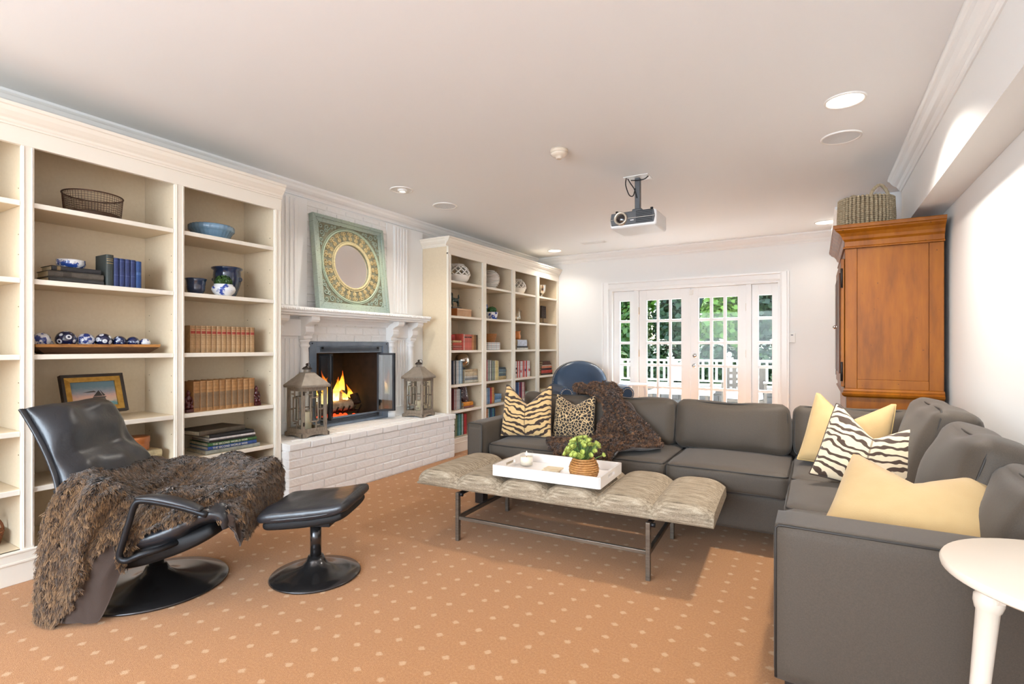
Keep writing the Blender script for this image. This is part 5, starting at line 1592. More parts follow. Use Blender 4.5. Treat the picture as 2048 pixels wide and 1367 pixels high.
# seat cushions
def seat(x0, x1, y0, y1, seed):
    s = SO(sbox(x0, x1, y0, y1, 0.305, 0.452, 0.035, 14, (0.006, 0.006, 0.022), 0.006, 6.0, seed), 'seat_cushion', smooth=True)
    for z in (0.438, 0.322):
        mb = loop_piping(x0 + 0.006, x1 - 0.006, y0 + 0.006, y1 - 0.006, z, 0.0045, rad=0.03)
        mb.v = [(a - sofa.location.x, b - sofa.location.y, c) for a, b, c in mb.v]
        mb.build('piping', SOFAP, s, True)
seat(-2.10, -1.452, 3.20, 3.90, 1.0)
seat(-1.448, -0.802, 3.20, 3.90, 2.3)
seat(-0.798, -0.125, 3.20, 3.90, 3.7)
seat(-0.12, 0.60, 3.19, 3.90, 4.4)
seat(-0.12, 0.60, 2.60, 3.185, 5.1)
seat(-0.12, 0.60, 2.02, 2.595, 6.9)
# loose back cushions
def back_cushion(c, w, h, th, rz, tilt, seed, puff=0.035):
    mb = softbox(w / 2, th / 2, h / 2, 0.055, 16, (0.012, puff, 0.014), 0.018, 5.0, seed, 0.8)
    # slump: top edge sags at the middle, corners stay up
    mb.v = [(x, y, z + (0.016 * (2 * x / w) ** 2 if z > 0 else 0)) for x, y, z in mb.v]
    s = SO(place(mb, c, rx=tilt, rz=rz), 'back_cushion', smooth=True)
    pts = []
    for k in range(49):
        a = 2 * PI * k / 48
        ca, sa = math.cos(a), math.sin(a)
        q = (abs(ca) ** 7 + abs(sa) ** 7) ** (-1 / 7)
        x, z = ca * q * (w / 2 - 0.006), sa * q * (h / 2 - 0.004)
        pts.append((x, -th * 0.32, z + (0.016 * (2 * x / w) ** 2 if z > 0 else 0)))
    mb = place(MB().tube(pts, 0.0042, 6, False), c, rx=tilt, rz=rz)
    mb.v = [(p[0] - sofa.location.x, p[1] - sofa.location.y, p[2]) for p in mb.v]
    mb.build('piping', SOFAP, s, True)
for x, w, sd in ((-1.80, 0.60, 1.5), (-1.18, 0.64, 2.5), (-0.50, 0.70, 3.5)):
    back_cushion((x, 3.81, 0.605), w, 0.325, 0.17, 0, -0.17, sd)
back_cushion((0.20, 3.83, 0.605), 0.64, 0.325, 0.16, 0, -0.16, 7.2)
back_cushion((0.50, 3.31, 0.655), 0.70, 0.42, 0.18, -PI / 2, -0.25, 8.8, 0.045)
back_cushion((0.52, 2.66, 0.625), 0.62, 0.38, 0.18, -PI / 2, -0.30, 9.6, 0.05)
back_cushion((0.56, 2.18, 0.585), 0.40, 0.33, 0.15, -PI / 2, -0.30, 4.1, 0.04)

# ---------------------------------------------------------------- scatter pillows
def zebra(name, base, ink, sc=17.0, axis=0):
    def bld(t, b, vec):
        u = t.coord('Object')
        sp = t.n('ShaderNodeSeparateXYZ')
        t.l(u, sp.inputs[0])
        ax = t.math('ABSOLUTE', sp.outputs[0])
        n1 = t.noise(t.coord('Object', (7, 7, 11)), 1.0, 2.0, 0.55)
        n2 = t.noise(t.coord('Object', (22, 22, 22)), 1.0, 1.0, 0.5)
        ph = t.math('ADD', t.math('SUBTRACT', t.math('MULTIPLY', sp.outputs[2], sc * 6.3), t.math('MULTIPLY', ax, sc * 2.6)), t.math('ADD', t.math('MULTIPLY', n1, 17.0), t.math('MULTIPLY', n2, 4.5)))
        s_ = t.math('SINE', ph)
        f = t.math('MULTIPLY', t.math('SUBTRACT', s_, 0.2), 6.0, True)
        rid = t.math('LESS_THAN', ax, 0.004)
        f = t.math('MAXIMUM', f, t.math('MULTIPLY', rid, 0.6))
        t.l(t.mix(f, lin(base), lin(ink)), b.inputs['Base Color'])
    return mat(name, base, 0.8, sheen=0.25, build=bld, bump=(260, 0.1))
def leopard(t, b, vec):
    w = t.n('ShaderNodeTexVoronoi', Scale=44.0, feature='DISTANCE_TO_EDGE')
    t.l(t.coord('Object'), w.inputs['Vector'])
    f = t.math('MULTIPLY', t.math('SUBTRACT', w.outputs['Distance'], 0.055), 22.0, True)
    t.l(t.mix(f, lin((206, 176, 130)), lin((34, 26, 22))), b.inputs['Base Color'])
ZEB1 = zebra('gold_zebra_velvet', (214, 178, 122), (58, 40, 28), 25)
ZEB2 = zebra('ivory_zebra_linen', (224, 204, 172), (66, 46, 32), 24)
LEO = mat('leopard_velvet', (206, 176, 130), 0.8, sheen=0.25, build=leopard)
def pillow(name, lab, mt_, pipe, loc, size, th, rx, rz, chop=0.0, ry=0.0, ears=0.03, seed=0.0, n=30):
    """square cushion: x across, z up, y thickness; chop pushes the top edge down at its middle"""
    e = T(name, lab, 'pillow', loc)
    e.rotation_euler = (rx, ry, rz)
    h = size / 2
    def P(u, v, s):
        # outline: concave sides, eared corners
        bow = 1 - 0.07 * (1 - v * v) if True else 1
        x = h * u * (1 - 0.06 * (1 - v * v))
        z = h * v * (1 - 0.06 * (1 - u * u))
        k = chop * max(0.0, v) ** 1.4 * max(0.0, 1 - (abs(u) / 0.92) ** 1.15)
        z -= k
        x += 0.22 * chop * (1 if u < 0 else -1) * max(0, v) ** 2 * (1 - math.exp(-(u / 0.3) ** 2)) * 0.6
        prof = ((1 - u * u) * (1 - v * v)) ** 0.42
        t_ = th / 2 * prof * (1 - 0.35 * (k / max(chop, 1e-6) if chop else 0))
        w = 0.006 * noise.noise(Vector((u * 2.2 + seed, v * 2.2, s)))
        crease = 0.35 * chop * math.exp(-(u / 0.14) ** 2) * max(0.0, (v + 0.3)) * 0.5
        return (x, s * (t_ + w * prof) + (crease if s < 0 else crease), z + h)
    ts = [math.sin(PI / 2 * (-1 + 2 * k / n)) for k in range(n + 1)]
    mb = MB()
    for s in (-1, 1):
        mb.sheet([[P(u, v, s) for u in ts] for v in ts])
    # weld rims
    bm = bmesh.new()
    me = mb.mesh('tmp', None)
    bm.from_mesh(me)
    bmesh.ops.remove_doubles(bm, verts=bm.verts, dist=1e-4)
    bmesh.ops.recalc_face_normals(bm, faces=bm.faces)
    m2 = MB()
    bm.verts.index_update()
    m2.v = [tuple(v.co) for v in bm.verts]
    m2.f = [tuple(v.index for v in f.verts) for f in bm.faces]
    bm.free()
    bpy.data.meshes.remove(me)
    m2.build('cover', mt_, e, True)
    if pipe:
        rim = [P(u, -1, 0) for u in ts] + [P(1, v, 0) for v in ts[1:]] + [P(u, 1, 0) for u in ts[::-1][1:]] + [P(-1, v, 0) for v in ts[::-1][1:]]
        MB().tube(rim, 0.0042, 6, False).build('piping', pipe, e, True)
    return e
DKP = mat('dark_brown_piping', (58, 42, 32), 0.7)
CRP = mat('cream_piping', (204, 172, 112), 0.75)
pillow('zebra_pillow', 'gold and brown zebra striped pillow standing against the far sofa arm', ZEB1, DKP, (-1.90, 3.43, 0.472), 0.40, 0.16, -0.26, math.radians(14), 0.14, seed=1)
pillow('leopard_pillow', 'small leopard spotted pillow between the zebra pillow and the sofa throw', LEO, None, (-1.575, 3.58, 0.472), 0.33, 0.12, -0.26, math.radians(8), 0.07, seed=2)
pillow('cream_pillow', 'cream velvet pillow standing in the sofa corner behind the striped one', CREAMV, CRP, (0.115, 3.46, 0.470), 0.43, 0.17, -0.46, math.radians(-14), 0.13, ry=0.10, seed=3)
pillow('zebra_pillow', 'ivory and brown zebra striped pillow leaning in the sofa corner', ZEB2, DKP, (0.185, 3.00, 0.472), 0.435, 0.17, -0.64, math.radians(-8), 0.15, ry=0.20, seed=4)
pillow('cream_pillow', 'large cream velvet pillow slumped by the near sofa arm', CREAMV, CRP, (0.245, 2.10, 0.482), 0.49, 0.19, -1.10, math.radians(-14), 0.16, ry=0.02, seed=5)

# ---------------------------------------------------------------- upholstered bench
BZ = math.radians(2.7)
bench = T('upholstered_bench', 'long low taupe channel-tufted bench on a dark steel frame', 'bench', (-1.296, 2.835, 0), BZ)
LB, DB = 1.74, 0.635
cw = LB / 6
def channel():
    rows_ = []
    ns_ = 18
    for i in range(ns_ + 1):
        s_ = -1 + 2 * i / ns_
        pf = (1 - abs(s_) ** 3.2)
        zt = 0.018 + 0.036 * pf
        hd = DB / 2 - 0.016 * (1 - pf)
        pr = []
        r_ = 0.050
        for cy, cz, a0 in ((hd - r_, zt - r_, 0.0), (-hd + r_, zt - r_, PI / 2)):
            for q in range(8):
                a = a0 + PI / 2 * q / 7
                pr.append((cy + r_ * math.cos(a), cz + r_ * math.sin(a)))
            if a0 == 0.0:
                for q in range(1, 12):
                    pr.append((hd - r_ - (2 * hd - 2 * r_) * q / 12, zt + 0.004 * math.sin(PI * q / 12)))
        rb = 0.02
        pr += [(-DB / 2, -0.03), (-DB / 2 + 0.006, -0.043), (-DB / 2 + rb, -0.047), (DB / 2 - rb, -0.047), (DB / 2 - 0.006, -0.043), (DB / 2, -0.03)]
        rows_.append([(s_ * cw / 2, y_, z_) for y_, z_ in pr] + [(s_ * cw / 2, *pr[0])])
    mb_ = MB().sheet(rows_)
    mb_.add(rows_[0][:-1], [tuple(range(len(rows_[0]) - 1))])
    mb_.add(rows_[-1][:-1], [tuple(range(len(rows_[-1]) - 1))])
    return mb_
src = channel()
c0 = None
for k in range(6):
    x = -LB / 2 + cw * (k + 0.5)
    if c0 is None:
        c0 = src.build('tufted_channel', SLUB, bench, True)
        o = c0
    else:
        o = inst(c0, bench)
    o.location = (x, 0, 0.347)
MB().box(-LB / 2 + 0.07, LB / 2 - 0.07, -DB / 2 + 0.075, DB / 2 - 0.06, 0.289, 0.302).build('deck_board', BLACKM, bench, bevel=0.003)
lx, ly = 0.566, 0.312
for sx_ in (-1, 1):
    for sy_ in (-1, 1):
        MB().box(sx_ * lx - 0.011, sx_ * lx + 0.011, sy_ * ly - 0.013, sy_ * ly + 0.013, 0.0005, 0.288).build('leg', STEEL, bench, bevel=0.002)
        MB().tube([(sx_ * lx + 0.012, sy_ * ly, 0.278), (sx_ * lx + 0.034, sy_ * ly, 0.278)], 0.011, 12).build('bolt', BLACKM, bench, True)
    MB().box(sx_ * lx - 0.010, sx_ * lx + 0.010, -ly + 0.013, ly - 0.013, 0.125, 0.148).build('side_stretcher', STEEL, bench, bevel=0.002)
    MB().bar((sx_ * lx, -ly + 0.013, 0.276), (sx_ * lx, ly - 0.013, 0.276), 0.018, 0.02).build('top_rail', BLACKM, bench, bevel=0.002)
MB().box(-lx + 0.011, lx - 0.011, -ly - 0.008, -ly + 0.010, 0.127, 0.146).build('front_stretcher', STEEL, bench, bevel=0.002)
TOPZ = 0.4065
# tray with candle, plant and coasters
WT = mat('white_lacquer_tray', (240, 232, 226), 0.25, coat=0.3)
tr_ = T('serving_tray', 'rectangular white lacquer tray with slotted ends on the bench', 'tray', (-1.315, 2.765, TOPZ), BZ)
tl, td, tz = 0.322, 0.20, 0.062
MB().box(-tl, tl, -td, td, 0.0, 0.01).build('tray_floor', WT, tr_, bevel=0.002)
for s in (-1, 1):
    MB().box(-tl, tl, s * td - 0.007, s * td + 0.007, 0.0, tz).build('long_side', WT, tr_, bevel=0.002)
    x = s * (tl - 0.001)
    mb = MB().box(x - 0.007, x + 0.007, -td, td, 0.0, 0.026).box(x - 0.007, x + 0.007, -td, td, 0.046, tz).box(x - 0.007, x + 0.007, -td, -0.06, 0.026, 0.046).box(x - 0.007, x + 0.007, 0.06, td, 0.026, 0.046)
    mb.build('slotted_end', WT, tr_)
e = T('glass_candle', 'lit white candle in a clear glass tumbler on the tray', 'candle', (-1.555, 2.82, TOPZ + 0.0115))
MB().lathe([(0, 0), (0.038, 0), (0.041, 0.004), (0.043, 0.088), (0.0405, 0.088), (0.0385, 0.008), (0, 0.007)], 32, cap=False).build('tumbler', CLEAR, e, True)
MB().lathe([(0, 0.008), (0.038, 0.008), (0.0385, 0.055), (0, 0.053)], 32).build('wax', mat('ivory_wax', (246, 236, 218), 0.45, sss=0.3), e, True)
MB().tube([(0, 0, 0.053), (0, 0.001, 0.066)], 0.0012, 6).build('wick', BLACKM, e)
MB().lathe([(0, 0.062), (0.004, 0.068), (0.0045, 0.074), (0.002, 0.086), (0, 0.092)], 12).build('flame', GLOW, e, True)
STONE = mat('travertine', (232, 218, 190), 0.5, var=(20, (214, 190, 150)))
for k, (dx, dy, rz_) in enumerate(((0, 0, 0.25), (0.012, 0.004, 0.1))):
    o = tag(MB().box(-0.05, 0.05, -0.05, 0.05, 0, 0.0085).build('stone_coaster', STONE, None, bevel=0.002), 'square cream stone coaster in the small stack on the tray' if k == 0 else 'square cream stone coaster on top of the stack on the tray', 'coaster')
    o.location = (-1.36 + dx, 2.765 + dy, TOPZ + 0.0112 + k * 0.0092)
    o.rotation_euler = (0, 0, rz_)
pl = T('potted_succulent', 'bright green leafy plant in a round woven rattan pot on the tray', 'potted plant', (-1.115, 2.685, TOPZ + 0.0115))
RAT = mat('rattan', (196, 142, 82), 0.5, var=(40, (160, 106, 54)))
RP = lambda z: 0.050 + 0.026 * math.sin(PI * min(1, max(0, z / 0.125)) ** 0.95)
woven_pot(RP, 0.004, 0.122, 36, 10, 0.0066, pl, RAT, 'rattan_coil')
MB().lathe([(0, 0.002)] + [(RP(0.12 * k / 10) - 0.004, 0.002 + 0.118 * k / 10) for k in range(11)] + [(0, 0.112)], 36, cap=False).build('pot_core', mat('rattan_dark', (120, 78, 40), 0.7), pl, True)
SUC = mat('succulent_leaf', (206, 212, 118), 0.45, var=(16, (160, 182, 86)))
STEMM = mat('green_stem', (96, 130, 66), 0.6)
rg = random.Random(11)
# rosettes of rounded leaves on short stems
lf = MB()
for k in range(7):
    t_ = (k - 3) / 3
    pass
leafm = MB().sheet([[(0.0098 * (0.2 + 1.0 * math.sin(PI * (0.12 + 0.8 * u)) ** 0.8) * v, 0.019 * u, 0.006 * u * u + 0.003 * v * v) for v in (-1, -0.5, 0, 0.5, 1)] for u in (0, 0.2, 0.4, 0.6, 0.8, 1.0)])
leaf0 = None
for k in range(64):
    a = rg.uniform(0, 2 * PI)
    el = math.asin(rg.uniform(0.05, 1.0))
    R_ = rg.uniform(0.07, 0.11)
    c = Vector((R_ * math.cos(el) * math.cos(a) * 0.95, R_ * math.cos(el) * math.sin(a) * 0.95, 0.135 + R_ * math.sin(el) * 0.92))
    n_ = (c - Vector((0, 0, 0.10))).normalized()
    q = n_.to_track_quat('Z', 'Y')
    MB().tube([(0.2 * c.x, 0.2 * c.y, 0.10), tuple(c)], 0.0022, 5).build('stem', STEMM, pl)
    for j in range(6):
        if leaf0 is None:
            leaf0 = leafm.build('leaf', SUC, pl, True)
            o = leaf0
        else:
            o = inst(leaf0, pl)
        M = Matrix.Translation(c) @ q.to_matrix().to_4x4() @ Matrix.Rotation(j * PI / 3 + k, 4, 'Z') @ Matrix.Rotation(rg.uniform(0.35, 0.75), 4, 'X')
        o.matrix_local = M

# ---------------------------------------------------------------- armoire with basket
def cherry(t, b, vec):
    u = t.coord('Object', (5, 5, 0.9))
    n1 = t.noise(u, 2.2, 4.0, 0.6)
    n2 = t.noise(t.coord('Object', (90, 90, 6)), 1.0, 2.0, 0.6)
    sp = t.noise(t.coord('Object'), 55.0, 0.0)
    c = t.ramp(n1, [(0.25, (108, 57, 3)), (0.5, (146, 82, 4)), (0.75, (166, 100, 8))])
    c = t.mix(t.math('MULTIPLY', n2, 0.3), c, lin((104, 54, 4)))
    c = t.mix(t.math('MULTIPLY', t.math('SUBTRACT', sp, 0.80), 8.0, True), c, lin((70, 36, 18)))
    t.l(c, b.inputs['Base Color'])
CHER = mat('aged_cherry', (178, 102, 36), 0.45, build=cherry, coat=0.03, spec=0.35)
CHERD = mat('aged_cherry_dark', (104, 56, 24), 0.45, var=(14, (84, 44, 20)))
IRONH = mat('black_iron_hinge', (40, 34, 34), 0.5, 0.5)
ar = T('armoire', 'tall honey cherry wood armoire with moulded cornice in the right corner', 'armoire', (0.46, 4.98, 0))
def A(mb, n, mt_=CHER, **k):
    return mb.build(n, mt_, ar, world=True, **k)
ax0, ax1, ay0, ay1 = 0.185, 0.742, 4.43, 5.50
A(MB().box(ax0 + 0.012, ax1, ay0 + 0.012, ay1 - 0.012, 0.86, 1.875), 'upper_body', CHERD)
A(MB().box(ax0 + 0.008, ax1 + 0.004, ay0 + 0.008, ay1 - 0.008, 0.07, 0.80), 'lower_body', bevel=0.004)
for yq, s in ((ay0, 1), (ay1, -1)):
    A(MB().box(ax0, ax0 + 0.072, yq, yq + s * 0.022, 0.86, 1.865), 'side_stile', bevel=0.003)
    A(MB().box(ax1 - 0.078, ax1, yq, yq + s * 0.022, 0.86, 1.865), 'side_stile', bevel=0.003)
    A(MB().box(ax0 + 0.073, ax1 - 0.079, yq, yq + s * 0.022, 0.86, 0.925), 'side_rail', bevel=0.003)
    A(MB().box(ax0 + 0.074, ax1 - 0.080, yq + s * 0.007, yq + s * 0.02, 0.926, 1.865), 'side_panel', bevel=0.002)
# front: frame, two doors with shaped panels, hinges, knob
A(MB().box(ax0 - 0.001, ax0 + 0.02, ay0 + 0.022, ay1 - 0.022, 1.80, 1.865), 'front_rail', bevel=0.003)
for y0_, y1_, s in ((ay0 + 0.03, (ay0 + ay1) / 2 - 0.002, 1), ((ay0 + ay1) / 2 + 0.002, ay1 - 0.03, -1)):
    dr = A(MB().box(ax0 - 0.024, ax0 - 0.002, y0_, y1_, 0.87, 1.80), 'door', bevel=0.004)
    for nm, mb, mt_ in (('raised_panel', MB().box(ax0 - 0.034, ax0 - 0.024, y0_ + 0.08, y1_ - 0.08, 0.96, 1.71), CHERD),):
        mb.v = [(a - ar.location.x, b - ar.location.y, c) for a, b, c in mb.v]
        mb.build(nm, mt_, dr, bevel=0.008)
    yk = y1_ - 0.03 if s > 0 else y0_ + 0.03
    mb = MB().tube([(ax0 - 0.024, yk, 1.32), (ax0 - 0.05, yk, 1.32)], 0.011, 12).ball((ax0 - 0.05, yk, 1.32), 0.014, 12, 8)
    mb.v = [(a - ar.location.x, b - ar.location.y, c) for a, b, c in mb.v]
    mb.build('knob', SILVER, dr, True)
    for z in (0.98, 1.66):
        yh = y0_ - 0.004 if s > 0 else y1_ + 0.004
        mb = MB().tube([(ax0 - 0.02, yh, z - 0.07), (ax0 - 0.02, yh, z + 0.07)], 0.008, 8)
        mb.v = [(a - ar.location.x, b - ar.location.y, c) for a, b, c in mb.v]
        mb.build('hinge', IRONH, dr, True)
def ring_mould(prof, nm, mt_=CHER):
    """moulding around front and both sides; prof (projection, z)"""
    n = len(prof)
    pts = []
    for a, z in prof:
        pts.append([(ax1 + 0.003, ay0 - a, z), (ax0 - a, ay0 - a, z), (ax0 - a, ay1 + a, z), (ax1 + 0.003, ay1 + a, z)])
    mb = MB().sheet(pts)
    mb.add(pts[-1], [(0, 1, 2, 3)])
    mb.add(pts[0], [(3, 2, 1, 0)])
    A(mb, nm, mt_)
ring_mould([(0.0, 1.866), (0.012, 1.866), (0.014, 1.874), (0.002, 1.882), (0.002, 1.915), (0.006, 1.92), (0.016, 1.93), (0.022, 1.95), (0.036, 1.972), (0.056, 1.986), (0.062, 1.992), (0.062, 1.998), (0.072, 2.004), (0.076, 2.022), (0.074, 2.028)], 'cornice')
ring_mould([(0.0, 0.80), (0.006, 0.802), (0.018, 0.812), (0.022, 0.826), (0.01, 0.834), (0.012, 0.846), (0.004, 0.856), (0.0, 0.86)], 'waist_moulding')
ring_mould([(0.0, 0.10), (0.012, 0.105), (0.02, 0.09), (0.02, 0.0005)], 'plinth')
# coiled basket on top
GR = mat('seagrass', (190, 174, 144), 0.75, var=(60, (150, 132, 104)))
bs = T('coiled_basket', 'oval two-handled seagrass basket on top of the armoire', 'basket', (0.33, 4.72, 2.030), math.radians(30))
def rope_ring(rx_, ry_, z, parent):
    n_ = 40
    pts = []
    mb = MB()
    for k in range(n_):
        a = 2 * PI * k / n_
        mb.ball((rx_ * math.cos(a), ry_ * math.sin(a), z), (0.0125, 0.0125, 0.0088), 7, 5)
    return mb
for j in range(16):
    z = 0.009 + j * 0.0152
    k = 1 - 0.03 * abs(j - 6) / 8
    rope_ring(0.185 * k, 0.155 * k, z, bs).build('coil', GR, bs, True)
MB().lathe([(0, 0.004), (0.17, 0.004), (0.176, 0.12), (0.168, 0.24), (0.16, 0.24), (0.166, 0.12), (0.15, 0.012), (0, 0.012)], 36, (0, 0, 0), 1.03, 0.87, cap=False).build('inner_wall', mat('seagrass_dark', (120, 104, 80), 0.9), bs, True)
for s in (-1, 1):
    pts = catmull([(-0.065, s * 0.142, 0.225), (-0.05, s * 0.145, 0.265), (-0.01, s * 0.145, 0.305), (0.02, s * 0.145, 0.303), (0.055, s * 0.143, 0.262), (0.07, s * 0.14, 0.225)], 24)
    MB().tube([tuple(p) for p in pts], [0.0105 + 0.0018 * (k % 2) for k in range(24)], 8).build('handle', GR, bs, True)

# ---------------------------------------------------------------- white side tables
TW = mat('cream_white_table', (222, 210, 194), 0.35)
st = T('side_table', 'round white side table with splayed turned legs beside the near sofa arm', 'side table', (0.515, 1.575, 0))
MB().lathe([(0, 0.636), (0.245, 0.636), (0.256, 0.642), (0.258, 0.652), (0.254, 0.66), (0, 0.661)], 64).build('table_top', TW, st, True, bevel=0.002)
for k in range(4):
    a = PI / 4 + k * PI / 2 + 0.35
    d = Vector((math.cos(a), math.sin(a), 0))
    p0, p1 = d * 0.165, d * 0.215
    mb = MB()
    zs_ = [0.635, 0.575, 0.57, 0.56, 0.545, 0.53, 0.525, 0.30, 0.06, 0.001]
    rs_ = [0.026, 0.026, 0.022, 0.03, 0.03, 0.026, 0.023, 0.019, 0.014, 0.013]
    mb.tube([tuple(p0.lerp(p1, (0.635 - z) / 0.635) + Vector((0, 0, z))) for z in zs_], rs_, 16)
    mb.build('leg', TW, st, True)
    # scalloped apron between neighbouring legs
    a2 = a + PI / 2
    q0, q1 = d * 0.165, Vector((math.cos(a2), math.sin(a2), 0)) * 0.165
    nrm = (q1 - q0).normalized().cross(Vector((0, 0, 1)))
    top_, bot_ = [], []
    for t_ in range(17):
        u = t_ / 16
        zb = 0.575 - 0.02 * math.cos(u * 2 * PI) ** 2 + (0.03 * math.sin(PI * u) if 0.15 < u < 0.85 else -0.01)
        c = q0.lerp(q1, u)
        top_.append(c + Vector((0, 0, 0.636)))
        bot_.append(c + Vector((0, 0, zb)))
    MB().sheet([[tuple(p + nrm * 0.008) for p in top_], [tuple(p + nrm * 0.008) for p in bot_], [tuple(p - nrm * 0.008) for p in bot_], [tuple(p - nrm * 0.008) for p in top_]]).build('apron', TW, st)
o = book((0.62, 1.555, 0.6622), 0.14, 0.10, 0.012, (222, 204, 170), False, 'small cream notebook lying on the white side table', None, rz=2.4)
st2 = T('accent_table', 'small round white table with curved legs behind the blue armchair', 'side table', (-2.10, 6.78, 0))
MB().lathe([(0, 0.645), (0.19, 0.645), (0.2, 0.652), (0.2, 0.664), (0.194, 0.668), (0, 0.668)], 48).build('table_top', TRIM, st2, True)
for k in range(3):
    a = k * 2 * PI / 3 + 0.1
    pts = [(r_ * math.cos(a), r_ * math.sin(a), z) for r_, z in catmull([(0.15, 0.645), (0.165, 0.55), (0.15, 0.4), (0.1, 0.22), (0.11, 0.08), (0.17, 0.002)], 24)]
    mb = MB()
    for q, r in zip(pts, pts[1:]):
        pass
    mb.tube(pts, [0.026 - 0.0005 * i for i in range(24)], 10)
    mb.build('leg', TRIM, st2, True)

# ---------------------------------------------------------------- blue leather armchair
bc = T('club_chair', 'navy leather club chair with rolled nailhead arms behind the sofa', 'armchair', (-2.52, 6.22, 0), math.radians(-141))
# local: +y is the chair's front... built facing +y
def C(mb, n, mt_=BLUEL, **k):
    return mb.build(n, mt_, bc, **k)
NAIL = mat('nailhead', (206, 196, 180), 0.3, 0.8)
C(softbox(0.36, 0.36, 0.10, 0.04, 8).xf(Matrix.Translation((0, 0.02, 0.24))), 'seat_base', smooth=True)
C(softbox(0.275, 0.30, 0.075, 0.05, 12, (0, 0.01, 0.025)).xf(Matrix.Translation((0, 0.07, 0.40))), 'seat_cushion', smooth=True)
# back: rounded top outline, swept
rows_ = []
def back_pt(u, s, inner):
    # u along the outline from lower side over the top to the other side
    a = PI * (0.0 + u)
    x = -0.36 * math.cos(a) * (1.0 if True else 1)
    z = 0.66 + 0.30 * math.sin(a) ** 0.75
    return x, z
n_ = 28
def outline(k_scale):
    pts = []
    pts.append((-0.36 * k_scale, 0.30))
    for q in range(n_ + 1):
        a = PI * q / n_
        pts.append((-0.37 * k_scale * math.cos(a), 0.62 + (0.335 * k_scale) * math.sin(a) ** 0.8))
    pts.append((0.36 * k_scale, 0.30))
    return pts
layers = [(-0.42, 0.90), (-0.44, 1.0), (-0.40, 1.04), (-0.33, 1.03), (-0.30, 0.97), (-0.275, 0.86), (-0.255, 0.6), (-0.25, 0.3)]
rows_ = []
for yv, ks in layers:
    rows_.append([(x, yv - 0.18 * (z - 0.45), z) for x, z in outline(ks)])
mb = MB().sheet(rows_)
mb.add(rows_[0], [tuple(range(len(rows_[0])))])
mb.add(rows_[-1], [tuple(range(len(rows_[-1])))])
C(mb, 'backrest', smooth=True)
mb = MB()
ol = outline(1.045)
for q in range(2, len(ol) - 2):
    for f_ in (0.0, 0.5):
        x = ol[q][0] * (1 - f_) + ol[q + 1][0] * f_
        z = ol[q][1] * (1 - f_) + ol[q + 1][1] * f_
        mb.ball((x * 0.99, -0.325 - 0.18 * (z - 0.45), z), (0.0065, 0.005, 0.0065), 7, 5)
o = C(mb, 'nailhead_trim', NAIL, smooth=True, kind='stuff')
for s in (-1, 1):
    # rolled arm: scroll section swept back
    prof = [(0.30, 0.12), (0.30, 0.50), (0.285, 0.545)]
    for q in range(15):
        a = PI * (1.08 - 1.5 * q / 14)
        prof.append((0.385 + 0.088 * math.cos(a), 0.582 + 0.088 * math.sin(a)))
    prof += [(0.40, 0.46), (0.395, 0.12)]
    mb = MB().prism([(s * x, z) for x, z in prof], 'y', -0.34, 0.37)
    C(mb, 'arm', bevel=0.018, seg=3)
    # scroll face with nail heads
    mb = MB()
    for q in range(15):
        a = PI * (1.05 - 1.42 * q / 14)
        mb.ball((s * (0.385 + 0.066 * math.cos(a)), 0.372, 0.582 + 0.066 * math.sin(a)), (0.0068, 0.005, 0.0068), 8, 6)
    for q in range(10):
        mb.ball((s * 0.318, 0.372, 0.15 + q * 0.036), (0.0068, 0.005, 0.0068), 8, 6).ball((s * 0.385, 0.372, 0.15 + q * 0.032), (0.0068, 0.005, 0.0068), 8, 6)
    C(mb, 'nailhead_trim', NAIL, smooth=True, kind='stuff')
    for y in (-0.3, 0.32):
        C(MB().lathe([(0.02, 0.0005), (0.03, 0.03), (0.036, 0.08), (0.03, 0.14), (0, 0.14)], 16, (s * 0.33, y, 0)), 'foot', mat('dark_turned_wood', (52, 34, 26), 0.4), smooth=True)
C(MB().box(-0.295, 0.295, 0.34, 0.372, 0.13, 0.33), 'front_rail', bevel=0.012)
# ================================================================ black leather recliner and footstool
GUN = mat('gunmetal_lacquer', (64, 62, 62), 0.22, 0.75, coat=0.3)
def loft(path, half_w, half_t, n=28, pw=3.2, na=0.0, seed=0.0, ns=6.0):
    """closed soft body along path [(x, z)], width along y"""
    P = np.array(path, float)
    k = len(P)
    vs = []
    for i in range(k):
        a, b = P[max(i - 1, 0)], P[min(i + 1, k - 1)]
        d = (b - a) / np.linalg.norm(b - a)
        nr = np.array([-d[1], d[0]])
        for j in range(n):
            t_ = 2 * PI * j / n
            c, s_ = math.cos(t_), math.sin(t_)
            yy_ = math.copysign(abs(c) ** (2 / pw), c) * half_w[i]
            tt = math.copysign(abs(s_) ** (2 / pw), s_) * half_t[i]
            w = na * noise.noise(Vector((P[i][0] * ns + seed, yy_ * ns, tt * ns + P[i][1] * ns))) if na else 0
            tt += w * (1 if tt > 0 else -1) * (1 - abs(c) ** 3)
            vs.append((P[i][0] + nr[0] * tt, yy_, P[i][1] + nr[1] * tt))
    fs = [(i * n + j, i * n + (j + 1) % n, (i + 1) * n + (j + 1) % n, (i + 1) * n + j) for i in range(k - 1) for j in range(n)]
    fs += [tuple(range(n))[::-1], tuple((k - 1) * n + j for j in range(n))]
    return MB().add(vs, fs)
CHL = Vector((-2.772, 1.286, 0))
CHR = math.radians(35)
ch = T('recliner_chair', 'black leather reclining lounge chair on a round swivel base', 'armchair', CHL, CHR)
MB().lathe([(0, 0.0005), (0.305, 0.0005), (0.312, 0.006), (0.306, 0.013), (0.24, 0.021), (0.15, 0.034), (0.09, 0.052), (0.056, 0.075), (0.042, 0.1), (0.0, 0.1)], 72).build('swivel_base', GUN, ch, True)
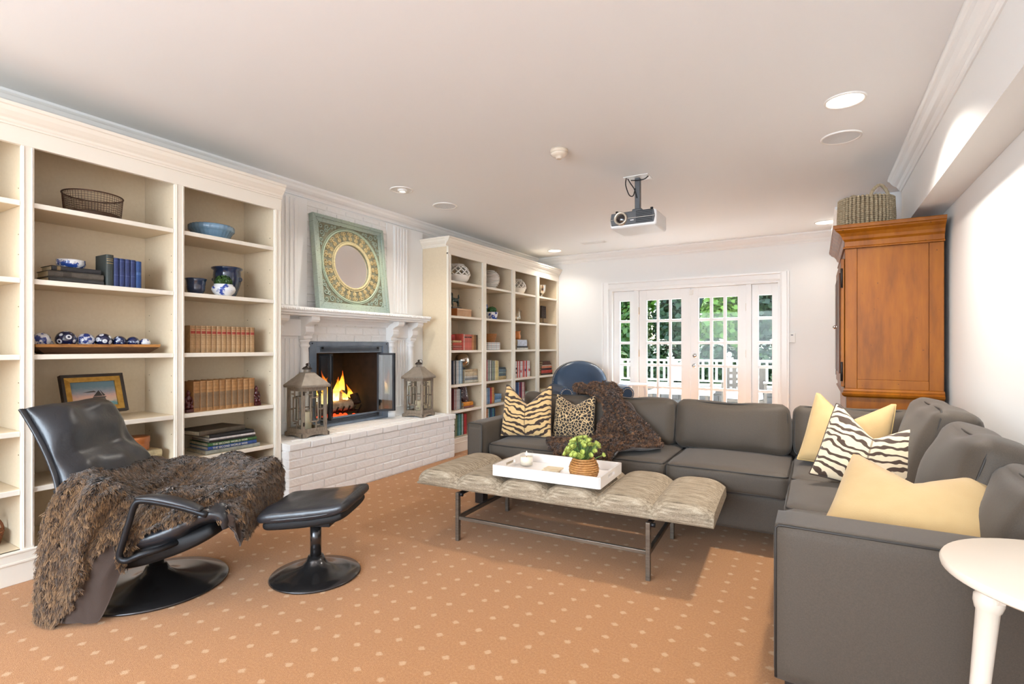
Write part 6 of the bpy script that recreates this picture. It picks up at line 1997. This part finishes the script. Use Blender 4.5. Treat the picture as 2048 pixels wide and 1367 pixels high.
MB().lathe([(0.031, 0.09), (0.031, 0.185), (0.034, 0.188), (0.034, 0.196), (0.03, 0.198), (0.03, 0.225)], 32).build('stem', GUN, ch, True)
ctr = catmull([(0.43, 0.345), (0.42, 0.395), (0.37, 0.415), (0.27, 0.375), (0.16, 0.325), (0.02, 0.30), (-0.09, 0.325), (-0.165, 0.41), (-0.205, 0.51), (-0.24, 0.60), (-0.28, 0.675), (-0.33, 0.755), (-0.375, 0.83), (-0.405, 0.89)], 66)
hw = catmull(np.array([[0.255], [0.265], [0.27], [0.275], [0.28], [0.28], [0.285], [0.29], [0.29], [0.272], [0.255], [0.238], [0.232], [0.238]]), 66)[:, 0]
ht = catmull(np.array([[0.02], [0.042], [0.052], [0.056], [0.06], [0.06], [0.062], [0.074], [0.082], [0.076], [0.034], [0.08], [0.08], [0.022]]), 66)[:, 0]
seat_o = loft([tuple(p) for p in ctr], hw, ht, 48, 2.6, 0.030, 2.0, 9.0).build('leather_cushion', LEATHER, ch, True)
# flanged seam down both edges of the back
for s in (-1, 1):
    rows_ = []
    for i in range(34, 66):
        d = (ctr[min(i + 1, 65)] - ctr[i - 1])
        d = d / np.linalg.norm(d)
        c = ctr[i]
        y0_ = s * (hw[i] - 0.004)
        y1_ = s * (hw[i] + 0.022)
        rows_.append([(c[0] - 0.004, y0_, c[1]), (c[0] - 0.006, y1_, c[1] + 0.003), (c[0] - 0.014, y1_, c[1] - 0.003), (c[0] - 0.018, y0_, c[1] - 0.004)])
    MB().sheet(rows_).build('seam_flange', LEATHER, ch, True)
sh = catmull([(0.37, 0.335), (0.28, 0.292), (0.15, 0.252), (0.02, 0.226), (-0.08, 0.235), (-0.15, 0.28), (-0.20, 0.36), (-0.235, 0.44), (-0.255, 0.5), (-0.27, 0.54)], 36)
loft([tuple(p) for p in sh], [0.235 + 0.02 * min(1, k / 10) for k in range(36)], [0.028 + 0.042 * math.sin(PI * k / 35) for k in range(36)], 28, 4.0).build('under_shell', LEATHD, ch, True)
MB().box(-0.09, 0.13, -0.1, 0.1, 0.205, 0.228).build('tilt_plate', BLACKM, ch, bevel=0.004)
for s in (-1, 1):
    y = s * 0.335
    pts = catmull([(0.24, s * 0.20, 0.29), (0.19, s * 0.30, 0.285), (0.13, y, 0.275), (0.075, y, 0.252), (0.045, y, 0.268), (0.055, y, 0.32), (0.085, y, 0.42), (0.105, y, 0.485), (0.13, y, 0.505), (0.20, y, 0.497), (0.30, y, 0.472), (0.40, y, 0.438)], 60)
    MB().tube([tuple(p) for p in pts], 0.0135, 10).build('arm_loop', BLACKM, ch, True)
    pad = catmull([(0.12, 0.520), (0.20, 0.516), (0.30, 0.492), (0.38, 0.462)], 16)
    loft([tuple(p) for p in pad], [0.022 + 0.012 * math.sin(PI * k / 15) for k in range(16)], [0.006 + 0.008 * math.sin(PI * k / 15) for k in range(16)], 16, 2.5).xf(Matrix.Translation((0, y, 0))).build('arm_pad', LEATHER, ch, True)

ot = T('leather_footstool', 'black leather footstool on a round swivel base beside the recliner', 'footstool', (-2.195, 1.755, 0), math.radians(28))
MB().lathe([(0, 0.0005), (0.215, 0.0005), (0.221, 0.005), (0.216, 0.012), (0.16, 0.022), (0.1, 0.036), (0.062, 0.056), (0.045, 0.08), (0.036, 0.1), (0.0, 0.1)], 64).build('swivel_base', GUN, ot, True)
MB().lathe([(0.027, 0.09), (0.027, 0.27)], 28).build('stem', GUN, ot, True)
op = catmull([(-0.20, 0.318), (-0.17, 0.324), (-0.07, 0.335), (0.045, 0.348), (0.15, 0.364), (0.21, 0.38)], 40)
def env(k, n_=40):
    return math.sin(PI * (0.04 + 0.92 * k / (n_ - 1))) ** 0.28
loft([(x, z + 0.02) for x, z in op], [0.208 * (0.86 + 0.14 * env(k)) for k in range(40)], [0.040 * env(k) for k in range(40)], 44, 3.6, 0.008, 5.0, 14.0).build('leather_pad', LEATHER, ot, True)
loft([(x * 0.93, z - 0.022) for x, z in op], [0.18 * (0.85 + 0.15 * env(k)) for k in range(40)], [0.04 * env(k) for k in range(40)], 36, 3.2).build('under_shell', LEATHD, ot, True)
mb = MB().box(-0.1, 0.1, -0.07, 0.07, 0.265, 0.285)
mb.build('mount_plate', BLACKM, ot, bevel=0.004)
rim = []
for k in range(64):
    a = 2 * PI * k / 64
    c_, s_ = math.cos(a), math.sin(a)
    x = math.copysign(abs(c_) ** 0.42, c_) * 0.20 + 0.004
    y = math.copysign(abs(s_) ** 0.42, s_) * 0.208
    z = float(np.interp(x, op[:, 0], op[:, 1])) + 0.012
    rim.append((x, y, z))
rim.append(rim[0])
MB().tube(rim, 0.0055, 6, False).build('piping', LEATHER, ot, True)

# ================================================================ faux fur throws
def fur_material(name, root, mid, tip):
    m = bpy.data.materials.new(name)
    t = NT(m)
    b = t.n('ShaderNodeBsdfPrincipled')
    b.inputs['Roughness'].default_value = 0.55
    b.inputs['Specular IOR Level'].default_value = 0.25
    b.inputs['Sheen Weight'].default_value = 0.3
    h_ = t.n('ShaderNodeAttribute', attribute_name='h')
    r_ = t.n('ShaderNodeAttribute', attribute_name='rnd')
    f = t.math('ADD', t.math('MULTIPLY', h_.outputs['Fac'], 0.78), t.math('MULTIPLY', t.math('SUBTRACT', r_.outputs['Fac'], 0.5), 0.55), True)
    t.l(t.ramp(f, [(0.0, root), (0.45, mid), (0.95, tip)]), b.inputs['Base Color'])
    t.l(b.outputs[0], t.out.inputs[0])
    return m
def surf(ctrl, nu, nv):
    A_ = catmull(np.asarray(ctrl, float), nu)
    return np.transpose(catmull(np.transpose(A_, (1, 0, 2)), nv), (1, 0, 2))
def normals(G):
    du = np.gradient(G, axis=0)
    dv = np.gradient(G, axis=1)
    N = np.cross(du, dv)
    return N / (np.linalg.norm(N, axis=2, keepdims=True) + 1e-9)
def nfield(U, V, fu, fv, seed):
    out = np.zeros(U.shape)
    for i in range(U.shape[0]):
        for j in range(U.shape[1]):
            out[i, j] = noise.noise(Vector((U[i, j] * fu + seed, V[i, j] * fv - seed, seed * 0.37)))
    return out
def throw(name, lab, ctrl, nu, nv, fold, flip, suede, furm, nclump, length, seed, loc, mask=None, droop=0.6, curl=0.35, post=None):
    e = T(name, lab, 'throw', loc)
    G = surf(ctrl, nu, nv)
    U, V = np.meshgrid(np.linspace(0, 1, nu), np.linspace(0, 1, nv), indexing='ij')
    N = normals(G) * (-1 if flip else 1)
    disp = sum(a * nfield(U, V, fu, fv, seed + k * 3.1) for k, (a, fu, fv) in enumerate(fold))
    edge = np.clip(np.minimum(np.minimum(U, 1 - U), np.minimum(V, 1 - V)) * 12, 0.35, 1)
    G = G + N * (disp * edge)[..., None]
    G[..., 2] = np.maximum(G[..., 2], 0.012)
    if post is not None:
        G = post(G)
    N = normals(G) * (-1 if flip else 1)
    Gl = G - np.array(loc)
    idx = np.arange(nu * nv).reshape(nu, nv)
    f = np.stack([idx[:-1, :-1], idx[1:, :-1], idx[1:, 1:], idx[:-1, 1:]], -1).reshape(-1, 4)
    # two skins: fur backing and suede lining, joined at the rim by thickness
    top = Gl.reshape(-1, 3)
    low = (Gl - N * 0.007).reshape(-1, 3)
    rimi = np.concatenate([idx[:, 0], idx[-1, 1:], idx[::-1, -1][1:], idx[0, ::-1][1:]])
    a, b = rimi[:-1], rimi[1:]
    n0 = len(top)
    side = np.stack([a, b, b + n0, a + n0], 1)
    o = np_mesh('suede_backing', np.concatenate([top, low]), np.concatenate([f if flip else f, f[:, ::-1] + n0, side]), suede, e, True)
    # fur clumps
    rg_ = np.random.default_rng(int(seed * 10) + 1)
    area = np.linalg.norm(np.cross(G[1:, :-1] - G[:-1, :-1], G[:-1, 1:] - G[:-1, :-1]), axis=2)
    if mask is not None:
        area = area * mask(U[:-1, :-1], V[:-1, :-1])
    pr = (area / area.sum()).ravel()
    cell = rg_.choice(len(pr), nclump, p=pr)
    ci, cj = np.unravel_index(cell, area.shape)
    a, b = rg_.random(nclump)[:, None], rg_.random(nclump)[:, None]
    def bil(F):
        return (F[ci, cj] * (1 - a) * (1 - b) + F[ci + 1, cj] * a * (1 - b) + F[ci, cj + 1] * (1 - a) * b + F[ci + 1, cj + 1] * a * b)
    p = bil(Gl)
    n_ = bil(N)
    n_ /= np.linalg.norm(n_, axis=1)[:, None]
    g_ = np.array([[0.12, -0.1, -1.0]])
    fl_ = g_ - n_ * (g_ * n_).sum(1)[:, None]
    fl_ = fl_ + rg_.normal(size=fl_.shape) * curl
    fl_ = fl_ - n_ * (fl_ * n_).sum(1)[:, None]
    fl_ /= np.linalg.norm(fl_, axis=1)[:, None] + 1e-9
    L = length * (0.7 + 0.6 * rg_.random(nclump))[:, None]
    tip = p + (n_ * (1 - droop) + fl_ * droop) * L
    midc = p + (n_ * 0.62 + fl_ * 0.3) * L * 0.55
    rndc = rg_.random(nclump)
    VS, HS, RS = [], [], []
    K = 7
    for k in range(K):
        off = rg_.normal(size=(nclump, 3)) * length * 0.17
        off -= n_ * (off * n_).sum(1)[:, None]
        sd = np.cross(n_, fl_ + rg_.normal(size=fl_.shape) * 0.6)
        sd /= np.linalg.norm(sd, axis=1)[:, None] + 1e-9
        w = length * 0.05
        tp = tip + off * 0.35 + rg_.normal(size=(nclump, 3)) * length * 0.06
        md = midc + off * 0.85
        rt = p + off - n_ * 0.002
        VS.append(np.stack([rt - sd * w, rt + sd * w, md - sd * w * 0.9, md + sd * w * 0.9, tp], 1))
        HS.append(np.tile(np.array([0, 0, 0.5, 0.5, 1.0]), (nclump, 1)))
        RS.append(np.tile(np.clip(rndc + rg_.normal(size=nclump) * 0.15, 0, 1)[:, None], (1, 5)))
    VS = np.concatenate(VS)
    m_ = len(VS)
    base = np.arange(m_)[:, None] * 5
    F3 = np.concatenate([base + np.array([[0, 1, 3]]), base + np.array([[0, 3, 2]]), base + np.array([[2, 3, 4]])])
    v_ = VS.reshape(-1, 3)
    v_[:, 2] = np.maximum(v_[:, 2], 0.004 - loc[2])
    np_mesh('fur_pile', v_, F3, furm, e, False, 'stuff', {'h': np.concatenate(HS).ravel(), 'rnd': np.concatenate(RS).ravel()})
    return e
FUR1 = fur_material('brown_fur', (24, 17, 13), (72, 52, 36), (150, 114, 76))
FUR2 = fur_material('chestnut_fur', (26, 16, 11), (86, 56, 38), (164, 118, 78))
SUEDE = mat('brown_suede', (58, 42, 32), 0.85, sheen=0.3, bump=(300, 0.1), bump2=(8, 1.0))
def loc2w(x, yr, z):
    c, s = math.cos(CHR), math.sin(CHR)
    return (CHL.x + x * c + yr * s, CHL.y + x * s - yr * c, z)
cols = [
    [(-.17, -.37, .47), (-.18, -.30, .555), (-.145, -.12, .575), (-.145, .08, .58), (-.18, .26, .60), (-.235, .335, .47), (-.265, .345, .24), (-.275, .35, .02)],
    [(-.12, -.38, .44), (-.10, -.31, .55), (-.07, -.12, .48), (-.08, .08, .49), (-.10, .27, .58), (-.155, .35, .44), (-.18, .365, .22), (-.185, .375, .02)],
    [(-.05, -.39, .42), (-.03, -.32, .545), (-.02, -.12, .44), (-.03, .08, .45), (-.05, .27, .55), (-.09, .355, .42), (-.10, .37, .22), (-.09, .38, .02)],
    [(.03, -.39, .42), (.04, -.32, .545), (.04, -.12, .43), (.03, .08, .44), (.01, .26, .525), (-.05, .335, .40), (-.06, .355, .22), (-.01, .365, .025)],
    [(.13, -.39, .42), (.13, -.32, .545), (.13, -.12, .435), (.13, .06, .44), (.09, .22, .50), (.06, .265, .42), (.06, .275, .36), (.065, .28, .30)],
    [(.23, -.39, .42), (.23, -.32, .545), (.23, -.12, .455), (.23, .06, .45), (.19, .20, .485), (.16, .265, .44), (.15, .285, .40), (.15, .295, .37)],
    [(.33, -.38, .42), (.33, -.31, .54), (.33, -.12, .485), (.33, .05, .475), (.31, .17, .475), (.27, .24, .45), (.25, .27, .42), (.24, .285, .395)],
    [(.405, -.36, .42), (.405, -.28, .53), (.405, -.12, .51), (.405, .05, .50), (.395, .13, .49), (.37, .20, .465), (.36, .24, .435), (.355, .26, .41)],
    [(.455, -.34, .40), (.455, -.26, .49), (.455, -.12, .49), (.46, .03, .475), (.455, .12, .455), (.445, .18, .42), (.44, .22, .39), (.44, .24, .36)],
    [(.492, -.31, .36), (.495, -.24, .42), (.497, -.12, .42), (.497, .02, .40), (.492, .10, .375), (.485, .16, .345), (.48, .19, .32), (.48, .21, .30)],
    [(.50, -.29, .30), (.503, -.22, .33), (.505, -.12, .33), (.505, .0, .31), (.50, .08, .29), (.495, .14, .275), (.49, .17, .26), (.49, .19, .245)]]
def clear_stool(G):
    # the front of the throw hangs close to the seat, short of the footstool
    c, s = math.cos(CHR), math.sin(CHR)
    x = (G[..., 0] - CHL.x) * c + (G[..., 1] - CHL.y) * s
    d = np.minimum(0.0, 0.478 - x) * np.where(x > 0.478, 1, 0)
    G = G.copy()
    G[..., 0] += d * c
    G[..., 1] += d * s
    return G
def on_sofa(G):
    # lie on the seat and over the back cushions, hang between seat front and bench
    G = G.copy()
    y, z = G[..., 1], G[..., 2]
    hang = (y < 3.212) & (z < 0.47)
    G[..., 1] = np.where(hang, np.clip(y, 3.172, 3.182), y)
    y = G[..., 1]
    z = np.where((y > 3.205) & (y < 3.66), np.maximum(z, 0.487), z)
    z = np.where((y > 3.73) & (y < 4.0), np.maximum(z, 0.808), z)
    G[..., 2] = z
    return G
W = [[loc2w(*p) for p in r] for r in cols]
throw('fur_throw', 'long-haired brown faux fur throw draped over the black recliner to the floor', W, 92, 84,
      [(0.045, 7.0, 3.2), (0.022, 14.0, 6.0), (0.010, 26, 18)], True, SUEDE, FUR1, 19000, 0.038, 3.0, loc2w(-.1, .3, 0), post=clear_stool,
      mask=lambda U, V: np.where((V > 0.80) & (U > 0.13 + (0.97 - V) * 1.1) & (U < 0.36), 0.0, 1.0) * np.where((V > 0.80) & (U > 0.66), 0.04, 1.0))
rowsT = []
for (y, z, x0, x1) in [(4.10, 0.60, -1.72, -1.34), (4.10, 0.72, -1.72, -1.33), (4.02, 0.795, -1.72, -1.32), (3.86, 0.83, -1.66, -1.31), (3.715, 0.80, -1.42, -1.22), (3.645, 0.70, -1.365, -1.12), (3.60, 0.59, -1.365, -1.00), (3.54, 0.515, -1.385, -0.90), (3.42, 0.50, -1.52, -0.86), (3.29, 0.505, -1.60, -0.95), (3.215, 0.492, -1.60, -1.06), (3.183, 0.41, -1.53, -1.13), (3.18, 0.31, -1.48, -1.17)]:
    r_ = []
    for k in range(9):
        u = k / 8
        bulge = math.sin(u * PI) ** 0.6
        zz = z - (0.045 * (1 - bulge) if z > 0.7 else 0.0)
        r_.append((x0 + (x1 - x0) * u + 0.02 * math.sin(z * 20 + k), y + 0.012 * math.cos(k * 2.1 + z * 6), zz))
    rowsT.append(r_)
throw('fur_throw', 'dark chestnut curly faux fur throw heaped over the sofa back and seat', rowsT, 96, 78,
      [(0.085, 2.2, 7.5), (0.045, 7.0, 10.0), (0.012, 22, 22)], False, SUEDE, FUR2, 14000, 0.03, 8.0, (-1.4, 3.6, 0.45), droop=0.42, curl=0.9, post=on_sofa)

# ================================================================ the terrace and garden beyond the doors
DECKM = mat('grey_paving', (146, 142, 136), 0.8, var=(3, (124, 120, 114)), bump=(30, 0.2))
terr = struct(MB().box(-8, 6, YF + 0.21, 11.4, -0.16, -0.06).build('terrace', mat('paving_joint', (140, 134, 126), 0.9)))
p0 = None
for i in range(20):
    for j in range(6):
        x, y = -7.5 + i * 0.66, YF + 0.55 + j * 0.66
        if p0 is None:
            p0 = MB().box(-0.322, 0.322, -0.322, 0.322, 0, 0.02).build('paving_slab', DECKM, terr, bevel=0.004)
            p0.location = (x, y, -0.06)
        else:
            inst(p0, terr, (x, y, -0.06))
LAWN = mat('lawn_grass', (74, 104, 48), 0.9, var=(6, (98, 126, 60)), bump=(80, 0.5))
o = MB().box(-40, 40, 11.4, 60, -0.6, -0.3).build('lawn', LAWN)
struct(o)
lw_ = T('garden_wall', 'low grey stone wall under the white terrace railing', 'wall', (-2.0, 11.0, -0.06))
STN = mat('grey_stone', (112, 108, 102), 0.85, var=(5, (84, 80, 76)), bump=(20, 0.5))
MB().box(-5.9, 5.9, -0.14, 0.16, 0, 0.40).build('core', mat('stone_mortar', (130, 126, 120), 0.9), lw_)
MB().box(-6, 6, -0.2, 0.2, 0.40, 0.46).build('coping', mat('stone_coping', (150, 146, 140), 0.8), lw_, bevel=0.01)
rs_ = random.Random(5)
s0 = None
for r in range(3):
    x = -5.9 - 0.2 * (r % 2)
    while x < 5.7:
        L = 0.38
        if s0 is None:
            s0 = MB().box(-0.18, 0.18, -0.02, 0.02, -0.058, 0.058).build('stone', STN, lw_, bevel=0.01)
            o = s0
        else:
            o = inst(s0, lw_)
        o.location = (x + L / 2, -0.15, 0.068 + r * 0.13)
        x += L
RAILW = mat('white_railing_paint', (244, 244, 242), 0.5)
rl = T('terrace_railing', 'white wooden railing with square balusters on the garden wall', 'railing', (-2.0, 11.0, 0.40))
for z0, z1, w in ((0.46, 0.50, 0.09), (0.34, 0.375, 0.05), (0.05, 0.085, 0.05)):
    MB().box(-6, 6, -w / 2, w / 2, z0, z1).build('rail', RAILW, rl, bevel=0.004)
b0 = None
for k in range(92):
    x = -5.95 + k * 0.13
    if b0 is None:
        b0 = MB().box(-0.019, 0.019, -0.019, 0.019, 0.085, 0.46).build('baluster', RAILW, rl)
        o = b0
    else:
        o = inst(b0, rl)
    o.location = (x, 0, 0)
for x in (-4.3, -0.62, -0.30, 0.53, 3.2):
    MB().box(x - 0.05, x + 0.05, -0.05, 0.05, 0.001, 0.52).box(x - 0.065, x + 0.065, -0.065, 0.065, 0.52, 0.545).build('post', RAILW, rl, bevel=0.004)
    MB().lathe([(0.02, 0.545), (0.018, 0.56), (0.04, 0.58), (0.046, 0.605), (0.035, 0.635), (0.012, 0.655), (0, 0.66)], 20, (x, 0, 0)).build('finial', RAILW, rl, True)
gp = [(-0.57 + 0.22 * k / 12, 0.50 - 0.07 * math.sin(PI * k / 12)) for k in range(13)]
MB().prism([(-0.57, 0.06), (-0.35, 0.06)] + gp[::-1], 'y', -0.03, 0.03).build('solid_panel', RAILW, rl, bevel=0.003)
# patio chairs with woven strap backs, table
STRAP = mat('woven_strap', (74, 68, 62), 0.7)
CUSH = mat('white_outdoor_cushion', (240, 240, 238), 0.7)
def patio_chair(x, y, rz, lab):
    e = T('patio_chair', lab, 'chair', (x, y, -0.039), rz)
    for sx_ in (-1, 1):
        for sy_ in (-1, 1):
            MB().box(sx_ * 0.3 - 0.02, sx_ * 0.3 + 0.02, sy_ * 0.28 - 0.02, sy_ * 0.28 + 0.02, 0, 0.62 if sy_ < 0 else 0.9).build('leg', STRAP, e, bevel=0.003)
        MB().box(sx_ * 0.3 - 0.025, sx_ * 0.3 + 0.025, -0.3, 0.27, 0.62, 0.645).build('arm', STRAP, e, bevel=0.003)
    MB().box(-0.3, 0.3, -0.28, 0.28, 0.34, 0.38).build('seat_frame', STRAP, e)
    softbox(0.27, 0.26, 0.05, 0.03, 8, (0, 0, 0.012)).xf(Matrix.Translation((0, -0.02, 0.43))).build('cushion', CUSH, e, True)
    for k in range(6):
        MB().box(-0.28 + k * 0.1, -0.22 + k * 0.1, 0.265, 0.272, 0.40, 0.90).build('back_strap', STRAP, e)
    for k in range(5):
        MB().box(-0.3, 0.3, 0.273, 0.28, 0.44 + k * 0.1, 0.49 + k * 0.1).build('back_strap', STRAP, e)
    return e
patio_chair(-0.98, 8.95, 0.1, 'grey woven strap patio chair outside behind the opening door')
patio_chair(-0.22, 9.1, -0.1, 'grey woven strap patio chair outside behind the narrow side window')
pt_ = T('patio_table', 'low white patio table outside the glazed doors', 'table', (-1.95, 8.95, -0.039), 0.05)
MB().box(-0.5, 0.5, -0.35, 0.35, 0.42, 0.46).build('table_top', CUSH, pt_, bevel=0.006)
for sx_ in (-1, 1):
    for sy_ in (-1, 1):
        MB().box(sx_ * 0.44 - 0.025, sx_ * 0.44 + 0.025, sy_ * 0.29 - 0.025, sy_ * 0.29 + 0.025, 0, 0.42).build('leg', STRAP, pt_, bevel=0.003)
# trees and shrubs
def leafmat(name, c1, c2):
    def bld(t, b, vec):
        r_ = t.n('ShaderNodeNewGeometry')
        t.l(t.ramp(r_.outputs['Random Per Island'], [(0.0, c1), (1.0, c2)]), b.inputs['Base Color'])
    m = mat(name, c1, 0.5, build=bld)
    m.node_tree.nodes['Principled BSDF'].inputs['Transmission Weight'].default_value = 0.0
    return m
LM = [leafmat('leaf_bright', (70, 108, 30), (128, 160, 60)), leafmat('leaf_mid', (44, 78, 28), (88, 120, 46)), leafmat('leaf_dark', (26, 48, 24), (56, 80, 40))]
TRK = mat('tree_bark', (84, 70, 56), 0.9, var=(6, (60, 50, 42)), bump=(12, 0.6))
def tree(x, y, hgt, cr, mi, lab, seed, n=9000, ls=0.2):
    e = T('garden_tree', lab, 'tree', (x, y, -0.31))
    rg_ = random.Random(seed)
    MB().tube([tuple(p) for p in catmull([(0, 0, 0), (0.06, 0.0, hgt * 0.25), (-0.04, 0.05, hgt * 0.5), (0.05, 0, hgt * 0.8)], 20)], [0.17 - 0.006 * k for k in range(20)], 12).build('trunk', TRK, e, True)
    vv, ff, o_ = [], [], 0
    for k in range(9):
        a = rg_.uniform(0, 2 * PI)
        z = hgt * rg_.uniform(0.32, 0.95)
        rad = cr * rg_.uniform(0.35, 0.6)
        c = (cr * 0.6 * math.cos(a), cr * 0.6 * math.sin(a), z)
        MB().tube([(0, 0, z * 0.75), tuple(Vector((0, 0, z * 0.75)).lerp(Vector(c), 0.5) + Vector((0, 0, 0.1))), c], [0.06, 0.04, 0.015], 7).build('branch', TRK, e, True)
        v, f = leaf_cloud(n // 9, c, (rad, rad, rad * 0.8), ls, seed * 31 + k, 0.25, 0.6)
        vv.append(v)
        ff.append(f + o_)
        o_ += len(v)
    np_mesh('crown', np.concatenate(vv), np.concatenate(ff), LM[mi], e, kind='stuff')
tree(-8.0, 17.6, 5.6, 1.2, 1, 'mid green tree beyond the railing past the far bookcase', 1)
tree(-5.2, 17.2, 5.0, 1.15, 0, 'bright yellow-green tree beyond the closed door leaf', 2)
tree(-2.4, 17.2, 5.4, 1.15, 0, 'sunlit yellow-green tree beyond the meeting of the doors', 3)
tree(0.4, 17.0, 5.2, 1.15, 2, 'dark green tree beyond the narrow side window', 4)
tree(-4.4, 24.0, 7.0, 3.2, 2, 'tall dark tree at the back of the garden behind the bright trees', 6, 12000, 0.28)
tree(-10.5, 23.0, 7.0, 3.0, 1, 'tall mid green tree at the back corner of the garden', 7, 9000, 0.28)
tree(1.6, 22.5, 7.0, 3.0, 2, 'tall dark tree at the back of the garden behind the side window', 8, 9000, 0.28)
for k, (x, y, w, mi) in enumerate([(-6.0, 12.8, 1.2, 2), (-4.6, 12.6, 1.1, 1), (-3.3, 12.7, 1.1, 2), (-2.0, 12.6, 1.1, 2), (-0.8, 12.7, 1.1, 2), (0.5, 12.8, 1.2, 1)]):
    e = T('garden_shrub', ['dense dark shrub', 'mid green rounded shrub'][mi == 1] + ' just beyond the terrace railing', 'shrub', (x, y, -0.31), 0, 'shrubs along the railing')
    v, f = leaf_cloud(3200, (0, 0, 0.85), (w * 0.53, 0.5, 0.83), 0.13, 50 + k, 0.45, 0.4)
    np_mesh('foliage', v, f, LM[mi], e, kind='stuff')
    MB().tube([(0, 0, 0), (0.02, 0, 0.9)], [0.05, 0.03], 8).build('stem', TRK, e, True)
for k, (x, y, mi) in enumerate([(-8.0, 14.0, 1), (-6.8, 14.1, 2), (-5.6, 14.0, 0), (-4.4, 14.1, 1), (-3.25, 14.0, 2), (-2.1, 14.1, 0), (-0.95, 14.0, 2), (0.2, 14.1, 2), (1.35, 14.0, 1)]):
    e = T('tall_garden_shrub', ['bright leafy tall shrub', 'mid green tall shrub', 'dark tall shrub'][mi] + ' in the hedge behind the terrace railing', 'shrub', (x, y, -0.31), 0, 'tall hedge shrubs')
    v, f = leaf_cloud(5200, (0, 0, 1.75), (0.53, 0.5, 1.7), 0.16, 80 + k, 0.4, 0.4)
    np_mesh('foliage', v, f, LM[mi], e, kind='stuff')
    MB().tube([(0, 0, 0), (0.02, 0, 1.8)], [0.06, 0.03], 8).build('stem', TRK, e, True)
